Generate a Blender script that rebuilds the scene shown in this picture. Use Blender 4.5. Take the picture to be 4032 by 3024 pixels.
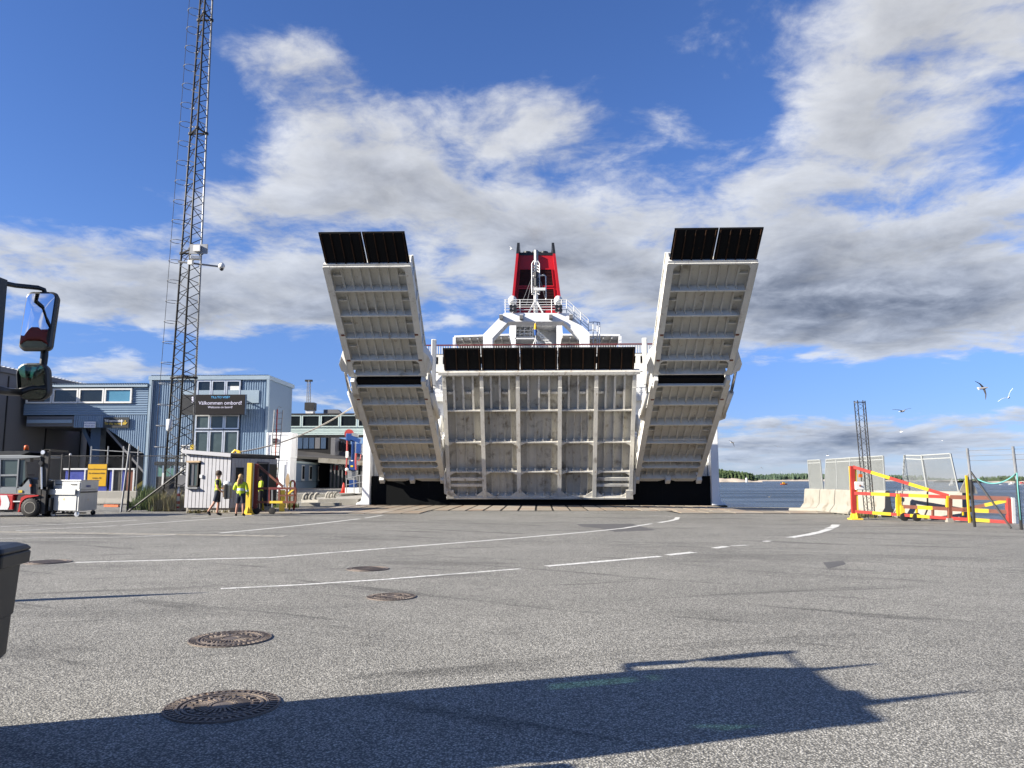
import bpy, bmesh, math, random
from math import sin, cos, tan, atan, atan2, asin, sqrt, pi, radians, exp, floor
from mathutils import Vector, Matrix, noise
random.seed(7)
for o in list(bpy.data.objects): bpy.data.objects.remove(o)
S = bpy.context.scene
C = S.collection
# ---------------------------------------------------------------- camera
FPX = 3030.0; PITCH = atan(376/FPX); YAW = atan(107/FPX); CAMH = 1.5
cd = bpy.data.cameras.new('camera'); cam = bpy.data.objects.new('camera', cd); C.objects.link(cam)
cd.sensor_width = 36; cd.lens = 36*FPX/4032; cd.clip_start = 0.05; cd.clip_end = 20000
cam.location = (0, 0, CAMH); cam.rotation_euler = (pi/2+PITCH, 0, YAW); S.camera = cam
_fw = Vector((-sin(YAW)*cos(PITCH), cos(YAW)*cos(PITCH), sin(PITCH))); _rt = Vector((cos(YAW), sin(YAW), 0)); _up = _rt.cross(_fw)
def ray(u, v): return _fw+_rt*((u-2016)/FPX)+_up*((1512-v)/FPX)
def W(u, v, Y=None, z=None, x=None, Z=None):
    d = ray(u, v); o = Vector((0, 0, CAMH))
    k = Y/d.y if Y is not None else (z-CAMH)/d.z if z is not None else x/d.x if x is not None else Z
    return o+d*k
def AE(u, v):
    d = ray(u, v).normalized(); return atan2(d.x, d.y), asin(d.z)
# ---------------------------------------------------------------- sun, sky, exposure
SUN_EL = radians(25); SH = radians(20.5)            # shadows fall along (cos SH, sin SH)
sd = bpy.data.lights.new('sun', 'SUN'); sd.energy = 5.0; sd.angle = radians(0.53); sd.color = (1.0, 0.93, 0.82)
sun = bpy.data.objects.new('sun', sd); C.objects.link(sun)
sdir = Vector((cos(SUN_EL)*cos(SH), cos(SUN_EL)*sin(SH), -sin(SUN_EL)))
sun.rotation_euler = sdir.to_track_quat('-Z', 'Y').to_euler(); sun.location = (-40, -20, 60)
S.view_settings.view_transform = 'Standard'; S.view_settings.look = 'None'; S.view_settings.exposure = 1.40; S.view_settings.gamma = 1
S.render.engine = 'CYCLES'
try:
    S.cycles.max_bounces = 6; S.cycles.diffuse_bounces = 3; S.cycles.glossy_bounces = 3; S.cycles.transparent_max_bounces = 12; S.cycles.volume_bounces = 0
    S.cycles.caustics_reflective = False; S.cycles.caustics_refractive = False
except Exception: pass
class NT:
    def __init__(s, t): s.t = t; t.nodes.clear()
    def n(s, ty, **k):
        x = s.t.nodes.new(ty)
        for a, b in k.items(): setattr(x, a, b)
        return x
    def l(s, a, b): s.t.links.new(a, b)
    def put(s, sock, v):
        if hasattr(v, 'is_output'): s.l(v, sock)
        elif v is not None: sock.default_value = v
    def m(s, op, a, b=None, c=None, clamp=False):
        x = s.n('ShaderNodeMath', operation=op, use_clamp=clamp)
        for i, q in enumerate((a, b, c)):
            if q is not None: s.put(x.inputs[i], q)
        return x.outputs[0]
    def vm(s, op, a, b=None, sc=None):
        x = s.n('ShaderNodeVectorMath', operation=op); s.put(x.inputs[0], a)
        if b is not None: s.put(x.inputs[1], b)
        if sc is not None: s.put(x.inputs['Scale'], sc)
        return x.outputs['Value'] if op in ('LENGTH', 'DOT_PRODUCT', 'DISTANCE') else x.outputs[0]
    def mr(s, v, a, b, c=0., d=1., smooth=True):
        x = s.n('ShaderNodeMapRange', interpolation_type='SMOOTHSTEP' if smooth else 'LINEAR')
        s.put(x.inputs[0], v)
        for i, q in enumerate((a, b, c, d)): s.put(x.inputs[i+1], q)
        return x.outputs[0]
    def mix(s, f, a, b, mode='MIX'):
        x = s.n('ShaderNodeMix', data_type='RGBA', blend_type=mode); s.put(x.inputs[0], f)
        for i, q in ((6, a), (7, b)): s.put(x.inputs[i], (q[0], q[1], q[2], 1) if isinstance(q, tuple) else q)
        return x.outputs[2]
    def noise(s, vec, scale, detail=4, rough=.55, dist=0, color=False):
        x = s.n('ShaderNodeTexNoise'); s.put(x.inputs['Vector'], vec); x.inputs['Scale'].default_value = scale
        x.inputs['Detail'].default_value = detail; x.inputs['Roughness'].default_value = rough; x.inputs['Distortion'].default_value = dist
        return x.outputs['Color' if color else 'Fac']
    def comb(s, x, y, z):
        q = s.n('ShaderNodeCombineXYZ')
        for i, a in enumerate((x, y, z)): s.put(q.inputs[i], a)
        return q.outputs[0]
def make_world():
    w = bpy.data.worlds.new('World'); S.world = w; w.use_nodes = True
    N = NT(w.node_tree)
    sky = N.n('ShaderNodeTexSky', sky_type='NISHITA', sun_disc=False)
    sky.sun_elevation = SUN_EL; sky.sun_rotation = atan2(-sdir.x, -sdir.y); sky.altitude = 0; sky.air_density = 1.0; sky.dust_density = 0.0; sky.ozone_density = 4.0
    hs = N.n('ShaderNodeHueSaturation'); hs.inputs['Saturation'].default_value = 1.09; N.l(sky.outputs[0], hs.inputs['Color'])
    b1 = N.n('ShaderNodeBackground'); b1.inputs[1].default_value = 0.060; hl = N.mix(1.0, hs.outputs[0], (.84, .84, 1.10), 'MULTIPLY')
    d = N.n('ShaderNodeTexCoord').outputs['Generated']
    d = N.vm('NORMALIZE', d)
    sp = N.n('ShaderNodeSeparateXYZ'); N.l(d, sp.inputs[0]); x, y, z = sp.outputs
    az = N.m('ARCTAN2', x, y); el = N.m('ARCSINE', z)
    N.l(N.mix(N.mr(el, -.02, .30, 1., 0.), hl, N.mix(1., hl, (.50, .60, .80), 'MULTIPLY')), b1.inputs[0])   # clear Baltic air: no yellow at the horizon
    zz = N.m('MAXIMUM', z, -0.02)
    inv = N.m('DIVIDE', 1.0, N.m('ADD', zz, 0.17))
    P = N.comb(N.m('MULTIPLY', x, inv), N.m('MULTIPLY', y, inv), 3.7)
    ae = N.comb(az, el, 0.0)
    cov = None
    for (u, v, su, sv, wgt) in CLOUDS:
        a0, e0 = AE(u, v); sa = su/FPX; se = sv/FPX
        q = N.vm('MULTIPLY', N.vm('SUBTRACT', ae, (a0, e0, 0)), (1/sa, 1/se, 0))
        g = N.mr(N.vm('LENGTH', q), 0.1, 1.25, wgt, 0.0)
        cov = g if cov is None else N.m('ADD', cov, g)
    warp = N.noise(P, 2.2, 3, .5, color=True)
    P2 = N.vm('ADD', P, N.vm('MULTIPLY', N.vm('SUBTRACT', warp, (.5, .5, .5)), (.22, .22, 0)))
    def dens(Pq):
        n1 = N.noise(Pq, 2.7, 9, .55)
        n2 = N.noise(Pq, 7.5, 7, .65)
        return N.m('ADD', N.m('MULTIPLY', n1, .74), N.m('MULTIPLY', n2, .26))
    n = dens(P2); nl = dens(N.vm('ADD', P2, (-.085, -.07, 0)))
    D = N.m('ADD', N.m('SUBTRACT', n, .515), cov)
    DL = N.m('ADD', N.m('SUBTRACT', nl, .515), cov)
    al = N.mr(D, -0.01, 0.16)
    thick = N.mr(D, 0.06, 0.35)
    lit = N.m('ADD', N.m('MULTIPLY', N.m('SUBTRACT', D, DL), 3.6), .5, clamp=True)
    # far clouds sit in bluer air
    far = N.mr(el, 0.05, 0.55, 1.0, 0.0)
    bright = N.mix(far, (.54, .555, .59), (.48, .52, .60))
    dark = N.mix(far, (.26, .28, .335), (.11, .15, .24))
    c = N.mix(N.m('MULTIPLY', thick, N.m('SUBTRACT', 1.12, N.m('MULTIPLY', lit, .55))), bright, dark)
    k = N.m('ADD', .74, N.m('MULTIPLY', lit, .42))
    c = N.vm('SCALE', c, sc=k)
    hz = N.mr(el, -0.005, 0.06, .72, 0.0)
    al = N.m('MULTIPLY', al, N.m('SUBTRACT', 1.0, N.m('MULTIPLY', hz, .6)))
    al = N.m('MULTIPLY', al, N.mr(z, -0.02, 0.01))
    b2 = N.n('ShaderNodeBackground'); N.l(c, b2.inputs[0]); b2.inputs[1].default_value = 0.52
    mx = N.n('ShaderNodeMixShader'); N.l(al, mx.inputs[0]); N.l(b1.outputs[0], mx.inputs[1]); N.l(b2.outputs[0], mx.inputs[2])
    out = N.n('ShaderNodeOutputWorld'); N.l(mx.outputs[0], out.inputs[0])
# where the cloud banks stand in the sky: photo pixel, spread, weight
CLOUDS = [(3600, 1100, 950, 340, .22), (3850, 200, 640, 430, .16), (3100, 1200, 900, 260, .17), (2400, 980, 800, 320, .17), (1700, 900, 800, 400, .14), (3300, 620, 600, 250, .06),
          (1500, 480, 800, 330, .13), (1050, 1170, 650, 300, .18), (250, 1080, 600, 260, .17), (2700, 120, 330, 180, .04), (2300, 500, 520, 260, .11), (900, 700, 400, 300, .06),
          (300, 250, 800, 600, -.22), (1700, 60, 1000, 260, -.19), (2500, 250, 500, 200, -.08), (300, 780, 360, 110, -.06), (3500, 1520, 900, 100, -.27), (1300, 130, 500, 160, .06),
          (700, 1385, 900, 70, -.17), (3250, 1740, 800, 110, .25), (250, 1430, 500, 80, .14), (3000, 480, 330, 170, -.04), (2900, 1500, 500, 90, -.1)]
make_world()
# ---------------------------------------------------------------- helpers
def tv(p): return Vector(p)
class MB:
    def __init__(s): s.v = []; s.f = []; s.mi = []; s.cur = 0
    def add(s, vs, fs):
        o = len(s.v); s.v += [Vector(q) for q in vs]; s.f += [tuple(i+o for i in f) for f in fs]; s.mi += [s.cur]*len(fs); return s
    def box(s, c, d, rz=0, R=None):
        hx, hy, hz = d[0]/2, d[1]/2, d[2]/2; M = R or Matrix.Rotation(rz, 3, 'Z'); c = Vector(c)
        vs = [c+M@Vector((x, y, z)) for z in (-hz, hz) for y in (-hy, hy) for x in (-hx, hx)]
        return s.add(vs, [(0, 2, 3, 1), (4, 5, 7, 6), (0, 1, 5, 4), (2, 6, 7, 3), (0, 4, 6, 2), (1, 3, 7, 5)])
    def bx(s, x0, x1, y0, y1, z0, z1): return s.box(((x0+x1)/2, (y0+y1)/2, (z0+z1)/2), (abs(x1-x0), abs(y1-y0), abs(z1-z0)))
    def beam(s, a, b, w, h, up=(0, 0, 1), w2=None, h2=None):
        a = Vector(a); b = Vector(b); d = (b-a).normalized(); up = Vector(up)
        if abs(d.dot(up)) > .98: up = Vector((0, 1, 0)) if abs(d.y) < .9 else Vector((1, 0, 0))
        sx = d.cross(up).normalized(); sy = sx.cross(d).normalized(); vs = []
        for p, ww, hh in ((a, w, h), (b, w2 or w, h2 or h)):
            vs += [p+sx*(ww/2*i)+sy*(hh/2*j) for i, j in ((-1, -1), (1, -1), (1, 1), (-1, 1))]
        return s.add(vs, [(3, 2, 1, 0), (4, 5, 6, 7), (0, 1, 5, 4), (1, 2, 6, 5), (2, 3, 7, 6), (3, 0, 4, 7)])
    def tube(s, pts, r, n=8, cap=True, closed=False):
        pts = [Vector(p) for p in pts]; k = len(pts); rs = r if isinstance(r, (list, tuple)) else [r]*k; o = len(s.v); vs = []; fs = []; pn = None
        for i, p in enumerate(pts):
            if closed: d = (pts[(i+1) % k]-pts[i-1]).normalized()
            else: d = (pts[min(i+1, k-1)]-pts[max(i-1, 0)]).normalized()
            if pn is None:
                q = Vector((0, 0, 1)) if abs(d.z) < .9 else Vector((1, 0, 0)); pn = d.cross(q).normalized()
            else:
                pn = (pn-d*pn.dot(d)).normalized()
            b = d.cross(pn); vs += [p+(pn*cos(2*pi*j/n)+b*sin(2*pi*j/n))*rs[i] for j in range(n)]
        for i in range(k if closed else k-1):
            a0 = i*n; b0 = ((i+1) % k)*n
            fs += [(a0+j, a0+(j+1) % n, b0+(j+1) % n, b0+j) for j in range(n)]
        if cap and not closed: fs += [tuple(range(n-1, -1, -1)), tuple(range((k-1)*n, k*n))]
        return s.add(vs, fs)
    def extr(s, poly, vec):
        poly = [Vector(p) for p in poly]; vec = Vector(vec); n = len(poly)
        return s.add(poly+[p+vec for p in poly], [tuple(range(n-1, -1, -1)), tuple(range(n, 2*n))]+[(i, (i+1) % n, n+(i+1) % n, n+i) for i in range(n)])
    def prism(s, poly, z0, z1): return s.extr([(p[0], p[1], z0) for p in poly], (0, 0, z1-z0))
    def lathe(s, c, prof, n=16, axis='Z', sx=1, sy=1):
        c = Vector(c); vs = []; fs = []; k = len(prof)
        for r, z in prof:
            for j in range(n):
                a = 2*pi*j/n; x, y = r*cos(a)*sx, r*sin(a)*sy
                vs.append(c+Vector((x, y, z) if axis == 'Z' else (x, z, y) if axis == 'Y' else (z, x, y)))
        for i in range(k-1): fs += [(i*n+j, i*n+(j+1) % n, (i+1)*n+(j+1) % n, (i+1)*n+j) for j in range(n)]
        fs += [tuple(range(n-1, -1, -1)), tuple(range((k-1)*n, k*n))]
        return s.add(vs, fs)
    def ball(s, c, r, n=10, m=7, sc=(1, 1, 1)):
        pr = [(max(1e-3, r*sin(pi*i/m)), -r*cos(pi*i/m)) for i in range(m+1)]; o = len(s.v); s.lathe((0, 0, 0), pr, n)
        for i in range(o, len(s.v)): q = s.v[i]; s.v[i] = Vector((q.x*sc[0], q.y*sc[1], q.z*sc[2]))+Vector(c)
        return s
    def quad(s, a, b, c, d): return s.add([a, b, c, d], [(0, 1, 2, 3)])
    def ring(s, c, r0, r1, z0, z1, n=24, M=None):
        vs = []; c = Vector(c); M = M or Matrix.Identity(3)
        for j in range(n):
            a = 2*pi*j/n
            for r, z in ((r0, z0), (r1, z0), (r1, z1), (r0, z1)): vs.append(c+M@Vector((r*cos(a), r*sin(a), z)))
        fs = []
        for j in range(n):
            a = j*4; b = ((j+1) % n)*4
            fs += [(a+k, a+(k+1) % 4, b+(k+1) % 4, b+k) for k in range(4)]
        return s.add(vs, fs)
    def mesh(s, name, mat, inv=None, smooth=False, bev=0, loc=None):
        me = bpy.data.meshes.new(name)
        vs = s.v
        if inv is not None: vs = [inv@q for q in vs]
        elif loc is not None: L = Vector(loc); vs = [q-L for q in vs]
        me.from_pydata([tuple(q) for q in vs], [], s.f)
        for m in (mat if isinstance(mat, (list, tuple)) else [mat]): me.materials.append(m)
        if any(s.mi): me.polygons.foreach_set('material_index', s.mi)
        bm = bmesh.new(); bm.from_mesh(me); bmesh.ops.recalc_face_normals(bm, faces=bm.faces)
        if bev: bmesh.ops.bevel(bm, geom=[e for e in bm.edges if len(e.link_faces) == 2 and e.calc_face_angle(0) > .5], offset=bev, segments=2, affect='EDGES', profile=.6)
        bm.to_mesh(me); bm.free()
        if smooth: me.polygons.foreach_set('use_smooth', [True]*len(me.polygons))
        me.update(); return me
    def build(s, name, mat, parent=None, smooth=False, bev=0, label=None, kind=None):
        me = s.mesh(name, mat, INV.get(parent.name) if parent else None, smooth, bev)
        o = bpy.data.objects.new(name, me); C.objects.link(o)
        if parent: o.parent = parent; INV[o.name] = INV[parent.name]
        else: INV[o.name] = Matrix.Identity(4)
        if label: o['label'] = label
        if kind: o['kind'] = kind
        return o
INV = {}
def thing(name, label, cat, loc=(0, 0, 0), rz=0, group=None):
    o = bpy.data.objects.new(name, None); C.objects.link(o); o.empty_display_size = .2
    o.location = loc; o.rotation_euler = (0, 0, rz); INV[o.name] = (Matrix.Translation(Vector(loc))@Matrix.Rotation(rz, 4, 'Z')).inverted()
    o['label'] = label; o['category'] = cat
    if group: o['group'] = group
    return o
def solo(mb, name, mat, label, cat, loc, group=None, smooth=False, bev=0):
    me = mb.mesh(name, mat, None, smooth, bev, loc=loc); o = bpy.data.objects.new(name, me); C.objects.link(o); o.location = loc
    INV[o.name] = Matrix.Translation(Vector(loc)).inverted(); o['label'] = label; o['category'] = cat
    if group: o['group'] = group
    return o
def struct(mb, name, mat, smooth=False, kind='structure'):
    o = mb.build(name, mat, None, smooth); o['kind'] = kind; return o
def clone(root, loc, rz, label=None, group=None):
    r = root.copy(); C.objects.link(r); r.location = loc; r.rotation_euler = (0, 0, rz)
    if label: r['label'] = label
    if group: r['group'] = group
    for ch in root.children:
        c = ch.copy(); C.objects.link(c); c.parent = r
        for g in ch.children: d = g.copy(); C.objects.link(d); d.parent = c
    return r
def text(body, size, origin, xd, yd, mat, parent, name='lettering', off=.004, align='LEFT', sx=1, bold=0):
    cu = bpy.data.curves.new('t', 'FONT'); cu.body = body; cu.size = size; cu.align_x = align; cu.offset = bold; cu.fill_mode = 'BOTH'
    to = bpy.data.objects.new('t', cu); C.objects.link(to); dg = bpy.context.evaluated_depsgraph_get(); me = bpy.data.meshes.new_from_object(to.evaluated_get(dg))
    bpy.data.objects.remove(to); me.name = name; me.materials.clear(); me.materials.append(mat)
    xd = Vector(xd).normalized(); yd = Vector(yd).normalized(); nn = xd.cross(yd); o = Vector(origin); iv = INV[parent.name]
    for q in me.vertices: q.co = iv@(o+xd*(q.co.x*sx)+yd*q.co.y+nn*off)
    me.update(); ob = bpy.data.objects.new(name, me); C.objects.link(ob); ob.parent = parent; INV[ob.name] = iv; return ob
# ---------------------------------------------------------------- materials
MATS = {}
def mat(name, col, rough=.6, metal=0, var=.10, vs=1.5, bump=0, bs=40, streak=None, patch=None, spec=.5, fine=0, fs=60, alpha=1, emit=0, trans=0, ior=1.45, coat=0):
    if name in MATS: return MATS[name]
    m = bpy.data.materials.new(name); m.use_nodes = True; N = NT(m.node_tree)
    b = N.n('ShaderNodeBsdfPrincipled'); out = N.n('ShaderNodeOutputMaterial'); N.l(b.outputs[0], out.inputs[0])
    pos = N.n('ShaderNodeNewGeometry').outputs['Position']
    c = (col[0], col[1], col[2])
    n1 = N.noise(pos, vs, 5, .62)
    k = N.mr(n1, .25, .75, 1-var, 1+var, False)
    if fine: k = N.m('MULTIPLY', k, N.mr(N.noise(pos, fs, 2, .6), .2, .8, 1-fine, 1+fine, False))
    cc = N.vm('SCALE', c, sc=k)
    if patch:   # (colour, scale, threshold, width)
        f = N.mr(N.noise(pos, patch[1], 6, .65), patch[2], patch[2]+patch[3]); cc = N.mix(f, cc, patch[0])
    if streak:  # (colour, amount, xy scale, z scale, threshold)
        sv = N.vm('MULTIPLY', pos, (streak[2], streak[2], streak[3])); f = N.mr(N.noise(sv, 1, 4, .6), streak[4], streak[4]+.16, 0, streak[1]); cc = N.mix(f, cc, streak[0])
    N.l(cc, b.inputs['Base Color'])
    b.inputs['Metallic'].default_value = metal; b.inputs['Specular IOR Level'].default_value = spec; b.inputs['IOR'].default_value = ior
    N.put(b.inputs['Roughness'], N.mr(n1, .2, .8, max(.02, rough*.85), min(1, rough*1.15), False))
    if trans: b.inputs['Transmission Weight'].default_value = trans
    if coat: b.inputs['Coat Weight'].default_value = coat; b.inputs['Coat Roughness'].default_value = .08
    if emit: N.put(b.inputs['Emission Color'], cc); b.inputs['Emission Strength'].default_value = emit
    if bump:
        bn = N.n('ShaderNodeBump'); bn.inputs['Strength'].default_value = bump; bn.inputs['Distance'].default_value = .02
        N.l(N.noise(pos, bs, 5, .6), bn.inputs['Height']); N.l(bn.outputs[0], b.inputs['Normal'])
    MATS[name] = m; return m
def rs(c, k=.6): return tuple(k*((x/255)/12.92 if x/255 <= .04045 else ((x/255+.055)/1.055)**2.4) for x in c)
RUST = (.19, .075, .022)
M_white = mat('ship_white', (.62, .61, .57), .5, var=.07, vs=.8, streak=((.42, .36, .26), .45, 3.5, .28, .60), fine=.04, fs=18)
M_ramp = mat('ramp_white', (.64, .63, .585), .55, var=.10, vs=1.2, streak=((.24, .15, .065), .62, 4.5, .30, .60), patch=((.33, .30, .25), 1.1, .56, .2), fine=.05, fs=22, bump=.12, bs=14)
M_cramp = mat('ramp_white_shaded', (.54, .525, .475), .6, var=.14, vs=1.4, streak=((.20, .125, .05), .7, 4.5, .30, .58), patch=((.23, .21, .175), 1.3, .52, .2), fine=.07, fs=22, bump=.15, bs=14)  # ramp white with shade put into its colour, plus heavier streaks and grime
M_hullw = mat('hull_white', (.78, .78, .77), .35, var=.03, vs=.5, streak=((.55, .52, .46), .3, 3, .2, .62))
M_black = mat('flap_black', (.006, .006, .0065), .8, spec=.15, var=.3, vs=3, streak=((.10, .045, .02), .8, 2.2, .5, .68), bump=.2, bs=12)
M_flaprib = mat('flap_rib', (.035, .018, .010), .8, var=.4, vs=4, patch=((.008, .008, .008), 2.5, .5, .15), spec=.15)
M_hullk = mat('hull_black', (.004, .0045, .005), .7, spec=.12, var=.3, vs=1.5, streak=((.03, .03, .028), .5, 5, .35, .62), bump=.15, bs=5)
M_red = mat('funnel_red', rs((205, 28, 40)), .4, var=.06, vs=.4, streak=((.25, .02, .02), .5, 2, .2, .62))
M_reddark = mat('louvre_dark_red', (.035, .008, .008), .6, var=.2)
M_steel = mat('galvanised', (.24, .245, .25), .5, .5, var=.15, vs=4, fine=.06)
M_dsteel = mat('dark_steel', (.028, .027, .026), .55, .3, var=.3, vs=3, patch=((.10, .05, .03), 6, .62, .12))
M_chrome = mat('piston_steel', (.55, .55, .56), .15, 1, var=.05)
M_conc = mat('concrete', (.27, .255, .22), .85, var=.15, vs=1.3, bump=.35, bs=30, streak=((.15, .135, .11), .5, 5, .6, .58), fine=.08, fs=90)
M_concw = mat('pale_concrete', (.26, .245, .21), .85, var=.12, vs=1.8, bump=.3, bs=30, patch=((.15, .125, .09), 1.3, .53, .2), fine=.07, fs=80)
M_blue = mat('blue_cladding', (.165, .235, .32), .5, .1, var=.05, vs=.6, streak=((.14, .22, .31), .4, 3, .2, .62))
M_bluelt = mat('light_blue_trim', (.24, .31, .37), .5, var=.05)
M_bluedk = mat('blue_steel', rs((70, 95, 125)), .5, var=.1)
M_mint = mat('mint_cladding', rs((190, 207, 203), .8), .5, .1, var=.05, vs=.8)
M_greyb = mat('grey_cladding', rs((128, 128, 130)), .6, var=.06, vs=.5, streak=((.14, .14, .14), .5, 2, .2, .6))
M_alu = mat('aluminium', (.60, .61, .62), .35, .7, var=.08, vs=3)
M_glass = mat('dark_glass', (.012, .016, .018), .06, var=.2, spec=.8)
M_glasscl = mat('clear_glass', (.055, .075, .075), .05, var=.2, spec=.7)
M_gglass = mat('green_glass', (.10, .20, .17), .08, var=.1, spec=.7)
M_cyan = mat('blind_blue', rs((96, 158, 190)), .3, var=.06)
M_blackp = mat('black_plastic', (.012, .013, .014), .4, var=.2, vs=6)
M_rub = mat('rubber', (.014, .013, .012), .75, var=.3, vs=8, patch=((.09, .08, .065), 9, .58, .2))
M_yel = mat('yellow_paint', rs((238, 200, 66), .9), .5, var=.08, vs=5, patch=((.30, .20, .05), 7, .66, .08), bump=.1, bs=60)
M_yel2 = mat('gate_yellow', rs((240, 205, 40)), .5, var=.07, vs=5, patch=((.26, .12, .04), 8, .69, .05))
M_redp = mat('gate_red', rs((196, 62, 52)), .55, var=.1, vs=5, patch=((.17, .06, .03), 8, .67, .06))
M_darkred = mat('dark_red', (.13, .018, .018), .6, var=.2, vs=6, patch=((.07, .03, .02), 7, .58, .1))  # deeper red than the gate paint, with brown patches
M_rust = mat('rusted_red', (.15, .05, .03), .75, var=.25, vs=6, bump=.2, bs=50)
M_redtape = mat('reflective_red', rs((205, 40, 35)), .4, var=.05)
M_whitep = mat('white_paint', (.60, .60, .58), .5, var=.05, vs=3)
M_wood = mat('hut_boards', (.36, .36, .375), .65, var=.08, vs=3, streak=((.36, .34, .32), .5, 14, .8, .58), bump=.2, bs=40)
M_wooddk = mat('hut_shadow_boards', rs((120, 121, 126)), .7, var=.1, vs=3)
M_oak = mat('bare_wood', (.38, .27, .16), .7, var=.15, vs=8)
M_roofd = mat('roof_felt', (.05, .047, .042), .8, var=.2, vs=2, bump=.2, bs=20)
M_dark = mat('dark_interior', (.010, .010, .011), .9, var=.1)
M_tarp = mat('blue_tarp', rs((38, 62, 170)), .5, var=.2, vs=3, bump=.5, bs=5)
M_orange = mat('orange', rs((240, 110, 40)), .5, var=.05)
M_cone = mat('cone_red', rs((235, 70, 50)), .5, var=.06)
M_mblue = mat('machine_blue', rs((40, 84, 160), .45), .4, var=.05, vs=3, coat=.2)
M_hose = mat('red_hose', rs((190, 60, 55)), .5, var=.08)
M_cabin = mat('cabin_blue', rs((128, 155, 182)), .55, var=.05, vs=1)
M_rope = mat('rope', (.42, .38, .32), .9, var=.15, vs=20, bump=.5, bs=80)
M_turq = mat('turquoise_rope', rs((120, 195, 190)), .8, var=.1)
M_signk = mat('sign_black', rs((46, 48, 50)), .5, var=.04)
M_signy = mat('sign_yellow', rs((245, 190, 20)), .45, var=.03)
M_ink = mat('sign_ink', (.015, .013, .01), .5, var=.1)
M_txw = mat('white_letters', (.75, .75, .75), .5, var=.02)
M_txy = mat('yellow_letters', rs((240, 205, 70)), .5, var=.02)
M_txb = mat('blue_letters', rs((40, 70, 170)), .5, var=.02)
M_screen = mat('led_screen', (.010, .009, .010), .6, var=.1, emit=.02, spec=.2)
M_scrw = mat('led_white', (.35, .34, .42), .6, var=.02, emit=.35)
M_scrb = mat('led_blue', (.05, .22, .42), .6, var=.02, emit=.4)
M_tyre = M_rub
M_fkgrey = mat('forklift_grey', rs((150, 155, 158)), .45, var=.05, vs=3)
M_fkred = mat('forklift_red', rs((215, 55, 50)), .4, var=.05, vs=3)
M_inox = mat('cart_steel', (.46, .46, .44), .35, .15, var=.12, vs=4, bump=.06, bs=5)
M_skin = mat('skin', rs((205, 150, 125)), .6, var=.05, vs=12)
M_hiviz = mat('hi_vis', rs((214, 236, 40)), .6, var=.06, vs=9, emit=0)
M_navy = mat('navy_cloth', rs((34, 42, 60)), .8, var=.12, vs=12)
M_tee = mat('black_cloth', (.012, .012, .014), .8, var=.1)
M_refl = mat('reflex_band', (.55, .57, .58), .4, var=.05)
M_hair = mat('brown_hair', (.045, .027, .016), .7, var=.3, vs=40)
M_blond = mat('blond_hair', (.40, .26, .12), .7, var=.25, vs=40)
M_gull = mat('gull_white', (.80, .80, .79), .7, var=.05)
M_gullk = mat('gull_grey', (.045, .045, .05), .7, var=.2)
M_cast = mat('cast_iron', (.17, .14, .118), .55, .45, var=.25, vs=8, bump=.35, bs=120, patch=((.24, .145, .075), 10, .58, .2))
M_mirror = mat('mirror_glass', (.9, .9, .9), .015, 1, var=.01)
M_flagb = mat('flag_blue', rs((20, 90, 170)), .7, var=.05)
M_flagy = mat('flag_yellow', rs((250, 200, 20)), .7, var=.05)
def bare(name):
    m = bpy.data.materials.new(name); m.use_nodes = True; N = NT(m.node_tree); b = N.n('ShaderNodeBsdfPrincipled'); o = N.n('ShaderNodeOutputMaterial'); N.l(b.outputs[0], o.inputs[0])
    return m, N, b, N.n('ShaderNodeNewGeometry').outputs['Position']
def asphalt():
    m, N, b, p = bare('asphalt')
    vo = N.n('ShaderNodeTexVoronoi', feature='F1'); N.put(vo.inputs['Vector'], p); vo.inputs['Scale'].default_value = 75
    cs = N.n('ShaderNodeSeparateColor'); N.l(vo.outputs['Color'], cs.inputs[0])
    st = N.mr(cs.outputs[0], .0, 1., .17, .49, False)
    st = N.m('ADD', st, N.mr(cs.outputs[1], .93, 1., 0, .26))
    gap = N.mr(vo.outputs['Distance'], .30, .62, 0, 1)
    big = N.noise(p, .22, 6, .6); mid = N.noise(p, 2.2, 4, .6)
    k = N.m('MULTIPLY', N.mr(big, .3, .7, .84, 1.13, False), N.mr(mid, .3, .7, .92, 1.08, False))
    col = N.mix(N.m('MULTIPLY', gap, .75), N.comb(st, st, st), (.045, .045, .045))
    # tyre scuffs: long smears across the yard
    def smear(ang, sc, thr, amt, stretch):
        rm = N.n('ShaderNodeVectorRotate', rotation_type='Z_AXIS'); N.l(p, rm.inputs['Vector']); rm.inputs['Angle'].default_value = ang
        q = N.vm('MULTIPLY', rm.outputs[0], (sc/stretch, sc, 1)); return N.mr(N.noise(q, 1, 5, .6, .6), thr, thr+.11, 0, amt)
    s1 = smear(.5, 1.6, .58, .45, 9); s2 = smear(-.35, 1.3, .59, .42, 10); s3 = smear(.15, .5, .55, .26, 4)
    dk = N.m('SUBTRACT', 1., N.m('MAXIMUM', s1, N.m('MAXIMUM', s2, s3)))
    col = N.vm('SCALE', col, sc=N.m('MULTIPLY', k, dk))
    tint = N.vm('MULTIPLY', col, (1.07, 1.03, .90))
    N.l(tint, b.inputs['Base Color']); b.inputs['Roughness'].default_value = .78; b.inputs['Specular IOR Level'].default_value = .35
    bn = N.n('ShaderNodeBump'); bn.inputs['Strength'].default_value = .75; bn.inputs['Distance'].default_value = .006
    hh = N.m('ADD', N.m('SUBTRACT', 1., vo.outputs['Distance']), N.m('MULTIPLY', cs.outputs[2], .8)); N.l(hh, bn.inputs['Height']); N.l(bn.outputs[0], b.inputs['Normal'])
    return m
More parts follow.
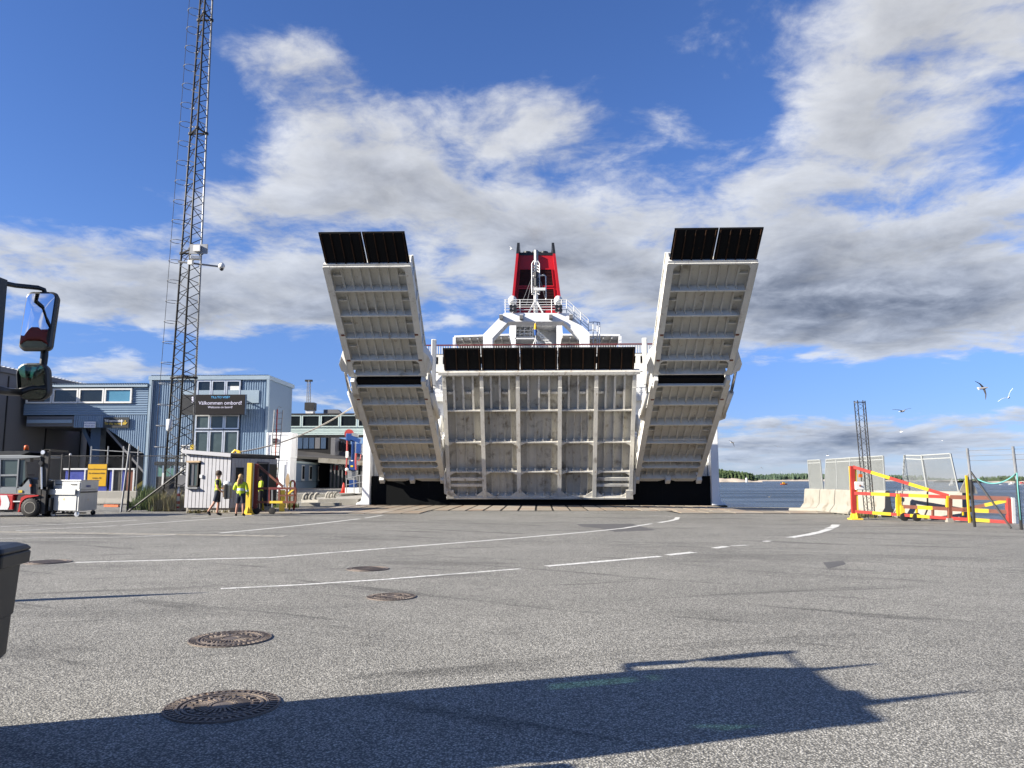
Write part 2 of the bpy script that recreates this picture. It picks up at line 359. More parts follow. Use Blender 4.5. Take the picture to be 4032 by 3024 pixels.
def road_paint():
    m, N, b, p = bare('road_paint')
    w = N.noise(p, 14, 5, .7); f = N.mr(w, .46, .58); f2 = N.mr(N.noise(p, 1.1, 3, .6), .56, .66, 0, .65)
    col = N.mix(N.m('MAXIMUM', N.m('MULTIPLY', f, .7), f2), (.70, .69, .64), (.22, .215, .20)); N.l(col, b.inputs['Base Color']); b.inputs['Roughness'].default_value = .7
    return m
def sea():
    m, N, b, p = bare('sea_water')
    q = N.vm('MULTIPLY', p, (.45, 1.0, 1)); n1 = N.noise(q, .55, 6, .62, .4); n2 = N.noise(q, 2.4, 4, .6); n3 = N.noise(N.vm('MULTIPLY', p, (.012, .06, 1)), 1, 4, .55)
    N.put(b.inputs['Base Color'], N.mix(N.mr(n3, .4, .62), (.012, .022, .034), (.022, .036, .050)))
    N.put(b.inputs['Roughness'], N.mr(n3, .4, .62, .16, .34)); b.inputs['IOR'].default_value = 1.33; b.inputs['Specular IOR Level'].default_value = .33
    foam = N.mr(N.noise(N.vm('MULTIPLY', p, (.10, .5, 1)), 1, 8, .72), .715, .745, 0, .8)
    bn = N.n('ShaderNodeBump'); bn.inputs['Strength'].default_value = 1.0; bn.inputs['Distance'].default_value = .75
    N.l(N.m('ADD', n1, N.m('MULTIPLY', n2, .22)), bn.inputs['Height']); N.l(bn.outputs[0], b.inputs['Normal'])
    d = N.n('ShaderNodeBsdfDiffuse'); d.inputs[0].default_value = (.55, .58, .6, 1); mx = N.n('ShaderNodeMixShader'); N.l(foam, mx.inputs[0]); N.l(b.outputs[0], mx.inputs[1]); N.l(d.outputs[0], mx.inputs[2])
    o = [x for x in N.t.nodes if x.type == 'OUTPUT_MATERIAL'][0]; N.l(mx.outputs[0], o.inputs[0]); return m
def plate_mat():
    m, N, b, p = bare('apron_plate')
    rnd = N.n('ShaderNodeObjectInfo').outputs['Random']
    base = N.mix(rnd, (.24, .205, .155), (.33, .295, .24)); f = N.mr(N.noise(p, .8, 5, .65), .45, .7, 0, .7); col = N.mix(f, base, (.30, .17, .09))
    g = N.mr(N.noise(p, 3.5, 4, .6), .5, .75, 0, .5); col = N.mix(g, col, (.20, .19, .17)); N.l(col, b.inputs['Base Color']); b.inputs['Roughness'].default_value = .75
    bn = N.n('ShaderNodeBump'); bn.inputs['Strength'].default_value = .3; bn.inputs['Distance'].default_value = .01; N.l(N.noise(p, 25, 4, .6), bn.inputs['Height']); N.l(bn.outputs[0], b.inputs['Normal']); return m
def foliage(name, c1, c2, sc=.3):
    m, N, b, p = bare(name); f = N.mr(N.noise(p, sc, 3, .6), .35, .65); N.l(N.mix(f, c1, c2), b.inputs['Base Color']); b.inputs['Roughness'].default_value = .8; b.inputs['Specular IOR Level'].default_value = .2; return m
M_patch = mat('tar_patch', (.095, .092, .088), .8, var=.25, vs=2.5, bump=.4, bs=90, fine=.25, fs=90); M_asph = asphalt(); M_line = road_paint(); M_sea = sea(); M_plate = plate_mat()
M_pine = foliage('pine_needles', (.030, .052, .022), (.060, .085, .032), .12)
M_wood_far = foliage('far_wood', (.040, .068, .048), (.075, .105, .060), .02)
M_rock = mat('shore_rock', (.42, .36, .29), .9, var=.25, vs=.08, bump=.5, bs=.6)
M_grass = foliage('dry_grass', (.12, .115, .045), (.20, .16, .075), 3)
M_weed = foliage('green_weed', (.035, .065, .016), (.08, .11, .03), 4)
# ---------------------------------------------------------------- ground, quay, sea, markings
SEA_Z = -2.7
yard = [(-11.3, 44.9), (9.95, 44.9), (9.95, 43.0), (14.9, 42.6), (15.5, 36), (15.9, 31), (16.6, 24.5), (19, 10), (26, -60), (-700, -60), (-700, 900), (-60, 900), (-11.3, 300)]
g = MB(); n = len(yard); g.add([(x, y, 0) for x, y in yard], [tuple(range(n))]); g.cur = 1
g.add([(x, y, 0) for x, y in yard]+[(x, y, -5) for x, y in yard], [(i, (i+1) % n, n+(i+1) % n, n+i) for i in range(n)])
struct(g, 'ground', [M_asph, M_conc])
w = MB(); w.quad((-9000, -9000, SEA_Z), (9000, -9000, SEA_Z), (9000, 12000, SEA_Z), (-9000, 12000, SEA_Z)); struct(w, 'sea', M_sea)
def marking(pts, wd=.13, z=.004):
    p = [W(u, v, z=0) for u, v in pts]; mb = MB(); vs = []; q = []
    for i in range(len(p)-1):
        k = max(1, int((p[i+1]-p[i]).length/.5))
        q += [p[i].lerp(p[i+1], j/k) for j in range(k)]
    q.append(p[-1])
    for i, a in enumerate(q):
        d = (q[min(i+1, len(q)-1)]-q[max(i-1, 0)]).normalized(); s = Vector((-d.y, d.x, 0))*(wd/2*(1+.18*noise.noise(a*3)))
        jx = Vector((noise.noise(a*.9), noise.noise(a*.9+Vector((9, 0, 0))), 0))*.02
        vs += [a+jx+s+Vector((0, 0, z)), a+jx-s+Vector((0, 0, z))]
    mb.add(vs, [(2*i, 2*i+1, 2*i+3, 2*i+2) for i in range(len(q)-1)]); return struct(mb, 'road_marking', M_line)
for pts, wd in (([(298, 2215), (1058, 2196), (2000, 2122), (2300, 2096), (2458, 2080), (2564, 2062)], .15), ([(2595, 2058), (2640, 2051), (2662, 2045), (2669, 2037)], .2),
                ([(870, 2319), (1185, 2303), (1500, 2283), (2000, 2244), (2050, 2240)], .11), ([(2150, 2230), (2600, 2191)], .17), ([(2630, 2186), (2729, 2175)], .2), ([(2815, 2159), (2860, 2152)], .2),
                ([(2880, 2150), (2940, 2147)], .12), ([(3010, 2133), (3030, 2130)], .16), ([(3110, 2117), (3180, 2106), (3234, 2094), (3268, 2083)], .24), ([(3262, 2081), (3285, 2074), (3293, 2066)], .25),
                ([(868, 2099), (1000, 2087), (1253, 2062), (1416, 2043)], .17), ([(1438, 2040), (1506, 2029)], .14), ([(0, 2074), (300, 2062), (542, 2048)], .13), ([(63, 2090), (461, 2070)], .11), ([(480, 2069), (840, 2043), (935, 2035)], .13),
                ([(940, 2034), (1030, 2027)], .13), ([(0, 2120), (497, 2115), (700, 2106)], .08), ([(755, 2040), (820, 2035)], .12), ([(2560, 2029), (2590, 2029)], .12), ([(2940, 2013), (2968, 2013)], .14)): marking(pts, wd)
for pts in ([(2268, 2064), (2490, 2062), (2520, 2072), (2585, 2088), (2420, 2094), (2350, 2078), (2290, 2074)], [(3240, 2215), (3320, 2208), (3330, 2222), (3260, 2240)]): q_ = MB(); q_.add([W(u, v, z=0)+Vector((0, 0, .003)) for u, v in pts], [tuple(range(len(pts)))]); struct(q_, 'asphalt_patch', M_patch)
dr = MB()   # paved drain channel of small setts
p0 = W(-60, 2093, z=0); p1 = W(1130, 2111, z=0); L = (p1-p0).length; d = (p1-p0)/L; ang = atan2(d.y, d.x)
ch = struct(MB().box((p0+p1)/2+Vector((0, 0, .001)), (L, .34, .010), ang), 'drain_channel', M_conc)
sm = None
for i in range(int(L/.42)):
    c = p0+d*(i*.42+.2)
    if sm is None: sm = MB().box((0, 0, 0), (.38, .30, .018), 0).mesh('sett', M_concw)
    o = bpy.data.objects.new('sett', sm); C.objects.link(o); o.location = c+Vector((0, 0, .004)); o.rotation_euler.z = ang; o.parent = ch
# steel and concrete plates of the ferry apron
bed = MB(); bed.add([(-15.2, 34.0, .006), (-5.4, 33.9, .006), (-5.2, 37.4, .006), (6.0, 37.6, .006), (6.2, 34.9, .006), (13.6, 34.4, .006), (13.2, 39.2, .006), (9.9, 42.9, .006), (9.9, 44.85, .006), (-11.2, 44.85, .006), (-15.6, 41.0, .006)], [tuple(range(11))])
apron = struct(bed, 'ferry_apron', M_dsteel)
pm = {}
def plate(x0, x1, y0, y1, h=.02):
    k = (round(x1-x0, 3), round(y1-y0, 3))
    if k not in pm: pm[k] = MB().box((0, 0, 0), (k[0], k[1], .024)).mesh('plate', M_plate)
    o = bpy.data.objects.new('plate', pm[k]); C.objects.link(o); o.location = ((x0+x1)/2, (y0+y1)/2, h+random.uniform(-.003, .003)); o.parent = apron
x = -11.1
for i in range(25): plate(x+.055, x+.785, 37.55, 44.7); x += .84
x = -15.1
for i in range(12): plate(x+.03, x+.79, 34.15, 37.4, .018); x += .82
x = -15.0
for i in range(5): plate(x+.03, x+.75, 37.5, 40.6, .018); x += .78
x = 6.3
for i in range(6): plate(x+.03, x+1.15, 35.05, 37.4, .018); x += 1.2
# raised quay beside the berth
q = MB(); q.prism([(-10.9, 46.2), (-10.9, 170), (-13.6, 170), (-14.4, 46.6), (-13.2, 46.0)], -4, .34); struct(q, 'quay_ledge', M_conc)
q = MB(); q.bx(-16.8, -13.6, 42.6, 43.2, -.02, .16); q.bx(-13.6, -11.4, 44.0, 44.6, -.02, .18); struct(q, 'kerb', M_concw)
kb = MB(); pA = W(3110, 2012, z=0); pB = W(3370, 2022, z=0); kb.tube([pA+Vector((0, 0, .06)), (pA+pB)/2+Vector((.1, .2, .07)), pB+Vector((0, 0, .06))], [.10, .13, .10], 8); struct(kb, 'kerb', M_concw, True)
# ---------------------------------------------------------------- manhole covers
def manhole(u, v, r, detail, label):
    c = W(u, v, z=0); t = thing('manhole_cover', label, 'manhole cover', c, random.uniform(0, 6), 'manhole covers in the yard')
    iv = INV[t.name]; INV[t.name] = Matrix.Identity(4)
    fr = MB().ring((0, 0, 0), r*.97, r, .0, .012, 48); fr.ring((0, 0, 0), r*.76, r*.80, .0, .014, 48); fr.ring((0, 0, 0), r*.80, r*.97, .0, .006, 48); fr.build('frame', M_cast, t)
    cv = MB().lathe((0, 0, 0), [(.001, .004), (r*.70, .004), (r*.70, .0055), (.001, .0055)], 40)
    cv.ring((0, 0, 0), r*.66, r*.705, .0, .013, 40); cv.ring((0, 0, 0), r*.20, r*.235, .0, .015, 28); cv.lathe((0, 0, 0), [(r*.18, .002), (r*.17, .012), (.01, .013)], 20)
    if detail == 2:   # slotted straight ribs
        for i in range(11):
            yy = -r*.58+i*r*.116; hw = sqrt(max(0, (r*.64)**2-yy*yy)); cv.box((0, yy, .009), (2*hw, r*.05, .012))
    lid = cv.build('lid', M_cast, t)
    if detail != 2:
        m1 = MB().box((r*.885, 0, .010), (r*.13, r*.05, .011)).mesh('outer_rib', M_cast); m2 = MB().box((r*.37, 0, .010), (r*.22, r*.035, .011)).mesh('inner_rib', M_cast); m3 = MB().box((r*.58, 0, .010), (r*.10, r*.06, .013)).mesh('stud', M_cast)
        def put(me, k, par, j=0):
            if detail == 1:
                for i in range(k):
                    o = bpy.data.objects.new(me.name, me); C.objects.link(o); o.parent = par; o.rotation_euler.z = 2*pi*i/k+random.uniform(-j, j)
            else:
                b = MB()
                for i in range(k):
                    R = Matrix.Rotation(2*pi*i/k+random.uniform(-j, j), 3, 'Z'); b.add([R@q.co for q in me.vertices], [tuple(p.vertices) for p in me.polygons])
                b.build('rib_relief', M_cast, par, kind='stuff')
        put(m1, 44, t); put(m2, 30, lid); put(m3, 22, lid, .1)
    INV[t.name] = iv; t.rotation_euler.x = 0; return t
manhole(876, 2782, .37, 1, 'ornate cast iron manhole cover half in the big foreground shadow')
manhole(907, 2517, .375, 1, 'ornate cast iron manhole cover set in sunlit grey asphalt with pale rim')
manhole(1541, 2351, .315, 3, 'small brownish cast iron manhole cover just below a worn white line')
manhole(1448, 2241, .35, 2, 'dark slotted manhole grate between two white lane lines')
manhole(188, 2214, .39, 2, 'slotted manhole cover at the end of a white lane line beside the black bin')
# ---------------------------------------------------------------- islands
def island(name, top, base_y, thick, mt, treemat, tn, th, rockh, seed):
    # top: list of (u, v) skyline; base_y: distance of the near shore
    random.seed(seed); P = [W(u, v, Y=base_y+thick*.55) for u, v in top]
    rows = 9; vs = []; fs = []; K = 60; X0 = P[0].x; X1 = P[-1].x
    def prof(x):
        for i in range(len(P)-1):
            if P[i].x <= x <= P[i+1].x: f = (x-P[i].x)/(P[i+1].x-P[i].x); return P[i].z*(1-f)+P[i+1].z*f
        return P[-1].z
    def surf(x, f):
        h = max(0, prof(x)-SEA_Z-th*.75); s = min(1, f/.55)**.7 if f < .55 else max(0, 1-(f-.55)/.45)**.5
        jag = noise.noise(Vector((x/(th*2.5), f*4, seed)))*rockh
        return SEA_Z+(h*s+min(1, f*9)*rockh*(1+.5*noise.noise(Vector((x/th, 3, seed))))+jag*.6)*(1 if 0 < f < 1 else 0)-(0 if 0 < f < 1 else 1)
    for j in range(rows+1):
        for i in range(K+1):
            x = X0+(X1-X0)*i/K; f = j/rows; vs.append((x, base_y+thick*f+rockh*2*noise.noise(Vector((x/(th*2), seed, 0))), surf(x, f)))
    for j in range(rows):
        for i in range(K): a = j*(K+1)+i; fs.append((a, a+1, a+K+2, a+K+1))
    struct(MB().add(vs, fs), name, mt)
    t = MB()
    for _ in range(tn):
        x = random.uniform(X0, X1); f = random.uniform(.10, .62); h = th*random.uniform(.55, 1.0); z = surf(x, f); y = base_y+thick*f; r = h*random.uniform(.22, .36)
        if prof(x)-SEA_Z < th*.55: h *= max(.25, (prof(x)-SEA_Z)/th); r *= .6
        m = 5; lay = random.choice((2, 3)); o = random.random()*6
        for k in range(lay):
            z0 = z+h*(.08+k*.30); z1 = z+h*min(1, .62+k*.30/(lay-1)*.8 if lay > 1 else 1); rr = r*(1-.26*k)
            ring = [(x+rr*cos(o+2*pi*i/m)*random.uniform(.7, 1.2), y+rr*sin(o+2*pi*i/m), z0+random.uniform(-.06, .06)*h) for i in range(m)]
            t.add(ring+[(x+random.uniform(-.1, .1)*r, y, z1)], [(i, (i+1) % m, m) for i in range(m)])
    struct(t, 'wood', treemat, kind='stuff')
island('island', [(2700, 1848), (2811, 1853), (2838, 1855), (2860, 1858), (2885, 1862), (2910, 1866), (2925, 1873), (2938, 1882), (2950, 1894), (2962, 1900)], 1270, 120, M_rock, M_pine, 900, 14, 3.4, 3)
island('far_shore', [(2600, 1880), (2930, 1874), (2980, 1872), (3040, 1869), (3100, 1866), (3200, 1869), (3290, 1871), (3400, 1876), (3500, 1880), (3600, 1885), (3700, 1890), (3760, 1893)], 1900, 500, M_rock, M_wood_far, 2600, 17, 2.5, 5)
island('wooded_island', [(3770, 1902), (3800, 1897), (3850, 1890), (3900, 1882), (3960, 1879), (4010, 1884), (4060, 1889), (4150, 1893), (4300, 1895)], 1000, 160, M_rock, M_pine, 900, 8, 2.2, 8)
random.seed(11)
p = W(2940, 1897, Y=1262); p.z = SEA_Z; b = MB(); b.lathe(p+Vector((0, 0, 1.5)), [(2.0, -1.5), (1.7, 5), (1.4, 5.1)], 10)
t = thing('lighthouse', 'small white harbour lighthouse on the rocky tip of the wooded island', 'lighthouse', p); b.build('tower', M_whitep, t); MB().lathe(p+Vector((0, 0, 6.6)), [(1.0, 0), (1.0, 1.4), (.1, 2.2)], 8).build('lantern', M_greyb, t)
def boat(u, v, Y, L, hm, cm, label, cab=True, sail=False):
    p = W(u, v, Y=Y); p.z = SEA_Z; t = thing('boat', label, 'boat', p, 0)
    h = MB(); a = L/2; st = [(-a, .30), (-a*.5, .36), (a*.2, .36), (a*.7, .22), (a, .02)]; vs = []
    for x, wd in st: vs += [(p.x+x, p.y-wd*L*.5, p.z+L*.17), (p.x+x, p.y-wd*L*.3, p.z-.1), (p.x+x, p.y+wd*L*.3, p.z-.1), (p.x+x, p.y+wd*L*.5, p.z+L*.17+max(0, x)*.05)]
    fs = [(i*4+k, i*4+(k+1) % 4, i*4+4+(k+1) % 4, i*4+4+k) for i in range(4) for k in range(4)]+[(0, 1, 2, 3), (16, 17, 18, 19)]; h.add(vs, fs); h.build('hull', hm, t)
    if cab:
        c = MB().extr([(p.x-a*.45, p.y-L*.13, p.z+L*.17), (p.x+a*.35, p.y-L*.13, p.z+L*.17), (p.x+a*.15, p.y-L*.13, p.z+L*.37), (p.x-a*.40, p.y-L*.13, p.z+L*.37)], (0, L*.26, 0)).build('cabin', cm, t)
        MB().bx(p.x-a*.3, p.x+a*.12, p.y-L*.134, p.y+L*.134, p.z+L*.25, p.z+L*.32).build('window', M_glass, c)
    if sail:
        MB().tube([(p.x, p.y, p.z), (p.x, p.y, p.z+L*1.25)], .08, 6).build('mast', M_alu, t); MB().extr([(p.x+.1, p.y, p.z+L*.2), (p.x+.1, p.y, p.z+L*1.2), (p.x-a*.9, p.y, p.z+L*.22)], (0, .05, 0)).build('sail', M_whitep, t)
boat(3087, 1908, 640, 5.4, M_orange, M_signy, 'orange pilot boat out on the bay')
boat(3945, 1908, 620, 3.4, M_whitep, M_whitep, 'low white motorboat off the wooded island', False)
boat(3987, 1908, 640, 5.5, M_whitep, M_whitep, 'white cabin boat moored off the wooded island')
boat(4026, 1908, 640, 6.0, M_whitep, M_fkred, 'white boat with red cabin at the wooded island')
boat(3752, 1911, 560, 5.0, M_whitep, M_whitep, 'white sailing boat seen through the mesh screens', False, True)
# ---------------------------------------------------------------- the ferry
F = thing('ferry', 'large white car ferry at the quay with its three stern ramps raised', 'ferry', (0, 45.4, SEA_Z))
HY = 45.35; TOPZ = W(2123, 1396, Y=46.95).z
h = MB(); h.prism([(-10.3, 46.6), (10.3, 46.6), (10.3, 140), (6, 160), (0, 168), (-6, 160), (-10.3, 140)], 2.0, TOPZ-.9); h.build('hull', M_hullw, F)
h = MB(); h.prism([(-10.32, 46.6), (10.32, 46.6), (10.32, 140), (6, 161), (0, 169), (-6, 161), (-10.32, 140)], -4.6, 1.995); h.prism([(-9.88, HY), (9.88, HY), (9.88, 46.58), (-9.88, 46.58)], -4.5, 1.7); h.build('lower_hull', M_hullk, F)
for sx in (-1, 1):
    p = MB(); p.extr([(sx*9.9, 45.0, 0.03), (sx*10.7, 45.0, .03), (sx*10.66, 45.0, .14), (sx*10.42, 45.0, .24), (sx*10.34, 45.0, .55), (sx*10.34, 45.0, 8.2), (sx*9.9, 45.0, 8.2)], (0, 1.55, 0)); p.build('side_post', M_hullw, F, bev=.03)
    p = MB(); p.bx(sx*9.85, sx*10.75, 44.95, 46.5, -3.2, .02); p.build('fender', M_hullk, F)
    for k in range(5):
        z = 3.4+k*.42; MB().box((sx*10.36, 45.25, z), (.03, .3, .04)).build('step', M_hullw, F)
# stern wall seen in the gaps beside the ramps
s = MB(); s.bx(-9.86, 9.86, 46.7, 46.9, 1.7, 6.2); s.build('stern_wall', M_dsteel, F)
for sx in (-1, 1):
    p = MB(); p.bx(sx*4.75, sx*5.35, 45.9, 46.66, 1.7, 7.0); p.build('ramp_frame', M_white, F)
    p = MB(); p.bx(sx*5.36, sx*6.6, 46.1, 46.68, 1.7, 4.2); p.build('ramp_frame', M_white, F)
    p = MB(); p.bx(sx*8.9, sx*9.86, 45.9, 46.66, 1.7, 7.6); p.build('ramp_frame', M_white, F)
    p = MB(); p.bx(sx*5.2, sx*9.8, 46.2, 46.66, 6.2, 6.5); p.build('mooring_deck_edge', M_white, F)
    r = MB()
    for z in (6.85, 7.15, 7.45): r.tube([(sx*4.7, 46.3, z), (sx*9.8, 46.3, z)], .022, 6)
    for k in range(9): r.tube([(sx*(4.8+k*.6), 46.3, 6.5), (sx*(4.8+k*.6), 46.3, 7.45)], .022, 6)
    r.build('mooring_rail', M_whitep, F)
    d = MB().lathe((sx*5.9, 47.6, 7.3), [(.5, -.5), (.5, .5)], 20, 'X'); d.build('winch_drum', M_white, F, True)
m = MB(); m.bx(-9.9, 9.9, 49.0, 49.2, 6.2, 8.1); m.build('mooring_bulkhead', M_greyb, F)
m = MB(); m.bx(-9.9, 9.9, 46.6, 49, 8.0, 8.06); m.build('deckhead', M_flagy, F)
bw = MB(); bw.bx(-10.2, 10.2, 46.7, 46.86, 8.07, 8.55); bw.bx(-10.2, 10.2, 46.7, 46.86, 9.0, TOPZ)
for k in range(21): xx = -10.1+k*1.01; bw.bx(xx-.14, xx+.14, 46.7, 46.86, 8.55, 9.0)
bw.build('bulwark', M_white, F)
db = MB().bx(-9.9, 9.9, 46.95, 47.0, 8.5, 9.05); db.build('bulwark_recess', M_dark, F)
tp = MB().bx(-10.25, 10.25, 46.7, 140, TOPZ-.02, TOPZ+.03); tp.build('top_deck', M_greyb, F)
rail = MB(); rail.beam((-10.1, 46.95, TOPZ+.62), (10.1, 46.95, TOPZ+.62), .10, .07); rail.build('handrail', M_darkred, F)
rb = MB()
for k in range(135): xx = -10.05+k*.15; rb.bx(xx-.028, xx+.028, 46.93, 46.96, TOPZ+.03, TOPZ+.56)
rb.build('baluster', M_whitep, F, kind='stuff')
# --- generic stiffened ramp
def ramp_frame(P0, P1):
    P0 = Vector(P0); P1 = Vector(P1); t = (P1-P0).normalized(); n = Vector((0, t.y*t.z*0-t.z, t.y)) if False else Vector((0, -t.z, t.y)); 
    if n.y > 0: n = -n
    return P0, t, n, (P1-P0).length
def tv_row(P0, t, n, u, v):
    d = ray(u, v); o = Vector((0, 0, CAMH)); k = (P0-o).dot(n)/d.dot(n); return (o+d*k-P0).dot(t)
def LB(mb, fr, s0, s1, t0, t1, d0, d1):   # box in ramp coordinates
    P0, t, n, L = fr; X = Vector((1, 0, 0)); vs = []
    for d in (d0, d1):
        for tt in (t0, t1):
            for ss in (s0, s1): vs.append(P0+X*ss+t*tt+n*d)
    return mb.add(vs, [(0, 2, 3, 1), (4, 5, 7, 6), (0, 1, 5, 4), (2, 6, 7, 3), (0, 4, 6, 2), (1, 3, 7, 5)])
def LP(fr, s, t, d): return fr[0]+Vector((1, 0, 0))*s+fr[1]*t+fr[2]*d
def corner(mb, fr, s, t, ds, dt, r, d):     # rounded corner gusset
    k = 6; pts = [LP(fr, s, t, d)]+[LP(fr, s+ds*r*(1-sin(pi/2*i/k)), t+dt*r*(1-cos(pi/2*i/k)), d) for i in range(k+1)]
    mb.extr(pts, -fr[2]*.04)
X_IN, X_OUT = 5.48, 9.2
def side_ramp(sx):
    uc = 2123+sx*585
    fl = ramp_frame((0, 44.9, W(2123, 1862, Y=44.9).z), (0, 37.5, W(2123, 1495, Y=37.5).z)); fu = ramp_frame((0, 37.1, W(2123, 1456, Y=37.1).z), (0, 32.05, W(2123, 1022, Y=32.05).z))
    xa, xb = (X_IN, X_OUT) if sx > 0 else (-X_OUT, -X_IN)
    zy = lambda v: 850+v*.723
    rows_l = [0]+[tv_row(fl[0], fl[1], fl[2], uc, zy(v)) for v in (1340, 1305, 1205, 1105, 995)]+[fl[3]]
    rows_u = [0]+[tv_row(fu[0], fu[1], fu[2], uc, zy(v)) for v in (757, 637, 515, 380)]+[fu[3]]
    D = .42
    root = None
    for fr, rows, up in ((fl, rows_l, 0), (fu, rows_u, 1)):
        mb = MB(); LB(mb, fr, xa+.05, xb-.05, 0, fr[3], -.10, -.04)
        if root is None: root = mb.build('side_ramp', M_ramp, F)
        else: mb.build('deck_plate', M_ramp, root)
        for x0 in (xa, xb-.24):
            g = MB(); LB(g, fr, x0, x0+.24, -.02, fr[3]+.02, D-.05, D); LB(g, fr, x0+.02 if x0 == xa else x0+.16, x0+.08 if x0 == xa else x0+.22, 0, fr[3], -.38, D-.05); LB(g, fr, x0, x0+.24, 0, fr[3], -.42, -.38); g.build('edge_girder', M_ramp, root)
            # ladder-like bracing on the flank
            xo = x0 if x0 == xa else x0+.30
        for x0 in (xa, xb):
            g = MB(); k = int(fr[3]/1.1)
            for i in range(k): LB(g, fr, x0-.05, x0+.05, fr[3]*(i+.5)/k-.04, fr[3]*(i+.5)/k+.04, -.40, D-.05)
            LB(g, fr, x0-.05, x0+.05, 0, fr[3], -.45, -.40); LB(g, fr, x0-.05, x0+.05, 0, fr[3], D-.06, D-.005)
            g.build('flank_bracing', M_ramp, root)
        for i, r in enumerate(rows):
            r0 = max(.03, min(fr[3]-.03, r)); g = MB(); LB(g, fr, xa+.225, xb-.225, r0-.02, r0+.02, -.05, D-.06); LB(g, fr, xa+.235, xb-.235, r0-.035, r0+.035, D-.06, D-.015); g.build('cross_girder', M_ramp, root)
        ns = 7
        for i in range(len(rows)-1):
            a, b = rows[i], rows[i+1]
            if b-a < .35: continue
            for k in range(ns):
                s = xa+.24+(xb-xa-.48)*(k+1)/(ns+1); hh = .20 if (k == 3) else .14; g = MB(); dr = .10*random.random(); LB(g, fr, s-.016, s+.016, a+.02, b-.03, -.05, hh+.06); LB(g, fr, s-.03, s+.03, a+.02, b-.03, hh+.045, hh+.06); g.build('stiffener', M_ramp, root)
                nb = MB(); LB(nb, fr, s+.015, s+.07, a+.03, a+.09, .12, D-.12)
                if i > 0 or not up: nb.build('lug', M_ramp, root)
            for s0 in (xa+.225, xb-.645):     # short stringers in the outer cells
                g = MB(); LB(g, fr, s0, s0+.42, (a+b)/2-.03, (a+b)/2+.03, -.05, .16); g.build('stringer', M_ramp, root)
        g = MB(); R = .62
        for (tt, dt) in ((rows[-1], -1), (rows[0], 1), (rows[1], -1)) if up else ((rows[-1], -1), (rows[0], 1), (rows[1], -1), (rows[1], 1), (rows[2], -1), (rows[2], 1)):
            rr = (.42 if tt == rows[-1] else .36) if up else .4
            rr = min(rr, .3) if not up and dt and tt != rows[-1] else rr
            corner(g, fr, xa+.22, tt, 1, dt, rr, D-.02); corner(g, fr, xb-.22, tt, -1, dt, rr, D-.02)
        g.build('corner_gusset', M_ramp, root)
    # hinge between the two leaves
    g = MB(); a = LP(fl, xa+.28, fl[3]+.10, .10); b = LP(fl, xb-.28, fl[3]+.10, .10); g.beam(a, b, .62, .34, up=fl[2]); g.build('hinge_seal', M_black, root)
    for xx in (xa+.14, xb-.14):
        g = MB(); LB(g, fl, xx-.10, xx+.10, fl[3]-.1, fl[3]+.55, .12, .52); g.build('hinge_lug', M_white, root, bev=.03)
    # end flaps
    hp = LP(fu, 0, fu[3], .2); ft = Vector((0, -.62, .785)).normalized(); ff = (hp, ft, Vector((0, -ft.z, ft.y)), 1)
    if ff[2].y > 0: ff = (hp, ft, -ff[2], 1)
    g = MB(); LB(g, ff, xa-.02, xb+.02, -.06, .06, -.12, .16); g.build('flap_hinge', M_ramp, root)
    FL = 1.42; w = (xb-xa-.12)/2; dd = .10*sx
    for i in range(2):
        a = xa+.06+i*(w+.04); b = a+w-.0; g = MB(); X = Vector((1, 0, 0)); lo, hi = ff[1]*.08, ff[1]*FL; k = .985
        g.extr([hp+X*a+lo, hp+X*b+lo, hp+X*(b+dd)+hi, hp+X*(a+dd)+hi], ff[2]*.05)
        for j in range(5):
            s = a+.08+(b-a-.16)*j/4; g.cur = 1; g.beam(hp+X*s+lo+ff[2]*.09, hp+X*(s+dd*.9)+hi*.97+ff[2]*.05, .04, .12, up=ff[2])
        g.cur = 0; g.beam(hp+X*(a+dd)+hi+ff[2]*.02, hp+X*(b+dd)+hi+ff[2]*.02, .05, .07); g.build('end_flap', [M_black, M_flaprib], root)
    # rams that fold the upper leaf
    for xe, so in ((xa, -1), (xb, 1)):
        x0 = xe+so*.20; tl = tv_row(fl[0], fl[1], fl[2], uc, 1622); tm = tv_row(fl[0], fl[1], fl[2], uc, 1520); tu = tv_row(fu[0], fu[1], fu[2], uc, 1428)
        A = LP(fl, x0, tl, .25); Bm = LP(fl, x0, tm, .40); T = LP(fu, x0, tu, .30)
        MB().tube([A, Bm], .13, 12).build('ram_cylinder', M_white, root, True); MB().tube([Bm, T], .075, 10).build('ram_rod', M_chrome, root, True)
        g = MB(); g.extr([LP(fl, xe+so*.02, tl-.35, .35), LP(fl, xe+so*.34, tl-.12, .35), LP(fl, xe+so*.34, tl+.2, .35), LP(fl, xe+so*.02, tl+.7, .35)], fl[2]*-.35); g.build('ram_bracket', M_white, root)
        g = MB(); g.extr([LP(fu, xe+so*.02, tu-.35, .45), LP(fu, xe+so*.34, tu-.1, .45), LP(fu, xe+so*.38, tu+.3, .45), LP(fu, xe+so*.22, tu+.7, .30), LP(fu, xe+so*.02, tu+1.15, .45)], fu[2]*-.45); g.build('ram_bracket', M_white, root)
    for k, s in enumerate((xa+.1, (xa+xb)/2, xb-.1)):
        g = MB(); LB(g, fl, s-.14, s+.14, -.18, .22, .30, .62); g.build('hinge_lug', M_white if k == 1 else M_ramp, root, bev=.03)
        g = MB(); LB(g, fl, s-.07, s+.07, -.75, -.1, .1, .3); g.build('hinge_arm', M_black, root)
    rr = MB(); LB(rr, fl, xa+.5, xb-.4, rows_l[3]+.28, rows_l[3]+.31, .33, .36); rr.build('safety_rail', M_white, root)
    g = MB()   # skirt plate at the foot of the ramp
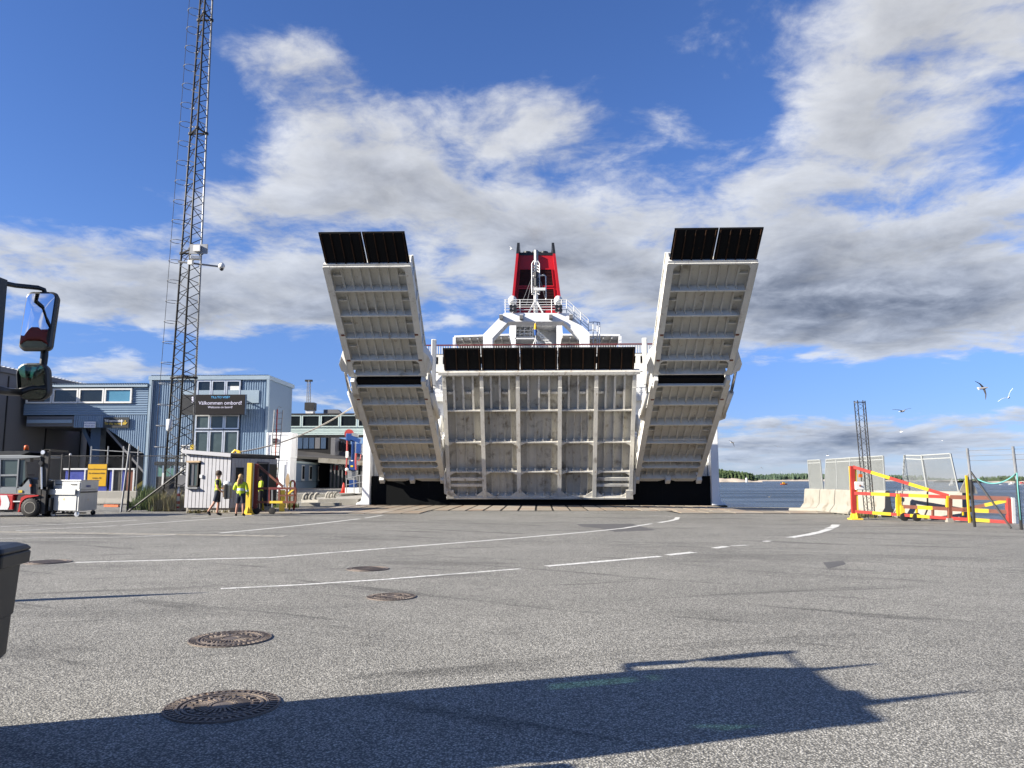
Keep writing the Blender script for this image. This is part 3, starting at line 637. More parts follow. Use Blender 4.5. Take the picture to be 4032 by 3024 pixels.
    g.extr([LP(fl, xa, -.02, .30), LP(fl, xb, -.02, .30), LP(fl, xb-.35, -.42, .30), LP(fl, (xa+xb)/2+.5, -.42, .3), LP(fl, (xa+xb)/2, -.18, .3), LP(fl, (xa+xb)/2-.5, -.42, .3), LP(fl, xa+.35, -.42, .30)], -fl[2]*.05); g.build('skirt', M_ramp, root)
    for xe in (xa+.15, xb-.15):     # rust marks worn through at the stops
        for fr, v in ((fu, 1395), (fl, 1546), (fu, 1295)):
            tt = tv_row(fr[0], fr[1], fr[2], uc, v); g = MB(); LB(g, fr, xe-.09, xe+.07, tt-.05, tt+.04, D-.01, D+.02); g.build('stop_pad', M_rust, root)
    # tall ram beside the upper deck
    xe = xa if sx > 0 else xb
    g = MB(); g.beam((sx*6.45, 46.4, 7.2), (sx*6.35, 45.8, W(2123, 1333, Y=45.8).z), .30, .4); g.build('hoist_post', M_white, root, bev=.05)
    return root
side_ramp(-1); side_ramp(1)
# --- centre ramp
fc = ramp_frame((0, 44.95, .66), (0, 41.85, 7.36))
def cy(v): return tv_row(fc[0], fc[1], fc[2], 2123, v)
WC = 5.36; D = .5
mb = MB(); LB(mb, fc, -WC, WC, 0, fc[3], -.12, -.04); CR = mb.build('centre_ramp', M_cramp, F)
GX = [-5.18, -3.14, -1.16, 1.14, 3.12, 5.18]; RY = [.05, cy(1846), cy(1731), cy(1607), fc[3]-.06]
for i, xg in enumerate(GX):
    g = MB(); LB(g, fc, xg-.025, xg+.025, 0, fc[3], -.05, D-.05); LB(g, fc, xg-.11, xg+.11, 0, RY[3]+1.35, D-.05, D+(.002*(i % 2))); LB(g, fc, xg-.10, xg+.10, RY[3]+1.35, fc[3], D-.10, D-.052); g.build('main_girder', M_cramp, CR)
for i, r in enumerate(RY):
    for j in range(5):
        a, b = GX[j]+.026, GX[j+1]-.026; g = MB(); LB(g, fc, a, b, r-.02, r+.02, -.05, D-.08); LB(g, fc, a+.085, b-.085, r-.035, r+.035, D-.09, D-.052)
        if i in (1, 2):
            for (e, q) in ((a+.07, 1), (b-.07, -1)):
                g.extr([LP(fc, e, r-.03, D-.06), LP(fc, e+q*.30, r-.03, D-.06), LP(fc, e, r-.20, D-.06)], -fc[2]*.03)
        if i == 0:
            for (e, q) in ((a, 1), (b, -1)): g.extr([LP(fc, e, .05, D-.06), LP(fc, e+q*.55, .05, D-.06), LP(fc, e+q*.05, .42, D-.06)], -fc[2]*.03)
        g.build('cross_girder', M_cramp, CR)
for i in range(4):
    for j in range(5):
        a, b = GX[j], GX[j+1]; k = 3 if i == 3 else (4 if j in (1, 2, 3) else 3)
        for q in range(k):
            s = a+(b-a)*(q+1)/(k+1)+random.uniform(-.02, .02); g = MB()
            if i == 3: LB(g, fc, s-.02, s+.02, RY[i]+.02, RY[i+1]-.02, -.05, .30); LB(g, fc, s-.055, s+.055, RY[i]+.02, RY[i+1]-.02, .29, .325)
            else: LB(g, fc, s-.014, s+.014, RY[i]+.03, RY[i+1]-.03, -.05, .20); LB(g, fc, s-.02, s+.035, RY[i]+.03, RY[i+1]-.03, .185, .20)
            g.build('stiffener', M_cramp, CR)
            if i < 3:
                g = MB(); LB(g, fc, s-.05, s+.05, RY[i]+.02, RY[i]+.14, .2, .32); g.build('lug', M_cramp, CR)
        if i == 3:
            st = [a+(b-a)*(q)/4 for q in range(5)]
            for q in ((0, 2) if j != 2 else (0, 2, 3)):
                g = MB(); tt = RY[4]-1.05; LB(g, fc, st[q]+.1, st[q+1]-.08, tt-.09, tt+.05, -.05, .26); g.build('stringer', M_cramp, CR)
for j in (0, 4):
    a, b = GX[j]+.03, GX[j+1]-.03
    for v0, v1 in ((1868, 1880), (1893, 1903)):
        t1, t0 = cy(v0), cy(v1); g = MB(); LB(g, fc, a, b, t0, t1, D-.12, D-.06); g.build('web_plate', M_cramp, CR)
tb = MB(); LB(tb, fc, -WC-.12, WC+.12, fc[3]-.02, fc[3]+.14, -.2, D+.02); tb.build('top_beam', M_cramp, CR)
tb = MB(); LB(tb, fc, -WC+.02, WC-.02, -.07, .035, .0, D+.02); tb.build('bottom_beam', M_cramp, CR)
hp = LP(fc, 0, fc[3]+.16, .1); ft = Vector((0, -.80, .60)).normalized(); nn = Vector((0, -ft.z, ft.y)); nn = -nn if nn.y > 0 else nn
top = W(2123, 1371, Y=40.95); ft = (Vector((0, top.y, top.z))-hp); FLc = ft.length; ft.normalize(); nn = Vector((0, -ft.z, ft.y)); nn = -nn if nn.y > 0 else nn
fe = [-5.22, -3.14, -1.03, 1.02, 3.13, 5.2]
for i in range(5):
    a, b = fe[i]+.02, fe[i+1]-.02; g = MB(); X = Vector((1, 0, 0)); g.extr([hp+X*a, hp+X*b, hp+X*b+ft*FLc, hp+X*a+ft*FLc], -nn*.06)
    for q in range(4):
        s = a+.08+(b-a-.16)*q/3; g.cur = 1; g.beam(hp+X*s+nn*.05, hp+X*s+ft*FLc*.97+nn*.02, .05, .14, up=nn)
    g.cur = 0; g.beam(hp+X*a+ft*FLc, hp+X*b+ft*FLc, .06, .08); g.build('end_flap', [M_black, M_flaprib], CR)
for sx in (-1, 1):     # hoisting brackets and rams on the flanks of the centre ramp
    e = sx*WC
    def Q(ds, v, d): return LP(fc, e+sx*ds, cy(v), d)
    g = MB(); g.extr([Q(0, 1716, .3), Q(.32, 1728, .3), Q(.36, 1752, .3), Q(0, 1790, .3)], -fc[2]*.55); g.build('hoist_bracket', M_whitep, CR, bev=.02)
    g = MB(); g.extr([Q(0, 1778, .28), Q(.30, 1786, .28), Q(.30, 1800, .28), Q(.02, 1845, .28)], -fc[2]*.55); g.build('hoist_bracket', M_white, CR)
    g = MB(); g.extr([Q(0, 1846, .3), Q(.12, 1875, .3), Q(.12, 1935, .3), Q(-.05, 1940, .3)], -fc[2]*.5); g.build('hoist_bracket', M_white, CR)
    g = MB().tube([Q(.2, 1640, -.2), Q(.16, 1698, .1)], .17, 12); g.build('ram_cylinder', M_whitep, CR, True)
    MB().tube([Q(.16, 1698, .1), Q(.16, 1722, .2)], .06, 8).build('ram_rod', M_chrome, CR)
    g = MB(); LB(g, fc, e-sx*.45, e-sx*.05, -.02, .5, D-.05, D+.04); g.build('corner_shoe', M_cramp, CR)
b = MB(); b.bx(-5.2, 5.2, 44.88, 45.3, .02, .16); b.bx(-5.0, 5.0, 45.0, 45.3, .16, .34); b.build('threshold', M_hullk, F)
# --- upper works
def ZP(u, v, Y): return W(1650+u*.4069, 920+v*.4069, Y=Y)
YA = 56.0
outer = [(620, 1115), (620, 975), (825, 765), (1450, 770), (1650, 960), (1650, 1115)]; inner = [(1560, 1115), (1560, 1010), (1395, 850), (865, 850), (710, 1010), (710, 1115)]
seg = [((620, 1115), (620, 975), (710, 1010), (710, 1115)), ((620, 975), (825, 765), (865, 850), (710, 1010)), ((825, 765), (1450, 770), (1395, 850), (865, 850)), ((1450, 770), (1650, 960), (1560, 1010), (1395, 850)), ((1650, 960), (1650, 1115), (1560, 1115), (1560, 1010))]
ar = MB(); poly = [ZP(u, v, YA) for u, v in outer+inner]; n = len(poly); o = len(ar.v); bk = [q+Vector((0, 1.5, 0)) for q in poly]
order = {p: i for i, p in enumerate(outer+inner)}
ar.add(poly+bk, [tuple(order[c] for c in s) for s in seg]+[tuple(n+order[c] for c in reversed(s)) for s in seg]+[(i, (i+1) % n, n+(i+1) % n, n+i) for i in range(n)])
arch = ar.build('stern_arch', M_hullw, F)
for u, v in ((795, 810), (990, 812), (1275, 808), (1470, 808)):
    p = ZP(u, v, YA-.25); g = MB().box(p, (.26, .5, .28)); g.build('floodlight', M_greyb, arch); MB().box(p+Vector((0, .05, .17)), (.24, .5, .05)).build('lamp_hood', M_whitep, arch)
def zrail(pts, par, name='railing', r=.028):
    g = MB(); g.tube(pts, r, 6); return g.build(name, M_whitep, par)
for v in (640, 665, 690, 712, 738): zrail([ZP(822, v, YA+.2), ZP(1430, v-2, YA+.2)], arch)
for u in (835, 978, 1283, 1378, 1428): zrail([ZP(u, 640, YA+.2), ZP(u, 765, YA+.2)], arch, 'stanchion', .035)
for dv in (0, 32, 62, 92): zrail([ZP(1435, 640+dv, YA+.2), ZP(1640, 830+dv, YA+.2)], arch)
for u, v in ((1500, 700), (1565, 762), (1638, 828)): zrail([ZP(u, v, YA+.2), ZP(u, v+118, YA+.2)], arch, 'stanchion', .035)
for u in (1685, 1725, 1748): zrail([ZP(u, 858, YA+2.2), ZP(u, 1105, YA+2.2)], arch, 'ladder_stile', .04)
for v in (858, 935, 1015, 1095): zrail([ZP(1645, v, YA+1.6), ZP(1690, v-4, YA+2.2), ZP(1740, v, YA+2.2), ZP(1750, v+8, YA+2.6)], arch, 'ladder_hoop', .04)
for u in (905, 1347):
    p = ZP(u, 652, YA+.6); MB().ball(p, .33, 14, 9, (1, 1, 1.25)).build('antenna_dome', M_whitep, arch, True); MB().tube([p, p-Vector((0, 0, 1.0))], .06, 8).build('dome_stalk', M_whitep, arch)
    p = ZP(u+5, 742, YA-.1); g = MB(); [g.lathe(p+Vector((dx, 0, dz)), [(.13, -.14), (.15, .1), (.05, .2)], 10, 'Y') for dx in (-.14, .14) for dz in (0, .28)]; g.build('searchlight', M_blackp, arch)
mp = lambda u, v, dy=0: ZP(u, v, YA+.9+dy)
g = MB(); g.tube([mp(1130, 770), mp(1130, 380)], .17, 10); g.tube([mp(1130, 380), mp(1132, 215)], .14, 10); g.build('mast', M_whitep, F, True); mast = bpy.data.objects[g and 'mast']
for u in (1062, 1198):
    for dy in (-.5, .5): MB().tube([mp(u, 765, dy), mp(1130, 640)], .07, 6).build('mast_leg', M_whitep, mast)
for u in (1092, 1166): MB().tube([mp(u, 575, -.2), mp(u, 290, -.2), mp((u+1130)/2, 262, -.2)], .045, 6).build('ladder_stile', M_whitep, mast)
for k in range(11): v = 305+k*27; MB().tube([mp(1092, v+12, -.2), mp(1130, v-4, 0), mp(1166, v+12, -.2)], .04, 6).build('rung', M_whitep, mast)
MB().tube([mp(1090, 410), mp(1215, 402), mp(1226, 415), mp(1228, 640)], .05, 6).build('yard_arm', M_whitep, mast)
MB().box(mp(1165, 538, -.4), (.9, .2, .2)).build('radar_scanner', M_whitep, mast); MB().lathe(mp(1131, 470, -.25), [(.2, -.3), (.2, .3)], 8).build('nav_light', M_blackp, mast); MB().lathe(mp(1131, 395, -.25), [(.15, -.2), (.15, .2)], 8).build('nav_light', M_blackp, mast)
MB().lathe(mp(1132, 205), [(.16, -.5), (.16, .35), (.06, .4)], 10).build('mast_head', M_steel, mast)
for (u0, v0, u1, v1) in ((1085, 440, 1000, 660), (1088, 470, 1040, 690), (1178, 460, 1240, 700)): MB().tube([mp(u0, v0), mp(u1, v1, 1)], .02, 4).build('stay', M_steel, mast)
# funnel
YF = 86; fp = lambda u, v, dy=0: ZP(u, v, YF+dy)
A, B_, Cc, Dd = fp(915, 770), fp(1360, 770), fp(1290, 190), fp(970, 190)
g = MB(); dep = Vector((0, 8, 0)); g.extr([A, B_, Cc, Dd], dep); fun = g.build('funnel', M_red, F)
for (a, b, tu) in ((A, Dd, 1), (B_, Cc, -1)):
    top = b+(b-a)*.125; ou = Vector((-.14*tu, 0, 0)); g = MB(); bb = a+(b-a)*.94
    g.extr([a+Vector((0, -1.3, 0)), bb+Vector((0, -1.3, 0)), bb+Vector((0, 8.3, 0)), a+Vector((0, 8.3, 0))], ou*2); g.build('side_fin', M_red, fun)
    g = MB(); g.extr([bb+Vector((0, -1.3, 0)), top+Vector((0, -1.2, 0)), top+Vector((0, 6, 0)), bb+Vector((0, 8.3, 0))], ou*2.05); g.build('fin_cap', M_blackp, fun)
tr = (Cc-B_); tl = (Dd-A)
def fq(fx, fz, d): lo = A.lerp(B_, fx); hi = Dd.lerp(Cc, fx); return lo.lerp(hi, fz)+Vector((0, d, 0))
g = MB(); g.extr([fq(0, .965, -.04), fq(1, .965, -.04), fq(1, 1.012, -.04), fq(0, 1.012, -.04)], (0, 7.9, 0)); g.build('black_top', M_blackp, fun)
for z0, z1 in ((.10, .405), (.445, .73)):
    g = MB(); g.extr([fq(.06, z0, -.05), fq(.93, z0, -.05), fq(.93, z1, -.05), fq(.06, z1, -.05)], (0, .04, 0)); lv = g.build('louvre_panel', M_reddark, fun)
    k = 12
    for i in range(k): zz = z0+(z1-z0)*(i+.5)/k; MB().extr([fq(.06, zz-.004, -.16), fq(.93, zz-.004, -.16), fq(.93, zz+.005, -.06), fq(.06, zz+.005, -.06)], (0, .03, -.02)).build('louvre_blade', M_reddark, lv)
    for xx in (.06, .93): MB().beam(fq(xx, z0, -.12), fq(xx, z1, -.12), .08, .12).build('louvre_frame', M_red, lv)
    for zz in (z0, z1): MB().beam(fq(.06, zz, -.12), fq(.93, zz, -.12), .10, .12).build('louvre_frame', M_red, lv)
for u in (1045, 1130, 1210): p = fp(u, 188, 4); MB().lathe(p, [(.5, -1), (.5, .12), (.42, .12), (.42, 0)], 14).build('exhaust_pipe', M_blackp, fun)
# casing tower under the funnel, with stair
YC = 67; cp = lambda u, v, dy=0: ZP(u, v, YC+dy)
g = MB(); g.extr([cp(862, 1130), cp(932, 1130), cp(940, 860), cp(878, 860)], (0, 9, 0)); g.extr([cp(1335, 1130), cp(1400, 1130), cp(1382, 860), cp(1330, 860)], (0, 9, 0)); g.extr([cp(900, 880), cp(1370, 880), cp(1364, 800), cp(905, 800)], (0, 9, 0)); tw = g.build('casing_tower', M_hullw, F)
MB().extr([cp(930, 1130, 3), cp(1340, 1130, 3), cp(1335, 870, 3), cp(938, 870, 3)], (0, .2, 0)).build('alcove_wall', M_hullw, tw)
MB().extr([cp(962, 872, 2.9), cp(1012, 872, 2.9), cp(1012, 900, 2.9), cp(962, 900, 2.9)], (0, .08, 0)).build('window', M_glass, tw)
for a, b in (((1075, 870), (1290, 1080)), ((1090, 1000), (1235, 1110))):
    for dv in (0, 30): MB().beam(cp(a[0], a[1]+dv, 1), cp(b[0], b[1]+dv, 1), .06, .16).build('stair_stringer', M_whitep, tw)
    for k in range(9): p = cp(a[0]+(b[0]-a[0])*(k+.5)/9, a[1]+15+(b[1]-a[1])*(k+.5)/9, 1.2); MB().box(p, (.5, .7, .06)).build('stair_tread', M_whitep, tw)
for v in (935, 968, 1000): MB().tube([cp(930, v, 1), cp(1100, v, 1)], .05, 6).build('railing', M_whitep, tw)
for u in (935, 975, 1020, 1075, 1100): MB().tube([cp(u, 912, 1), cp(u, 1005, 1)], .05, 6).build('stanchion', M_whitep, tw)
MB().extr([cp(925, 1008, 0), cp(1120, 1008, 0), cp(1120, 1020, 0), cp(925, 1020, 0)], (0, 3, 0)).build('landing', M_whitep, tw)
# sheltered deck roofs
for (u0, u1) in ((340, 870), (1385, 1945)):
    a = ZP(u0, 1003 if u0 < 900 else 985, 60); b = ZP(u1, 985 if u0 < 900 else 990, 60); c = b+Vector((0, 7, 0)); d = a+Vector((0, 7, 0)); g = MB(); g.extr([a, b, c, d], (0, 0, .14)); rf = g.build('deck_roof', M_hullw, F)
    k = 7
    for i in range(k+1): p = a.lerp(b, i/k); MB().beam(p+Vector((0, .1, -.10)), p+Vector((0, 6.9, -.10)), .1, .18).build('roof_rib', M_white, rf)
    for j in (2, 4.5): MB().beam(a+Vector((0, j, -.1)), b+Vector((0, j, -.1)), .1, .18).build('roof_rib', M_white, rf)
    for p in ((a if u0 < 900 else b),):
        MB().beam(p+Vector((0, .1, -.0)), (p.x, p.y+.1, TOPZ), .22, .22).build('roof_post', M_hullw, rf); MB().beam(p+Vector((0, 6.5, -.1)), (p.x, p.y+6.5, TOPZ), .22, .22).build('roof_post', M_hullw, rf)
    g = MB(); g.extr([d, c, Vector((c.x, c.y, TOPZ)), Vector((d.x, d.y, TOPZ))], (0, .2, 0)); g.build('deck_house_wall', mat('beige_wall', (.55, .50, .40), .6), rf)
# ensign staff
p = ZP(1130, 1110, 47.6); g = MB().tube([(p.x, p.y, TOPZ), ZP(1128, 860, 47.4)], .03, 6).build('ensign_staff', M_whitep, F)
for u in (1088, 1172): MB().tube([ZP(u, 1112, 47.6), ZP(1130, 1012, 47.6)], .035, 6).build('staff_strut', M_whitep, g)
fl = MB(); vs = []
for i in range(9):
    v = 868+i*15; w_ = 8+7*sin(i/8*pi); c = ZP(1126, v, 47.35); ww = w_*.4069/FPX*47; vs += [c+Vector((-ww, .04*sin(i*1.3), 0)), c+Vector((0, -.07, 0)), c+Vector((ww, .05*cos(i*1.7), 0))]
for i in range(8):
    fl.cur = 0 if i < 3 or (i == 3) else 1; fl.add([], []); o = i*3; fl.f += [(o, o+1, o+4, o+3), (o+1, o+2, o+5, o+4)]; fl.mi += [fl.cur, fl.cur]
fl.v = [Vector(q) for q in vs]; fl.build('flag', [M_flagy, M_flagb], g)
# ---------------------------------------------------------------- raised rear yard
q = MB(); q.prism([(-13.65, 53), (-13.65, 170), (-30, 420), (-420, 420), (-420, 53)], -.5, .5); struct(q, 'rear_yard', M_asph)
def corr(mb, a, b, z0, z1, sp=.18, dp=.045, zt=None):
    # vertical trapezoid corrugation between plan points a, b facing right-hand of a->b ; zt(x01) optional lower edge
    a = Vector((a[0], a[1], 0)); b = Vector((b[0], b[1], 0)); L = (b-a).length; d = (b-a)/L; nn = Vector((d.y, -d.x, 0)); k = max(2, int(L/sp)); prof = []
    for i in range(k):
        s = L*i/k; w = L/k; prof += [(s, 0), (s+w*.15, dp), (s+w*.60, dp), (s+w*.75, 0)]
    prof.append((L, 0)); vs = []
    for s, h in prof:
        lo = zt(s/L) if zt else z0; p = a+d*s+nn*h; vs += [p+Vector((0, 0, lo)), p+Vector((0, 0, z1))]
    return mb.add(vs, [(2*i, 2*i+2, 2*i+3, 2*i+1) for i in range(len(prof)-1)])
def corrh(mb, a, b, z0, z1, sp=.17, dp=.045):
    a = Vector((a[0], a[1], 0)); b = Vector((b[0], b[1], 0)); d = (b-a).normalized(); nn = Vector((d.y, -d.x, 0)); k = max(2, int((z1-z0)/sp)); prof = []
    for i in range(k):
        s = z0+(z1-z0)*i/k; w = (z1-z0)/k; prof += [(s, 0), (s+w*.15, dp), (s+w*.60, dp), (s+w*.75, 0)]
    prof.append((z1, 0)); vs = []
    for s, h in prof: vs += [a+nn*h+Vector((0, 0, s)), b+nn*h+Vector((0, 0, s))]
    return mb.add(vs, [(2*i, 2*i+1, 2*i+3, 2*i+2) for i in range(len(prof)-1)])
ZG = .5
# ---------------------------------------------------------------- blue terminal tower
YB = 60.0; bw = lambda u, v, dy=0: W(u, v, Y=YB+dy)
xl, xr = bw(582, 1700).x, bw(1050, 1700).x; zt_ = bw(800, 1481).z; T = thing('terminal_building', 'blue corrugated terminal tower with tall window column and welcome screen', 'building', ((xl+xr)/2, 63, ZG))
wa, wb = bw(772, 1700).x, bw(945, 1700).x
MB().bx(xl+.03, xr-.03, YB+.12, YB+6, ZG, zt_-.3).build('wall', M_bluedk, T)
corr(MB(), (xl, YB+.1), (wa, YB+.1), ZG, zt_-.3).build('cladding', M_blue, T); corr(MB(), (wb, YB+.1), (xr, YB+.1), ZG, zt_-.3).build('cladding', M_blue, T)
corr(MB(), (xr, YB+.1), (xr-.05, YB+6), ZG, zt_+.05, .14, .03).build('cladding', M_blue, T)
MB().bx(xl-.15, xr+.1, YB-.1, YB+6.2, zt_-.3, zt_+.02).build('eaves', M_bluelt, T)
rf = MB(); kk = 48
for i in range(kk): xx = xl+(xr-xl)*(i+.5)/kk; rf.box((xx, YB+3, zt_+.05), (.10, 6.2, .07))
rf.build('roof_ribs', M_bluedk, T, kind='stuff')
for xx in (xl+.04, xr-.02): MB().box((xx, YB+.02, (zt_+ZG)/2-.1), (.2, .22, zt_-ZG-.3)).build('corner_trim', M_bluelt, T)
MB().tube([(xl+.28, YB-.1, zt_-.4), (xl+.25, YB-.1, ZG)], .06, 6).build('downpipe', M_bluedk, T)
def window(par, x0, x1, z0, z1, y, fm, gm, f=.10, d=.16):
    w = MB(); w.bx(x0, x0+f, y-d, y, z0, z1); w.bx(x1-f, x1, y-d, y, z0, z1); w.bx(x0+f, x1-f, y-d, y, z1-f, z1); w.bx(x0+f, x1-f, y-d, y, z0, z0+f); o = w.build('window', fm, par)
    MB().bx(x0+f, x1-f, y-d*.45, y-d*.40, z0+f, z1-f).build('pane', gm, o); return o
us = (772, 829, 886, 945)
for (v0, v1) in ((1498, 1560), (1634, 1690), (1696, 1800)):
    for i in range(3): window(T, bw(us[i], 1600).x+.02, bw(us[i+1], 1600).x-.02, bw(800, v1).z, bw(800, v0).z, YB+.12, M_alu, M_glasscl if v0 > 1500 else M_glass)
MB().bx(bw(890, 1600).x, bw(938, 1600).x, YB+.04, YB+.06, bw(0, 1556).z, bw(0, 1524).z).build('blind', M_whitep, T)
MB().bx(bw(715, 1600).x, bw(1018, 1600).x, YB-.02, YB+.02, bw(0, 1590).z, bw(0, 1540).z).build('screen_backing', M_bluelt, T)
# LED welcome screen
YS = YB-.95; sw = lambda u, v: W(u, v, Y=YS-.01)
p = sw(850, 1595); D_ = thing('led_screen', 'black digital display reading Valkommen ombord on the blue terminal tower', 'display', (p.x, YS+.2, p.z-1.6))
a, b = sw(762, 1633), sw(966, 1553); MB().bx(a.x, b.x, YS, YS+.22, a.z, b.z).build('screen', M_screen, D_, bev=.02)
MB().bx(bw(738, 1600).x, a.x-.01, YS+.02, YS+.2, a.z, b.z).build('side_screen', M_signk, D_)
MB().bx(b.x+.005, b.x+.06, YS+.01, YS+.21, a.z, b.z).build('side_strip', M_bluedk, D_)
for xx in (a.x+.5, b.x-.5):
    for zz in (a.z+.3, b.z-.3): MB().beam((xx, YS+.2, zz), (xx, YB+.1, zz), .1, .1).build('bracket', M_dsteel, D_)
def lab(s, size, u, v, m, par, Y, al='CENTER', bold=0, sx=1): p = W(u, v, Y=Y); return text(s, size, p, (1, 0, 0), (0, 0, 1), m, par, align=al, bold=bold, sx=sx)
lab('TILL/TO VISBY', .24, 868, 1568, M_scrb, D_, YS-.01); lab('Välkommen ombord!', .40, 867, 1593, M_scrw, D_, YS-.01); lab('Welcome on board!', .24, 867, 1607, M_scrw, D_, YS-.01)
for k, v in enumerate((1566, 1574, 1582)): p = sw(759, v); MB().ball(p+Vector((0, .0, 0)), .085, 8, 6, (1, .3, 1)).build('emblem', M_scrw, D_, True)
# ---------------------------------------------------------------- blue wing on stilts and the grey hall
G = thing('footbridge_wing', 'low blue corrugated wing with a row of windows and open undercroft', 'building', (-36, 64, ZG))
x0, x1 = bw(92, 1600).x, xl-.18; zt2 = bw(300, 1514).z; zw1, zw0 = bw(0, 1531).z, bw(300, 1588).z; zb = bw(300, 1634).z; zs = bw(340, 1683).z
MB().bx(x0, x1, YB+.14, YB+7, zb, zt2-.2).build('wall', M_bluedk, G)
MB().bx(x0-.3, x1, YB-.15, YB+7.2, zt2-.22, zt2).build('eaves', M_bluelt, G)
rf = MB()
for i in range(52): xx = x0+(x1-x0)*(i+.5)/52; rf.box((xx, YB+3.4, zt2+.04), (.09, 7.2, .07))
rf.build('roof_ribs', M_bluedk, G, kind='stuff')
wx = [bw(u, 1600).x for u in (100, 204, 307, 408, 518)]
for i in range(4): window(G, wx[i]+.02, wx[i+1]-.02, zw0, zw1, YB+.1, M_whitep, M_cyan if i == 3 else M_glass, .13)
corrh(MB(), (x0, YB+.1), (x1, YB+.1), zb, zw0-.02).build('cladding', M_blue, G); corrh(MB(), (wx[4], YB+.1), (x1, YB+.1), zw0, zt2-.22).build('cladding', M_blue, G)
xd0, xd1, xd2 = bw(289, 1650).x, bw(413, 1690).x, bw(566, 1786).x; zd2 = bw(566, 1787).z
def low(f):
    x = xd0+(x1-xd0)*f
    return zs if x < xd1 else max(ZG, zs+(zd2-zs)*(x-xd1)/(xd2-xd1)) if x < xd2 else ZG
corr(MB(), (xd0, YB+.1), (x1, YB+.1), ZG, zb-.02, .17, .04, low).build('cladding', M_blue, G)
MB().bx(x0+.3, xd0+.4, YB+.1, YB+6.8, zs+.1, zb-.1).build('soffit_slab', M_greyb, G); MB().bx(x0+.4, xd0-.1, YB-.05, YB+.1, zs+.35, zs+.62).build('soffit_beam', M_bluelt, G)
s = MB(); s.extr([(xd1, YB+.2, zs), (x1, YB+.2, ZG+1.6), (x1, YB+.2, ZG+1.4), (xd1, YB+.2, zs-.25)], (0, 2.6, 0)); s.build('stair_soffit', M_greyb, G)
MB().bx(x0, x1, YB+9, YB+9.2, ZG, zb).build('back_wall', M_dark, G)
MB().bx(bw(322, 1800).x, bw(362, 1800).x, YB+1, YB+1.8, ZG, zb).build('pillar', M_bluedk, G)
MB().beam((bw(290, 1700).x, YB+1.4, zs), (bw(325, 1770).x, YB+1.4, zs-1.5), .35, .3).build('pillar_brace', M_bluedk, G)
H = thing('grey_hall', 'long grey metal clad hall with corrugated roof edge', 'building', (-52, 66, 0))
hx = W(90, 1600, Y=60.2).x-.06; hz = 10.25
MB().bx(-66, hx-.1, 57.0, 76, 0, hz-.5).build('wall', M_greyb, H); e = MB(); e.bx(-66, hx+.15, 56.9, 76.2, hz-.5, hz-.12); e.build('eaves', M_greyb, H)
for k in range(4): yy = 58.5+k*5; MB().box((hx-.06, yy, hz/2-.3), (.06, .10, hz-.8)).build('panel_joint', M_dsteel, H)
for k in range(9): MB().box((hx-.09, 58.6+k*2, 8.5), (.03, 1.9, .05)).build('panel_seam', M_dsteel, H)
r = MB()
for k in range(38): r.box((hx-6, 57.2+k*.5, hz-.06), (12.4, .22, .08))
r.build('roof_ribs', M_alu, H, kind='stuff')
# signs on the wing
def board(name, u0, v0, u1, v1, Y, m, label, cat='sign', th=.06, edge=None):
    a, b = W(u0, v1, Y=Y), W(u1, v0, Y=Y); t = thing(name, label, cat, ((a.x+b.x)/2, Y, a.z)); MB().bx(a.x, b.x, Y, Y+th, a.z, b.z).build('panel', m, t)
    if edge: f = .03; g = MB(); g.bx(a.x-f, b.x+f, Y+.005, Y+th+.01, a.z-f, a.z); g.bx(a.x-f, b.x+f, Y+.005, Y+th+.01, b.z, b.z+f); g.bx(a.x-f, a.x, Y+.005, Y+th+.01, a.z, b.z); g.bx(b.x, b.x+f, Y+.005, Y+th+.01, a.z, b.z); g.build('rim', edge, t)
    return t
t = board('direction_sign', 406, 1643, 508, 1684, YB-.1, M_signk, 'dark sign pointing down to the terminal with yellow arrow')
lab('Till terminalen', .26, 411, 1661, M_txw, t, YB-.105, 'LEFT', .004); lab('To the terminal', .26, 411, 1672, M_txy, t, YB-.105, 'LEFT', .004)
a, b = W(478, 1676, Y=YB-.11), W(478, 1651, Y=YB-.11); MB().bx(a.x-.02, a.x+.02, YB-.115, YB-.1, a.z, b.z).build('divider', M_txw, t)
a, b = W(492, 1671, Y=YB-.11), W(492, 1655, Y=YB-.11); g = MB(); g.bx(a.x-.035, a.x+.035, YB-.118, YB-.1, a.z, b.z); g.beam(a+Vector((0, -.004, -.02)), a+Vector((-.16, -.004, .17)), .06, .02, up=(0, 1, 0)); g.beam(a+Vector((0, -.004, -.02)), a+Vector((.16, -.004, .17)), .06, .02, up=(0, 1, 0)); g.build('arrow', M_txy, t)
t = board('notice_board', 330, 1660, 376, 1684, YB-.1, M_txw, 'small white notice with two lines of faded text on the wing')
lab('HÖGSPÄNN', .17, 353, 1670, M_txb, t, YB-.105); lab('PRAM 5052', .17, 353, 1680, M_txb, t, YB-.105)
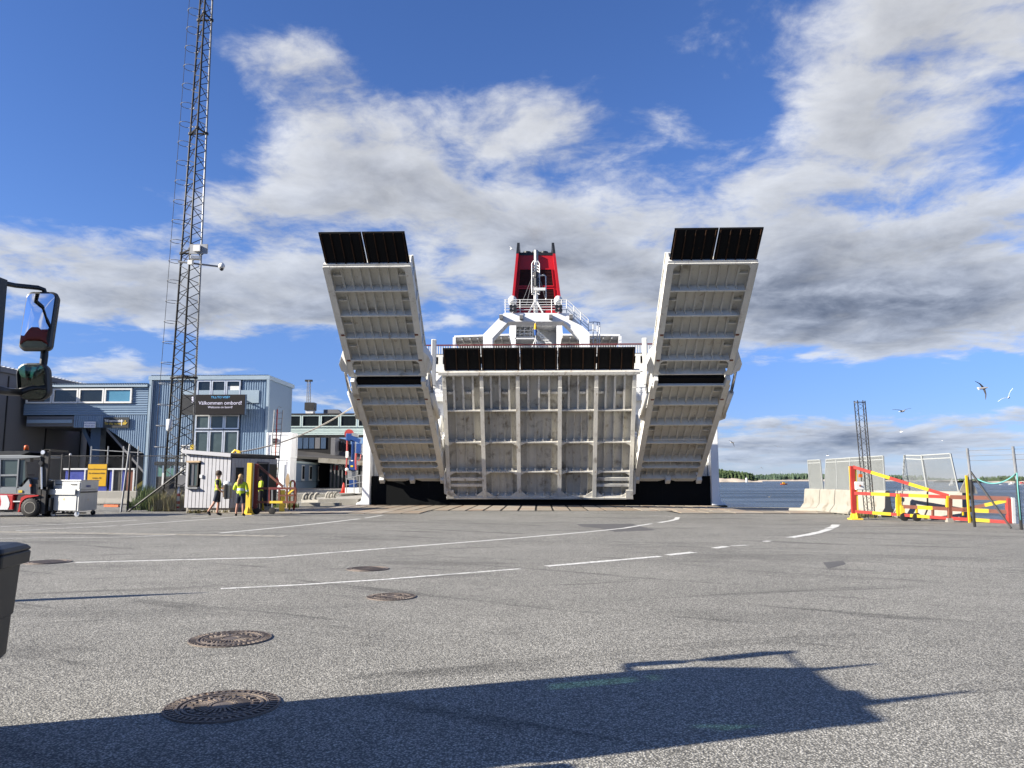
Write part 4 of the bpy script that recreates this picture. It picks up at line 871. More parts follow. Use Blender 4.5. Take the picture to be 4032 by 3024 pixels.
# ---------------------------------------------------------------- lattice mast
YM = 40.0; mw = lambda u, v, dy=0: W(u, v, Y=YM+dy)
Mt = thing('lattice_mast', 'tall dark triangular lattice mast with safety hoops standing behind the grey hut', 'mast', (mw(700, 1990).x, YM, 0))
legs = []
for pts, dy in (([(648, 1950), (663, 1690), (687, 1485), (719, 992), (751, 519), (784, 66), (800, -160)], 0), ([(691, 1960), (699, 1829), (721, 1494), (751, 1008), (777, 546), (802, 90), (816, -160)], -.75), ([(748, 1960), (758, 1768), (772, 1491), (796, 996), (812, 531), (833, 78), (845, -160)], 0)):
    a = mw(*pts[1], dy); b = mw(*pts[5], dy); d = (b-a); legs.append((a-d*((a.z)/d.z), b+d*(2.6/d.z)))
def lp(i, z): a, b = legs[i]; f = (z-a.z)/(b.z-a.z); return a.lerp(b, f)
for i, (a, b) in enumerate(legs): MB().tube([a, b], .055, 8).build('leg', M_dsteel if i != 2 else M_steel, Mt, True)
z = 0.; zt3 = legs[0][1].z; k = 0
bay = 1.0
while z < zt3-bay:
    for (i, j) in ((0, 1), (1, 2), (2, 0)):
        MB().tube([lp(i, z), lp(j, z+bay/2)], .022, 5).build('brace', M_dsteel, Mt); MB().tube([lp(j, z+bay/2), lp(i, z+bay)], .022, 5).build('brace', M_dsteel, Mt)
    z += bay
for v in (1488, 998, 528, 82):
    zz = mw(720, v).z
    for (i, j) in ((0, 1), (1, 2), (2, 0)): MB().tube([lp(i, zz), lp(j, zz)], .05, 6).build('flange_bar', M_dsteel, Mt)
    for i in range(3): MB().lathe(lp(i, zz), [(.11, -.06), (.11, .06)], 10).build('flange', M_dsteel, Mt)
hoops = []; z = 3.2
while z < zt3:
    p = lp(0, z); r = .36; c = p+Vector((-r*.9, .1, 0)); pts = [c+Vector((r*cos(a_), r*sin(a_)*1.1, 0)) for a_ in [pi*.12+i*pi*1.76/12 for i in range(13)]]
    MB().tube(pts, .018, 5).build('safety_hoop', M_steel, Mt); hoops.append(c+Vector((-r, 0, 0))); z += 1.12
MB().tube(hoops, .014, 5).build('cage_bar', M_dsteel, Mt)
a, b = mw(748, 1000, -.9), mw(819, 962, -.9); MB().bx(a.x, b.x, YM-.95, YM-.88, a.z, b.z).build('antenna_panel', M_steel, Mt); a, b = mw(762, 990, -1), mw(790, 966, -1); MB().bx(a.x, b.x, YM-1.08, YM-.96, a.z, b.z).build('equipment_box', M_whitep, Mt)
MB().tube([mw(702, 1030, -.6), mw(866, 1050, -.6)], .05, 8).build('camera_arm', M_steel, Mt)
p = mw(873, 1050, -.6); cm = MB().lathe(p, [(.05, .22), (.16, .10), (.17, -.04), (.12, -.1)], 12); cm = cm.build('camera_housing', M_whitep, Mt, True); MB().ball(p+Vector((0, 0, -.12)), .11).build('camera_dome', M_blackp, cm, True)
p = mw(769, 1015, -.9); MB().box(p, (.5, .28, .2), .3).build('camera_housing', M_whitep, Mt, bev=.03); p = mw(750, 1034, -.8); MB().box(p, (.24, .2, .24)).build('equipment_box', M_whitep, Mt)
p = mw(667, 1672, -.15); MB().lathe(p, [(.04, -.36), (.12, -.32), (.15, -.22), (.15, .28), (.03, .3)], 12).build('siren', M_whitep, Mt, True)
MB().box(mw(757, 1760, -.15), (.14, .14, .24)).build('junction_box', M_yel, Mt)
Y2 = 130; m2 = thing('lattice_mast', 'slim distant lattice mast rising behind the glazed walkway', 'mast', (W(1212, 1620, Y=Y2).x, Y2, ZG)); l2 = [(W(u0, 1640, Y=Y2+d), W(u1, 1497, Y=Y2+d)) for u0, u1, d in ((1206, 1210, 0), (1214, 1216, -.6), (1222, 1222, 0))]
for a, b in l2: MB().tube([a+(a-b)*.9, b], .07, 5).build('leg', M_steel, m2)
for k in range(12):
    for (i, j) in ((0, 1), (1, 2)): MB().tube([l2[i][0].lerp(l2[i][1], k/12), l2[j][0].lerp(l2[j][1], (k+1)/12)], .035, 4).build('brace', M_steel, m2)
MB().box(W(1216, 1499, Y=Y2), (1.2, .6, .3)).build('head', M_dsteel, m2)
# ---------------------------------------------------------------- gate hut
cs = [Vector((x-.13, y, 0)) for x, y in ((-16.12, 35.1), (-13.88, 34.75), (-12.98, 38.2), (-15.25, 38.6))]; Hh = thing('gate_hut', 'small grey boarded gate hut with one window and dark open door', 'hut', (-14.6, 36.6, 0))
ZR = [W(735, 1778, Y=35.1).z, W(905, 1792, Y=34.75).z, W(1018, 1797, Y=38.2).z]; zr = lambda f: ZR[0]+(ZR[1]-ZR[0])*f
core = [c.lerp((cs[0]+cs[2])/2, .04) for c in cs]
MB().add([c+Vector((0, 0, .22)) for c in core]+[c+Vector((0, 0, z)) for c, z in zip(core, (ZR[0]-.05, ZR[1]-.05, ZR[2]-.05, ZR[0]-.05))], [(3, 2, 1, 0), (4, 5, 6, 7), (0, 1, 5, 4), (1, 2, 6, 5), (2, 3, 7, 6), (3, 0, 4, 7)]).build('wall', M_dark, Hh)
MB().prism([(c.x, c.y) for c in core], 0, .22).build('plinth', M_conc, Hh)
def boards(a, b, n, m, z0, ztop, skip=None):
    d = (b-a); L = d.length; d /= L; nn = Vector((d.y, -d.x, 0)); w = L/n
    for i in range(n):
        s = i*w; f = (s+w/2)/L; zz = ztop(f); zz0 = z0
        parts = [(zz0, zz)]
        if skip and skip[0] < s+w/2 < skip[1]: parts = [(zz0, skip[2]), (skip[3], zz)]
        for (p, q) in parts:
            if q-p < .08: continue
            mb = MB(); c = a+d*(s+w/2)+nn*.02; mb.box(c+Vector((0, 0, (p+q)/2)), (w-.028, .026, q-p), atan2(d.y, d.x)); mb.build('board', m, Hh)
d01 = (cs[1]-cs[0]).normalized(); wz0, wz1 = W(760, 1917, Y=35).z, W(760, 1822, Y=35).z; ws0 = (W(744, 1860, Y=35.05)-cs[0]).dot(d01); ws1 = (W(787, 1860, Y=35.05)-cs[0]).dot(d01)
boards(cs[0], cs[1], 12, M_wood, .22, lambda f: zr(f)-.1, (ws0, ws1, wz0, wz1)); 
d12 = (cs[2]-cs[1]); dn = d12.normalized(); boards(cs[1], cs[2], 16, M_wood, .22, lambda f: ZR[1]+(ZR[2]-ZR[1])*f-.14, (d12.length*.53, d12.length*.98, .22, 2.25))
n0 = Vector((d01.y, -d01.x, 0)); a0 = atan2(d01.y, d01.x); c = cs[0]+d01*((ws0+ws1)/2)+n0*.05; wl = ws1-ws0
g = MB()
for sgn in (-1, 1): g.box(c+d01*sgn*(wl/2-.03)+Vector((0, 0, (wz0+wz1)/2)), (.06, .08, wz1-wz0), a0)
g.box(c+Vector((0, 0, wz1-.03)), (wl, .08, .06), a0); g.box(c+Vector((0, 0, wz0+.03)), (wl, .08, .06), a0); wo = g.build('window', M_dsteel, Hh)
MB().box(c-n0*.02+Vector((0, 0, (wz0+wz1)/2)), (wl-.1, .02, wz1-wz0-.1), a0).build('pane', M_glasscl, wo); MB().box(c+n0*.05+Vector((0, 0, wz0-.05)), (wl+.12, .2, .05), a0).build('sill', M_steel, wo); MB().box(c+n0*.03+Vector((0, 0, wz1+.05)), (wl+.16, .12, .08), a0).build('lintel', M_oak, wo)
MB().box(c+d01*.02-n0*.0+Vector((-.05, 0, (wz0+wz1)/2)), (.1, .03, wz1-wz0-.1), a0+.2).build('curtain', M_wooddk, wo)
MB().box(cs[0]+d01*(ws1+.16)+n0*.07+Vector((0, 0, wz0+.48)), (.12, .08, .14), a0).build('lamp_box', M_whitep, Hh)
rf = MB(); ov = [cs[0]+Vector((-.14, -.16, 0)), cs[1]+Vector((.02, -.16, 0)), cs[2]+Vector((.12, .1, 0)), cs[3]+Vector((-.1, .1, 0))]; zz = (ZR[0]+.06, ZR[1]+.05, ZR[2]+.05, ZR[0]+.05)
rf.add([c+Vector((0, 0, z-.15)) for c, z in zip(ov, zz)]+[c+Vector((0, 0, z)) for c, z in zip(ov, zz)], [(3, 2, 1, 0), (4, 5, 6, 7), (0, 1, 5, 4), (1, 2, 6, 5), (2, 3, 7, 6), (3, 0, 4, 7)]); rf.build('roof', M_roofd, Hh)
MB().beam(ov[0]+Vector((0, -.02, zz[0]-.06)), ov[1]+Vector((0, -.02, zz[1]-.06)), .03, .17).build('fascia', M_wood, Hh)
n1 = Vector((dn.y, -dn.x, 0)); a1 = atan2(dn.y, dn.x); c = cs[1]+dn*(d12.length*.66)+n1*.03; MB().box(c+Vector((0, 0, 1.25)), (.8, .03, 2.0), a1).build('doorway', M_dark, Hh)
g = MB(); [g.box(c+dn*s+n1*.02+Vector((0, 0, 1.25)), (.07, .09, 2.06), a1) for s in (-.43, .43)]; g.box(c+n1*.02+Vector((0, 0, 2.31)), (.93, .09, .07), a1); g.build('door_frame', M_wooddk, Hh)
MB().box(cs[1]+dn*(d12.length*.88)+n1*.06+Vector((0, 0, 1.25)), (.7, .05, 2.0), a1).build('door', M_dsteel, Hh)
c = cs[1]+dn*(d12.length*.16)+n1*.04; MB().box(c+Vector((0, 0, 1.55)), (.55, .03, 1.0), a1).build('side_window', M_glass, Hh)
# mooring hook on a post behind the hut, with the ferry's line
p = W(932, 1784, Y=42); k = thing('mooring_hook', 'yellow mooring hook on a dark post just behind the gate hut', 'mooring hook', (p.x, 42, 0)); MB().tube([(p.x, 42, 0), (p.x, 42, p.z-.15)], .14, 8).build('post', M_dsteel, k); MB().box((p.x-.1, 42, p.z-.08), (.55, .3, .16)).build('base_plate', M_yel, k, bev=.02); MB().tube([(p.x-.25, 42, p.z), (p.x-.1, 42, p.z+.16), (p.x+.12, 42, p.z+.1), (p.x+.15, 42, p.z-.05)], .06, 6).build('hook', M_yel, k); MB().box((p.x+.12, 42, p.z+.02), (.16, .2, .2)).build('release_block', M_yel, k)
b = W(1432, 1572, Y=47); pts = [Vector((p.x+.1, 42, p.z+.05)).lerp(b, i/14)-Vector((0, 0, .55*4*(i/14)*(1-i/14))) for i in range(15)]; solo(MB().tube(pts, .045, 6), 'mooring_rope', M_rope, 'taut pale mooring rope from the yellow hook to the ferry', 'rope', tuple(pts[0]), smooth=True)
# ---------------------------------------------------------------- chain link fence and what lies behind it
def chain(x0, x1, Y, z0, z1, par, sp=.085, r=.0017, y1=None):
    mb = MB(); L = sqrt((x1-x0)**2+((y1 if y1 is not None else Y)-Y)**2); h = z1-z0
    def P(s, z): f = s/L; return Vector((x0+(x1-x0)*f, Y+((y1 if y1 is not None else Y)-Y)*f, z))
    for sg in (1, -1):
        s = -h
        while s < L+h:
            a, b = (s, s+h*.8*1.0) if sg > 0 else (s+h*.8, s); z_a, z_b = z0, z1
            def clip(a, za, b, zb):
                if a < 0: za = za+(zb-za)*(0-a)/(b-a); a = 0
                if a > L: za = za+(zb-za)*(L-a)/(b-a); a = L
                return a, za
            if max(a, b) > 0 and min(a, b) < L:
                a2, za2 = clip(a, z_a, b, z_b); b2, zb2 = clip(b, z_b, a, z_a); mb.tube([P(a2, za2), P(b2, zb2)], r, 3, cap=False)
            s += sp
    return mb.build('chain_mesh', M_steel, par, kind='stuff')
YE = 35.7; fe = thing('chain_link_fence', 'rusty chain link fence with leaning pale pole beside the grey hut', 'fence', (-20, YE, 0))
xa, xb = -27.0, -16.3; chain(xa, xb, YE, .08, 2.62, fe)
for u in (230, 500): p = W(u, 2012, Y=YE); MB().tube([(p.x, YE+.04, 0), (p.x, YE+.04, 2.68)], .05, 8).build('post', M_dsteel, fe)
MB().tube([(xa, YE+.05, 2.6), (xb, YE+.05, 2.6)], .025, 6).build('top_wire', M_dsteel, fe)
a, b = W(476, 2013, Y=YE-.1), W(512, 1748, Y=YE-.1); MB().tube([(a.x, YE-.1, .0), b], .045, 8).build('leaning_pole', M_steel, fe)
a, b = W(505, 2008, Y=YE-.12), W(728, 1846, Y=YE-.05); MB().tube([(a.x, YE-.12, .02), b], .045, 8).build('brace', M_dsteel, fe)
f2 = thing('chain_link_fence', 'low railing of galvanised posts in the dark undercroft', 'fence', (-27, 50, 0))
for u in (361, 427, 488, 546): p = W(u, 1757, Y=50); MB().tube([(p.x, 50, 0), p], .04, 6).build('post', M_steel, f2)
a, b = W(361, 1771, Y=50), W(560, 1783, Y=50); MB().tube([a, b], .03, 6).build('rail', M_steel, f2)
t = board('warning_sign', 342, 1828, 421, 1914, YE-.06, M_signy, 'large yellow worksite notice with black text on the chain link fence', edge=M_ink, th=.03)
for s_, u, v, sz in (('Samordningsansvarig', 382, 1850, .105), ('för arbetsområdet', 381, 1866, .105), ('Inhabo AB', 381, 1885, .10)):
    lab(s_, sz, u, v, M_ink, t, YE-.065, bold=.002)
def barrier(c, L, rz, label, h=.85, m=None, sc=1):
    t = thing('concrete_barrier', label, 'barrier', c, rz, 'concrete barriers'); iv = INV[t.name]; INV[t.name] = Matrix.Identity(4)
    pr = [(-.30, 0), (-.30, .08), (-.14, .34), (-.09, h-.05), (-.06, h), (.06, h), (.09, h-.05), (.14, .34), (.30, .08), (.30, 0)]
    b = MB(); pr = [(y*sc, z) for y, z in pr]; b.extr([(-L/2, y, z+.04) for y, z in pr], (L, 0, 0)); b.build('body', m or M_concw, t, bev=.02)
    for sx in (-1, 1):
        for off in (.12, .55): MB().box((sx*(L/2-off), 0, .03), (.16, .5*sc, .06)).build('foot', m or M_concw, t)
    INV[t.name] = iv; return t
for u, lb in ((395, 'low grey concrete barrier behind the yellow worksite notice'), (452, 'low grey concrete barrier behind the white mooring bollard'), (510, 'low grey concrete barrier behind the leaning fence pole')):
    p = W(u, 1940, Y=46); barrier((p.x, 46, 0), .95, 0, lb, .78, M_conc)
tp = thing('tarpaulin_fence', 'row of blue tarpaulin panels with white edges and grey boards between them', 'fence', (-24, 46.6, 0))
for (u0, u1, m) in ((255, 333, M_tarp), (337, 424, M_tarp), (430, 443, M_tarp), (447, 476, M_roofd), (480, 492, M_tarp), (498, 524, M_rust)):
    a, b = W(u0, 1905, Y=46.6), W(u1, 1850, Y=46.6); MB().bx(a.x, b.x, 46.6, 46.66, .3, b.z).build('panel', m, tp)
a, b = W(250, 1850, Y=46.55), W(528, 1850, Y=46.55); MB().bx(a.x, b.x, 46.5, 46.7, a.z, a.z+.1).build('top_rail', M_whitep, tp)
for u in (335, 445, 527): p = W(u, 1850, Y=46.5); MB().bx(p.x-.04, p.x+.04, 46.5, 46.58, 0, p.z).build('post', M_whitep, tp)
p = W(455, 1978, z=0); bo = thing('mooring_bollard', 'squat white mooring bollard with rusty waist behind the fence', 'bollard', p); MB().lathe(p, [(.30, 0), (.28, .06), (.25, .22), (.33, .32)], 20).build('shaft', M_rust, bo, True); MB().lathe(p+Vector((0, 0, .3)), [(.28, 0), (.36, .05), (.36, .18), (.30, .26), (.05, .28)], 20).build('cap', M_whitep, bo, True)
a, b = W(412, 1996, z=0), W(468, 1997, z=0); solo(MB().beam(a+Vector((0, 0, .07)), b+Vector((0, 0, .07)), .12, .12), 'barrier_bar', M_orange, 'orange bar lying on the ground behind the fence', 'bar', tuple(a))
# fallen yellow barrier
p = W(586, 1962, z=0); t = thing('barrier_post', 'battered yellow barrier post with slanting yellow arm among the weeds', 'barrier', p); Yp = p.y; a, b = W(573, 1962, Y=Yp), W(600, 1853, Y=Yp); MB().bx(a.x, b.x, Yp, Yp+.35, 0, b.z).build('post', M_yel, t, bev=.02)
a, b = W(488, 1972, Y=Yp-.3), W(592, 1878, Y=Yp-.3); MB().beam((a.x, a.y, .1), b, .22, .24).build('arm', M_yel, t); a, b = W(572, 1958, Y=Yp-.06), W(592, 1912, Y=Yp-.06); MB().bx(a.x, b.x, Yp-.08, Yp-.02, a.z, b.z).build('reflector', M_redtape, t); MB().bx(a.x+.02, b.x-.02, Yp-.10, Yp-.085, a.z+.2, a.z+.34).build('reflector', M_orange, t)
for k in range(2): q = W(583, 1968+k*16, z=0); MB().box((q.x, q.y-.2, .08), (.35, .2, .12), .3).build('foot', M_yel, t)
# small wheel loader behind the mast
p = W(655, 1935, Y=50); p.z = 0; t = thing('wheel_loader', 'dark wheel loader with green tinted cab windows parked behind the mast', 'loader', p); q = lambda u, v, dy=0: W(u, v, Y=50+dy)
for (u0, v0, u1, v1) in ((612, 1815, 618, 1930), (640, 1803, 647, 1930), (684, 1803, 690, 1915)): a, b = q(u0, v1), q(u1, v0); MB().bx(a.x, b.x, 50, 50.12, a.z, b.z).build('cab_pillar', M_blackp, t)
a, b = q(610, 1832), q(690, 1818); MB().bx(a.x, b.x, 49.9, 51.6, a.z, b.z).build('cab_roof', M_blackp, t); a, b = q(636, 1806), q(692, 1800); MB().bx(a.x, b.x, 49.9, 51.0, a.z, b.z).build('roof_rack', M_blackp, t)
for u0, u1 in ((619, 638), (648, 668), (670, 683)): a, b = q(u0, 1875), q(u1, 1832); MB().bx(a.x, b.x, 50.04, 50.07, a.z, b.z).build('window', M_gglass, t)
a, b = q(612, 1935), q(690, 1876); MB().bx(a.x, b.x, 50.05, 52, .5, b.z).build('body', M_dsteel, t); a, b = q(641, 1918), q(656, 1862); MB().bx(a.x, b.x, 49.8, 49.9, a.z, b.z).build('white_panel', M_whitep, t)
for u in (622, 678): c = q(u, 1935); MB().lathe((c.x, 49.9, .45), [(.45, 0), (.45, .35), (.2, .35)], 18, 'Y').build('wheel', M_rub, t)
a, b = q(690, 1916), q(742, 1870); MB().bx(a.x, b.x, 49.9, 51.5, a.z, b.z).build('counterweight', M_greyb, t)
p = W(727, 1900, Y=54); p.z = ZG; t = thing('water_tank', 'white plastic tank in a wire cage behind the grey hut', 'tank', p); a, b = W(710, 1840, Y=54), W(750, 1752, Y=54); MB().bx(a.x, b.x, 54, 54.9, ZG, b.z).build('tank', M_whitep, t, bev=.05)
for k in range(6): zz = ZG+.2+(b.z-ZG-.3)*k/5; MB().bx(a.x-.04, b.x+.04, 53.93, 53.97, zz, zz+.04).build('cage_bar', M_steel, t)
for k in range(4): xx = a.x+(b.x-a.x)*k/3; MB().bx(xx-.02, xx+.02, 53.9, 53.94, ZG, b.z).build('cage_bar', M_steel, t)
# ---------------------------------------------------------------- weeds and grass along the fence
def tuft(mb, c, h, n, spread, lean=.5, w=.012):
    for _ in range(n):
        a = random.uniform(0, 2*pi); r = random.uniform(0, spread); b = Vector((c[0]+r*cos(a), c[1]+r*sin(a), c[2])); hh = h*random.uniform(.4, 1); l = hh*lean*random.uniform(.2, 1); a2 = random.uniform(0, 2*pi); d = Vector((cos(a2), sin(a2), 0)); s = Vector((-d.y, d.x, 0))*w
        m = b+d*l*.35+Vector((0, 0, hh*.6)); t = b+d*l+Vector((0, 0, hh)); mb.add([b-s, b+s, m+s*.8, m-s*.8, t], [(0, 1, 2, 3), (3, 2, 4)])
gd = MB(); gw = MB()
for k in range(60): u = random.uniform(600, 728); p = W(u, random.uniform(2006, 2014), z=0); tuft(gd, p, random.uniform(.5, 1.15), 26, .28)
for k in range(50): u = random.uniform(515, 700); p = W(u, random.uniform(1992, 2013), z=0); tuft(gw, p, random.uniform(.3, .9), 34, .3, .7, .022)
for k in range(16): p = W(random.uniform(545, 600), random.uniform(1975, 1995), z=0); tuft(gw, p, random.uniform(.9, 1.5), 30, .3, .6, .03)
for k in range(26): u = random.uniform(735, 900); p = W(u, 2021, z=0); tuft(gd, p, .22, 12, .15)
for k in range(44): u = random.choice((random.uniform(1020, 1100), random.uniform(1130, 1165))); p = W(u, random.uniform(1994, 2002), z=0); tuft(gw if k % 2 else gd, p, .32, 26, .25)
for k in range(14): p = W(random.uniform(3370, 3440), random.uniform(2030, 2042), z=0); tuft(gd if k % 3 else gw, p, .28, 20, .2)
struct(gd, 'dry_grass', M_grass, kind='stuff'); struct(gw, 'weeds', M_weed, kind='stuff')
# ---------------------------------------------------------------- marker posts
def marker(u, v, h, m1, m2, label, bands):
    p = W(u, v, z=0); t = thing('marker_post', label, 'marker post', p); MB().box(p+Vector((0, 0, .045)), (.62, .36, .09), .1).build('base', M_rub, t, bev=.02); MB().lathe(p+Vector((0, 0, .08)), [(.075, 0), (.07, h*.97), (.04, h), (.04, h+.06), (.01, h+.07)], 12).build('post', m1, t, True)
    for (z0, z1) in bands: MB().lathe(p+Vector((0, 0, .08+z0)), [(.077, 0), (.0755, z1-z0)], 12).build('band', m2, t, True)
marker(700, 2013, .98, M_whitep, M_redtape, 'white marker post with red reflective bands beside the dry grass', [(.05, .16), (.26, .40), (.62, .76)])
marker(789, 2018, .94, M_redtape, M_yel2, 'red marker post with one yellow band in front of the grey hut', [(.62, .76)])
# ---------------------------------------------------------------- containers, cabin, walkway, shore-power arm
def container(Y, u0, v0, u1, v1, depth, label, door):
    a, b = W(u0, v1, Y=Y), W(u1, v0, Y=Y); t = thing('container', label, 'container', ((a.x+b.x)/2, Y, a.z), 0, 'white containers stacked on the quay')
    MB().bx(a.x+.06, b.x-.06, Y+.07, Y+depth-.05, a.z+.02, b.z-.05).build('body', M_hullw, t)
    for x in (a.x, b.x-.14): MB().bx(x, x+.14, Y, Y+.16, a.z, b.z).build('corner_post', M_hullw, t, bev=.015); MB().bx(x, x+.14, Y+depth-.16, Y+depth, a.z, b.z).build('corner_post', M_hullw, t)
    for z0, z1 in ((a.z, a.z+.14), (b.z-.16, b.z)): MB().bx(a.x+.14, b.x-.14, Y+.02, Y+.14, z0, z1).build('end_rail', M_hullw, t); MB().bx(b.x-.13, b.x-.01, Y+.16, Y+depth-.16, z0, z1).build('side_rail', M_hullw, t)
    c = MB(); corr(c, (b.x-.07, Y+.16), (b.x-.07, Y+depth-.16), a.z+.14, b.z-.16, .28, .03); c.build('side_sheet', M_hullw, t)
    if door:
        xm = a.x+(b.x-a.x)*.42; MB().bx(xm, b.x-.3, Y+.03, Y+.075, a.z+.16, b.z-.25).build('door', M_hullw, t, bev=.01); MB().tube([(b.x-.42, Y+.01, a.z+.3), (b.x-.42, Y+.01, b.z-.5)], .02, 6).build('lock_rod', M_steel, t)
    else: MB().bx(a.x+.5, a.x+.85, Y+.0, Y+.07, b.z-.85, b.z-.45).build('vent', M_dsteel, t)
    return t
container(58, 1032, 1803, 1143, 1935, 1.5, 'white steel container with a door under a second container', True)
container(58.1, 1046, 1703, 1149, 1802, 1.5, 'white container with a small vent stacked on top of another', False)
# site cabin, its long side running back from the quay
A = W(1158, 1925, Y=84); B = W(1296, 1915, Y=101); A.z = B.z = ZG; d = (B-A).normalized(); L = (B-A).length; nn = Vector((d.y, -d.x, 0)); zt4 = W(1158, 1822, Y=84).z; an = atan2(d.y, d.x)
t = thing('site_cabin', 'long pale blue site cabin with four narrow windows on the quay', 'cabin', (A+B)/2-nn*1.4); bx = lambda s, n_, z, dims, nm, m, par=None: MB().box(A+d*s+nn*n_+Vector((0, 0, z)), dims, an).build(nm, m, par or t)
bx(L/2, -1.4, (zt4-ZG)/2, (L, 2.8, zt4-ZG), 'wall', M_cabin); bx(L/2, -1.4, zt4-ZG+.08, (L+.3, 3.1, .2), 'roof', M_mint); bx(L/2, .01, .75, (L, .04, .06), 'trim', M_bluedk); bx(.06, .02, (zt4-ZG)/2, (.14, .08, zt4-ZG), 'corner_trim', M_bluelt)
for f in (.20, .40, .66, .86):
    s = L*f; w = bx(s, .04, 1.75, (1.15, .08, 1.75), 'window', M_whitep); bx(s, .09, 1.78, (.85, .03, 1.45), 'pane', M_glass, w); bx(s, .12, .84, (1.25, .14, .06), 'sill', M_bluelt, w)
# glazed passenger walkway on the terminal
YW = 78.0; gw = lambda u, v: W(u, v, Y=YW); t = thing('glazed_walkway', 'elevated mint green passenger walkway with a band of dark windows', 'walkway', (gw(1300, 1700).x, YW+2, ZG))
x0, x1 = gw(1090, 1700).x, gw(1520, 1700).x; zm0, zm1, zw = gw(1300, 1713).z, gw(1300, 1682).z, gw(1300, 1634).z
corrh(MB(), (x0, YW), (x1, YW), zm0, zm1, .14, .03).build('cladding', M_mint, t); MB().bx(x0, x1, YW+.1, YW+4, zm0-.05, zm1).build('floor_box', M_greyb, t); MB().bx(x0, x1, YW-.15, YW+4.2, zw, zw+.16).build('roof', M_dsteel, t)
us = [1060, 1133, 1188, 1262, 1338, 1408, 1470, 1530]
for i in range(7):
    a, b = gw(us[i], 1660).x, gw(us[i+1], 1660).x; window(t, a+.03, b-.03, zm1, zw, YW+.05, M_mint, M_glass, .12)
for u in (1120, 1475): p = gw(u, 1800); MB().bx(p.x-.35, p.x+.35, YW+1.2, YW+1.9, ZG, zm0-.05).build('pillar', M_greyb, t)
a = gw(1190, 1622); MB().box((a.x+.25, YW+2, zw+.45), (.8, .8, .55)).build('roof_vent', M_whitep, t); MB().box((a.x+.25, YW+2, zw+1.05), (1.0, 1.0, .8)).build('vent_cowl', M_dsteel, t); a = gw(1275, 1625); MB().extr([(a.x-.6, YW+2, zw+.15), (a.x+1.5, YW+2, zw+.15), (a.x+.9, YW+2, zw+.75), (a.x-.6, YW+2, zw+.75)], (0, 1, 0)).build('roof_hatch', M_greyb, t)
# waiting hall under the walkway
YH = 92.0; hw = lambda u, v, dy=0: W(u, v, Y=YH+dy); t = thing('waiting_hall', 'dark roofed terminal hall with glazed upper storey under the walkway', 'building', (hw(1290, 1800).x, YH+6, ZG))
a, b = hw(1120, 1775), hw(1286, 1715); MB().bx(a.x, b.x, YH+3, YH+12, ZG, b.z).build('upper_storey', M_dark, t)
for k in range(5): x = hw(1172+k*23, 1750, 3).x; MB().bx(x, x+.62, YH+2.9, YH+2.98, hw(0, 1768, 3).z, hw(0, 1718, 3).z).build('pane', M_bluedk if k != 3 else M_greyb, t)
a, b = hw(1284, 1780), hw(1303, 1715); MB().bx(a.x, b.x, YH+2, YH+4, ZG, b.z).build('pillar', M_greyb, t)
r = MB(); P = [hw(1120, 1802, -2), hw(1470, 1822, -2), hw(1470, 1800, 8), hw(1120, 1758, 6)]; r.extr([P[0], P[1], P[2], P[3]], (0, 0, .25)); r.build('roof', M_roofd, t)
MB().beam(hw(1255, 1812, -3), hw(1470, 1826, -3), .3, .55).build('roof_edge', M_concw, t)
for k in range(10):
    u = 1304+k*15; p = hw(u, 1830, -1); MB().beam((p.x, p.y, ZG), p, .14, .14).build('post', M_greyb, t)
p = hw(1295, 1900, 1.0); q_ = hw(1470, 1830, 1.0); MB().bx(p.x, q_.x, YH+1.2, YH+1.3, ZG, q_.z).build('shop_front', M_glasscl, t); MB().bx(hw(1303, 1900).x, hw(1322, 1900).x, YH+.9, YH+1.0, hw(0, 1852).z, hw(0, 1832).z).build('red_sign', M_fkred, t)
for u in (1326, 1345): MB().bx(hw(u, 1900).x, hw(u+14, 1900).x, YH+.9, YH+1.0, hw(0, 1850).z, hw(0, 1832).z).build('white_sign', M_whitep, t)
# truss stairs right of the pillar
r = MB()
for k in range(6): r.beam(hw(1310+k*14, 1730+k*4, 4), hw(1316+k*14, 1768+k*3, 4), .4, .5)
r.build('stair_flight', M_dsteel, t)
# blue shore-power arm
YP = 57.0; pw = lambda u, v, dy=0: W(u, v, Y=YP+dy); t = thing('shore_power_arm', 'blue shore power cable arm with red hoses standing on the quay', 'machine', (pw(1390, 1950).x, YP+.3, .34))
def PB(nm, m, u0, v0, u1, v1, dep=.5, dy=0, bev=.03): a, b = pw(u0, v1, dy), pw(u1, v0, dy); return MB().bx(a.x, b.x, YP+dy, YP+dy+dep, a.z, b.z).build(nm, m, t, bev=bev)
PB('column', M_mblue, 1382, 1725, 1398, 1820); PB('head', M_mblue, 1360, 1706, 1385, 1736, .6, -.1, .08); a, b = pw(1383, 1722), pw(1418, 1738); MB().beam(a, b, .28, .3).build('jib', M_mblue, t); MB().beam(pw(1385, 1710), pw(1412, 1716), .14, .22).build('cable_tray', M_steel, t)
MB().lathe(pw(1375, 1708, .2), [(.34, -.1), (.34, .1)], 16, 'Y').build('sheave', M_hose, t); PB('drive_box', M_mblue, 1401, 1746, 1422, 1784, .5, -.15); PB('side_box', M_whitep, 1422, 1747, 1430, 1792, .3); PB('cabinet', M_mblue, 1373, 1812, 1400, 1852, .6, -.2); PB('label', M_yel2, 1380, 1832, 1390, 1839, .02, -.23, 0); PB('label', M_whitep, 1381, 1812, 1390, 1816, .02, -.23, 0)
PB('pedestal', M_steel, 1368, 1853, 1402, 1890, .6); PB('base_column', M_mblue, 1374, 1890, 1402, 1920, .5); PB('base_frame', M_whitep, 1358, 1920, 1420, 1944, 1.0)
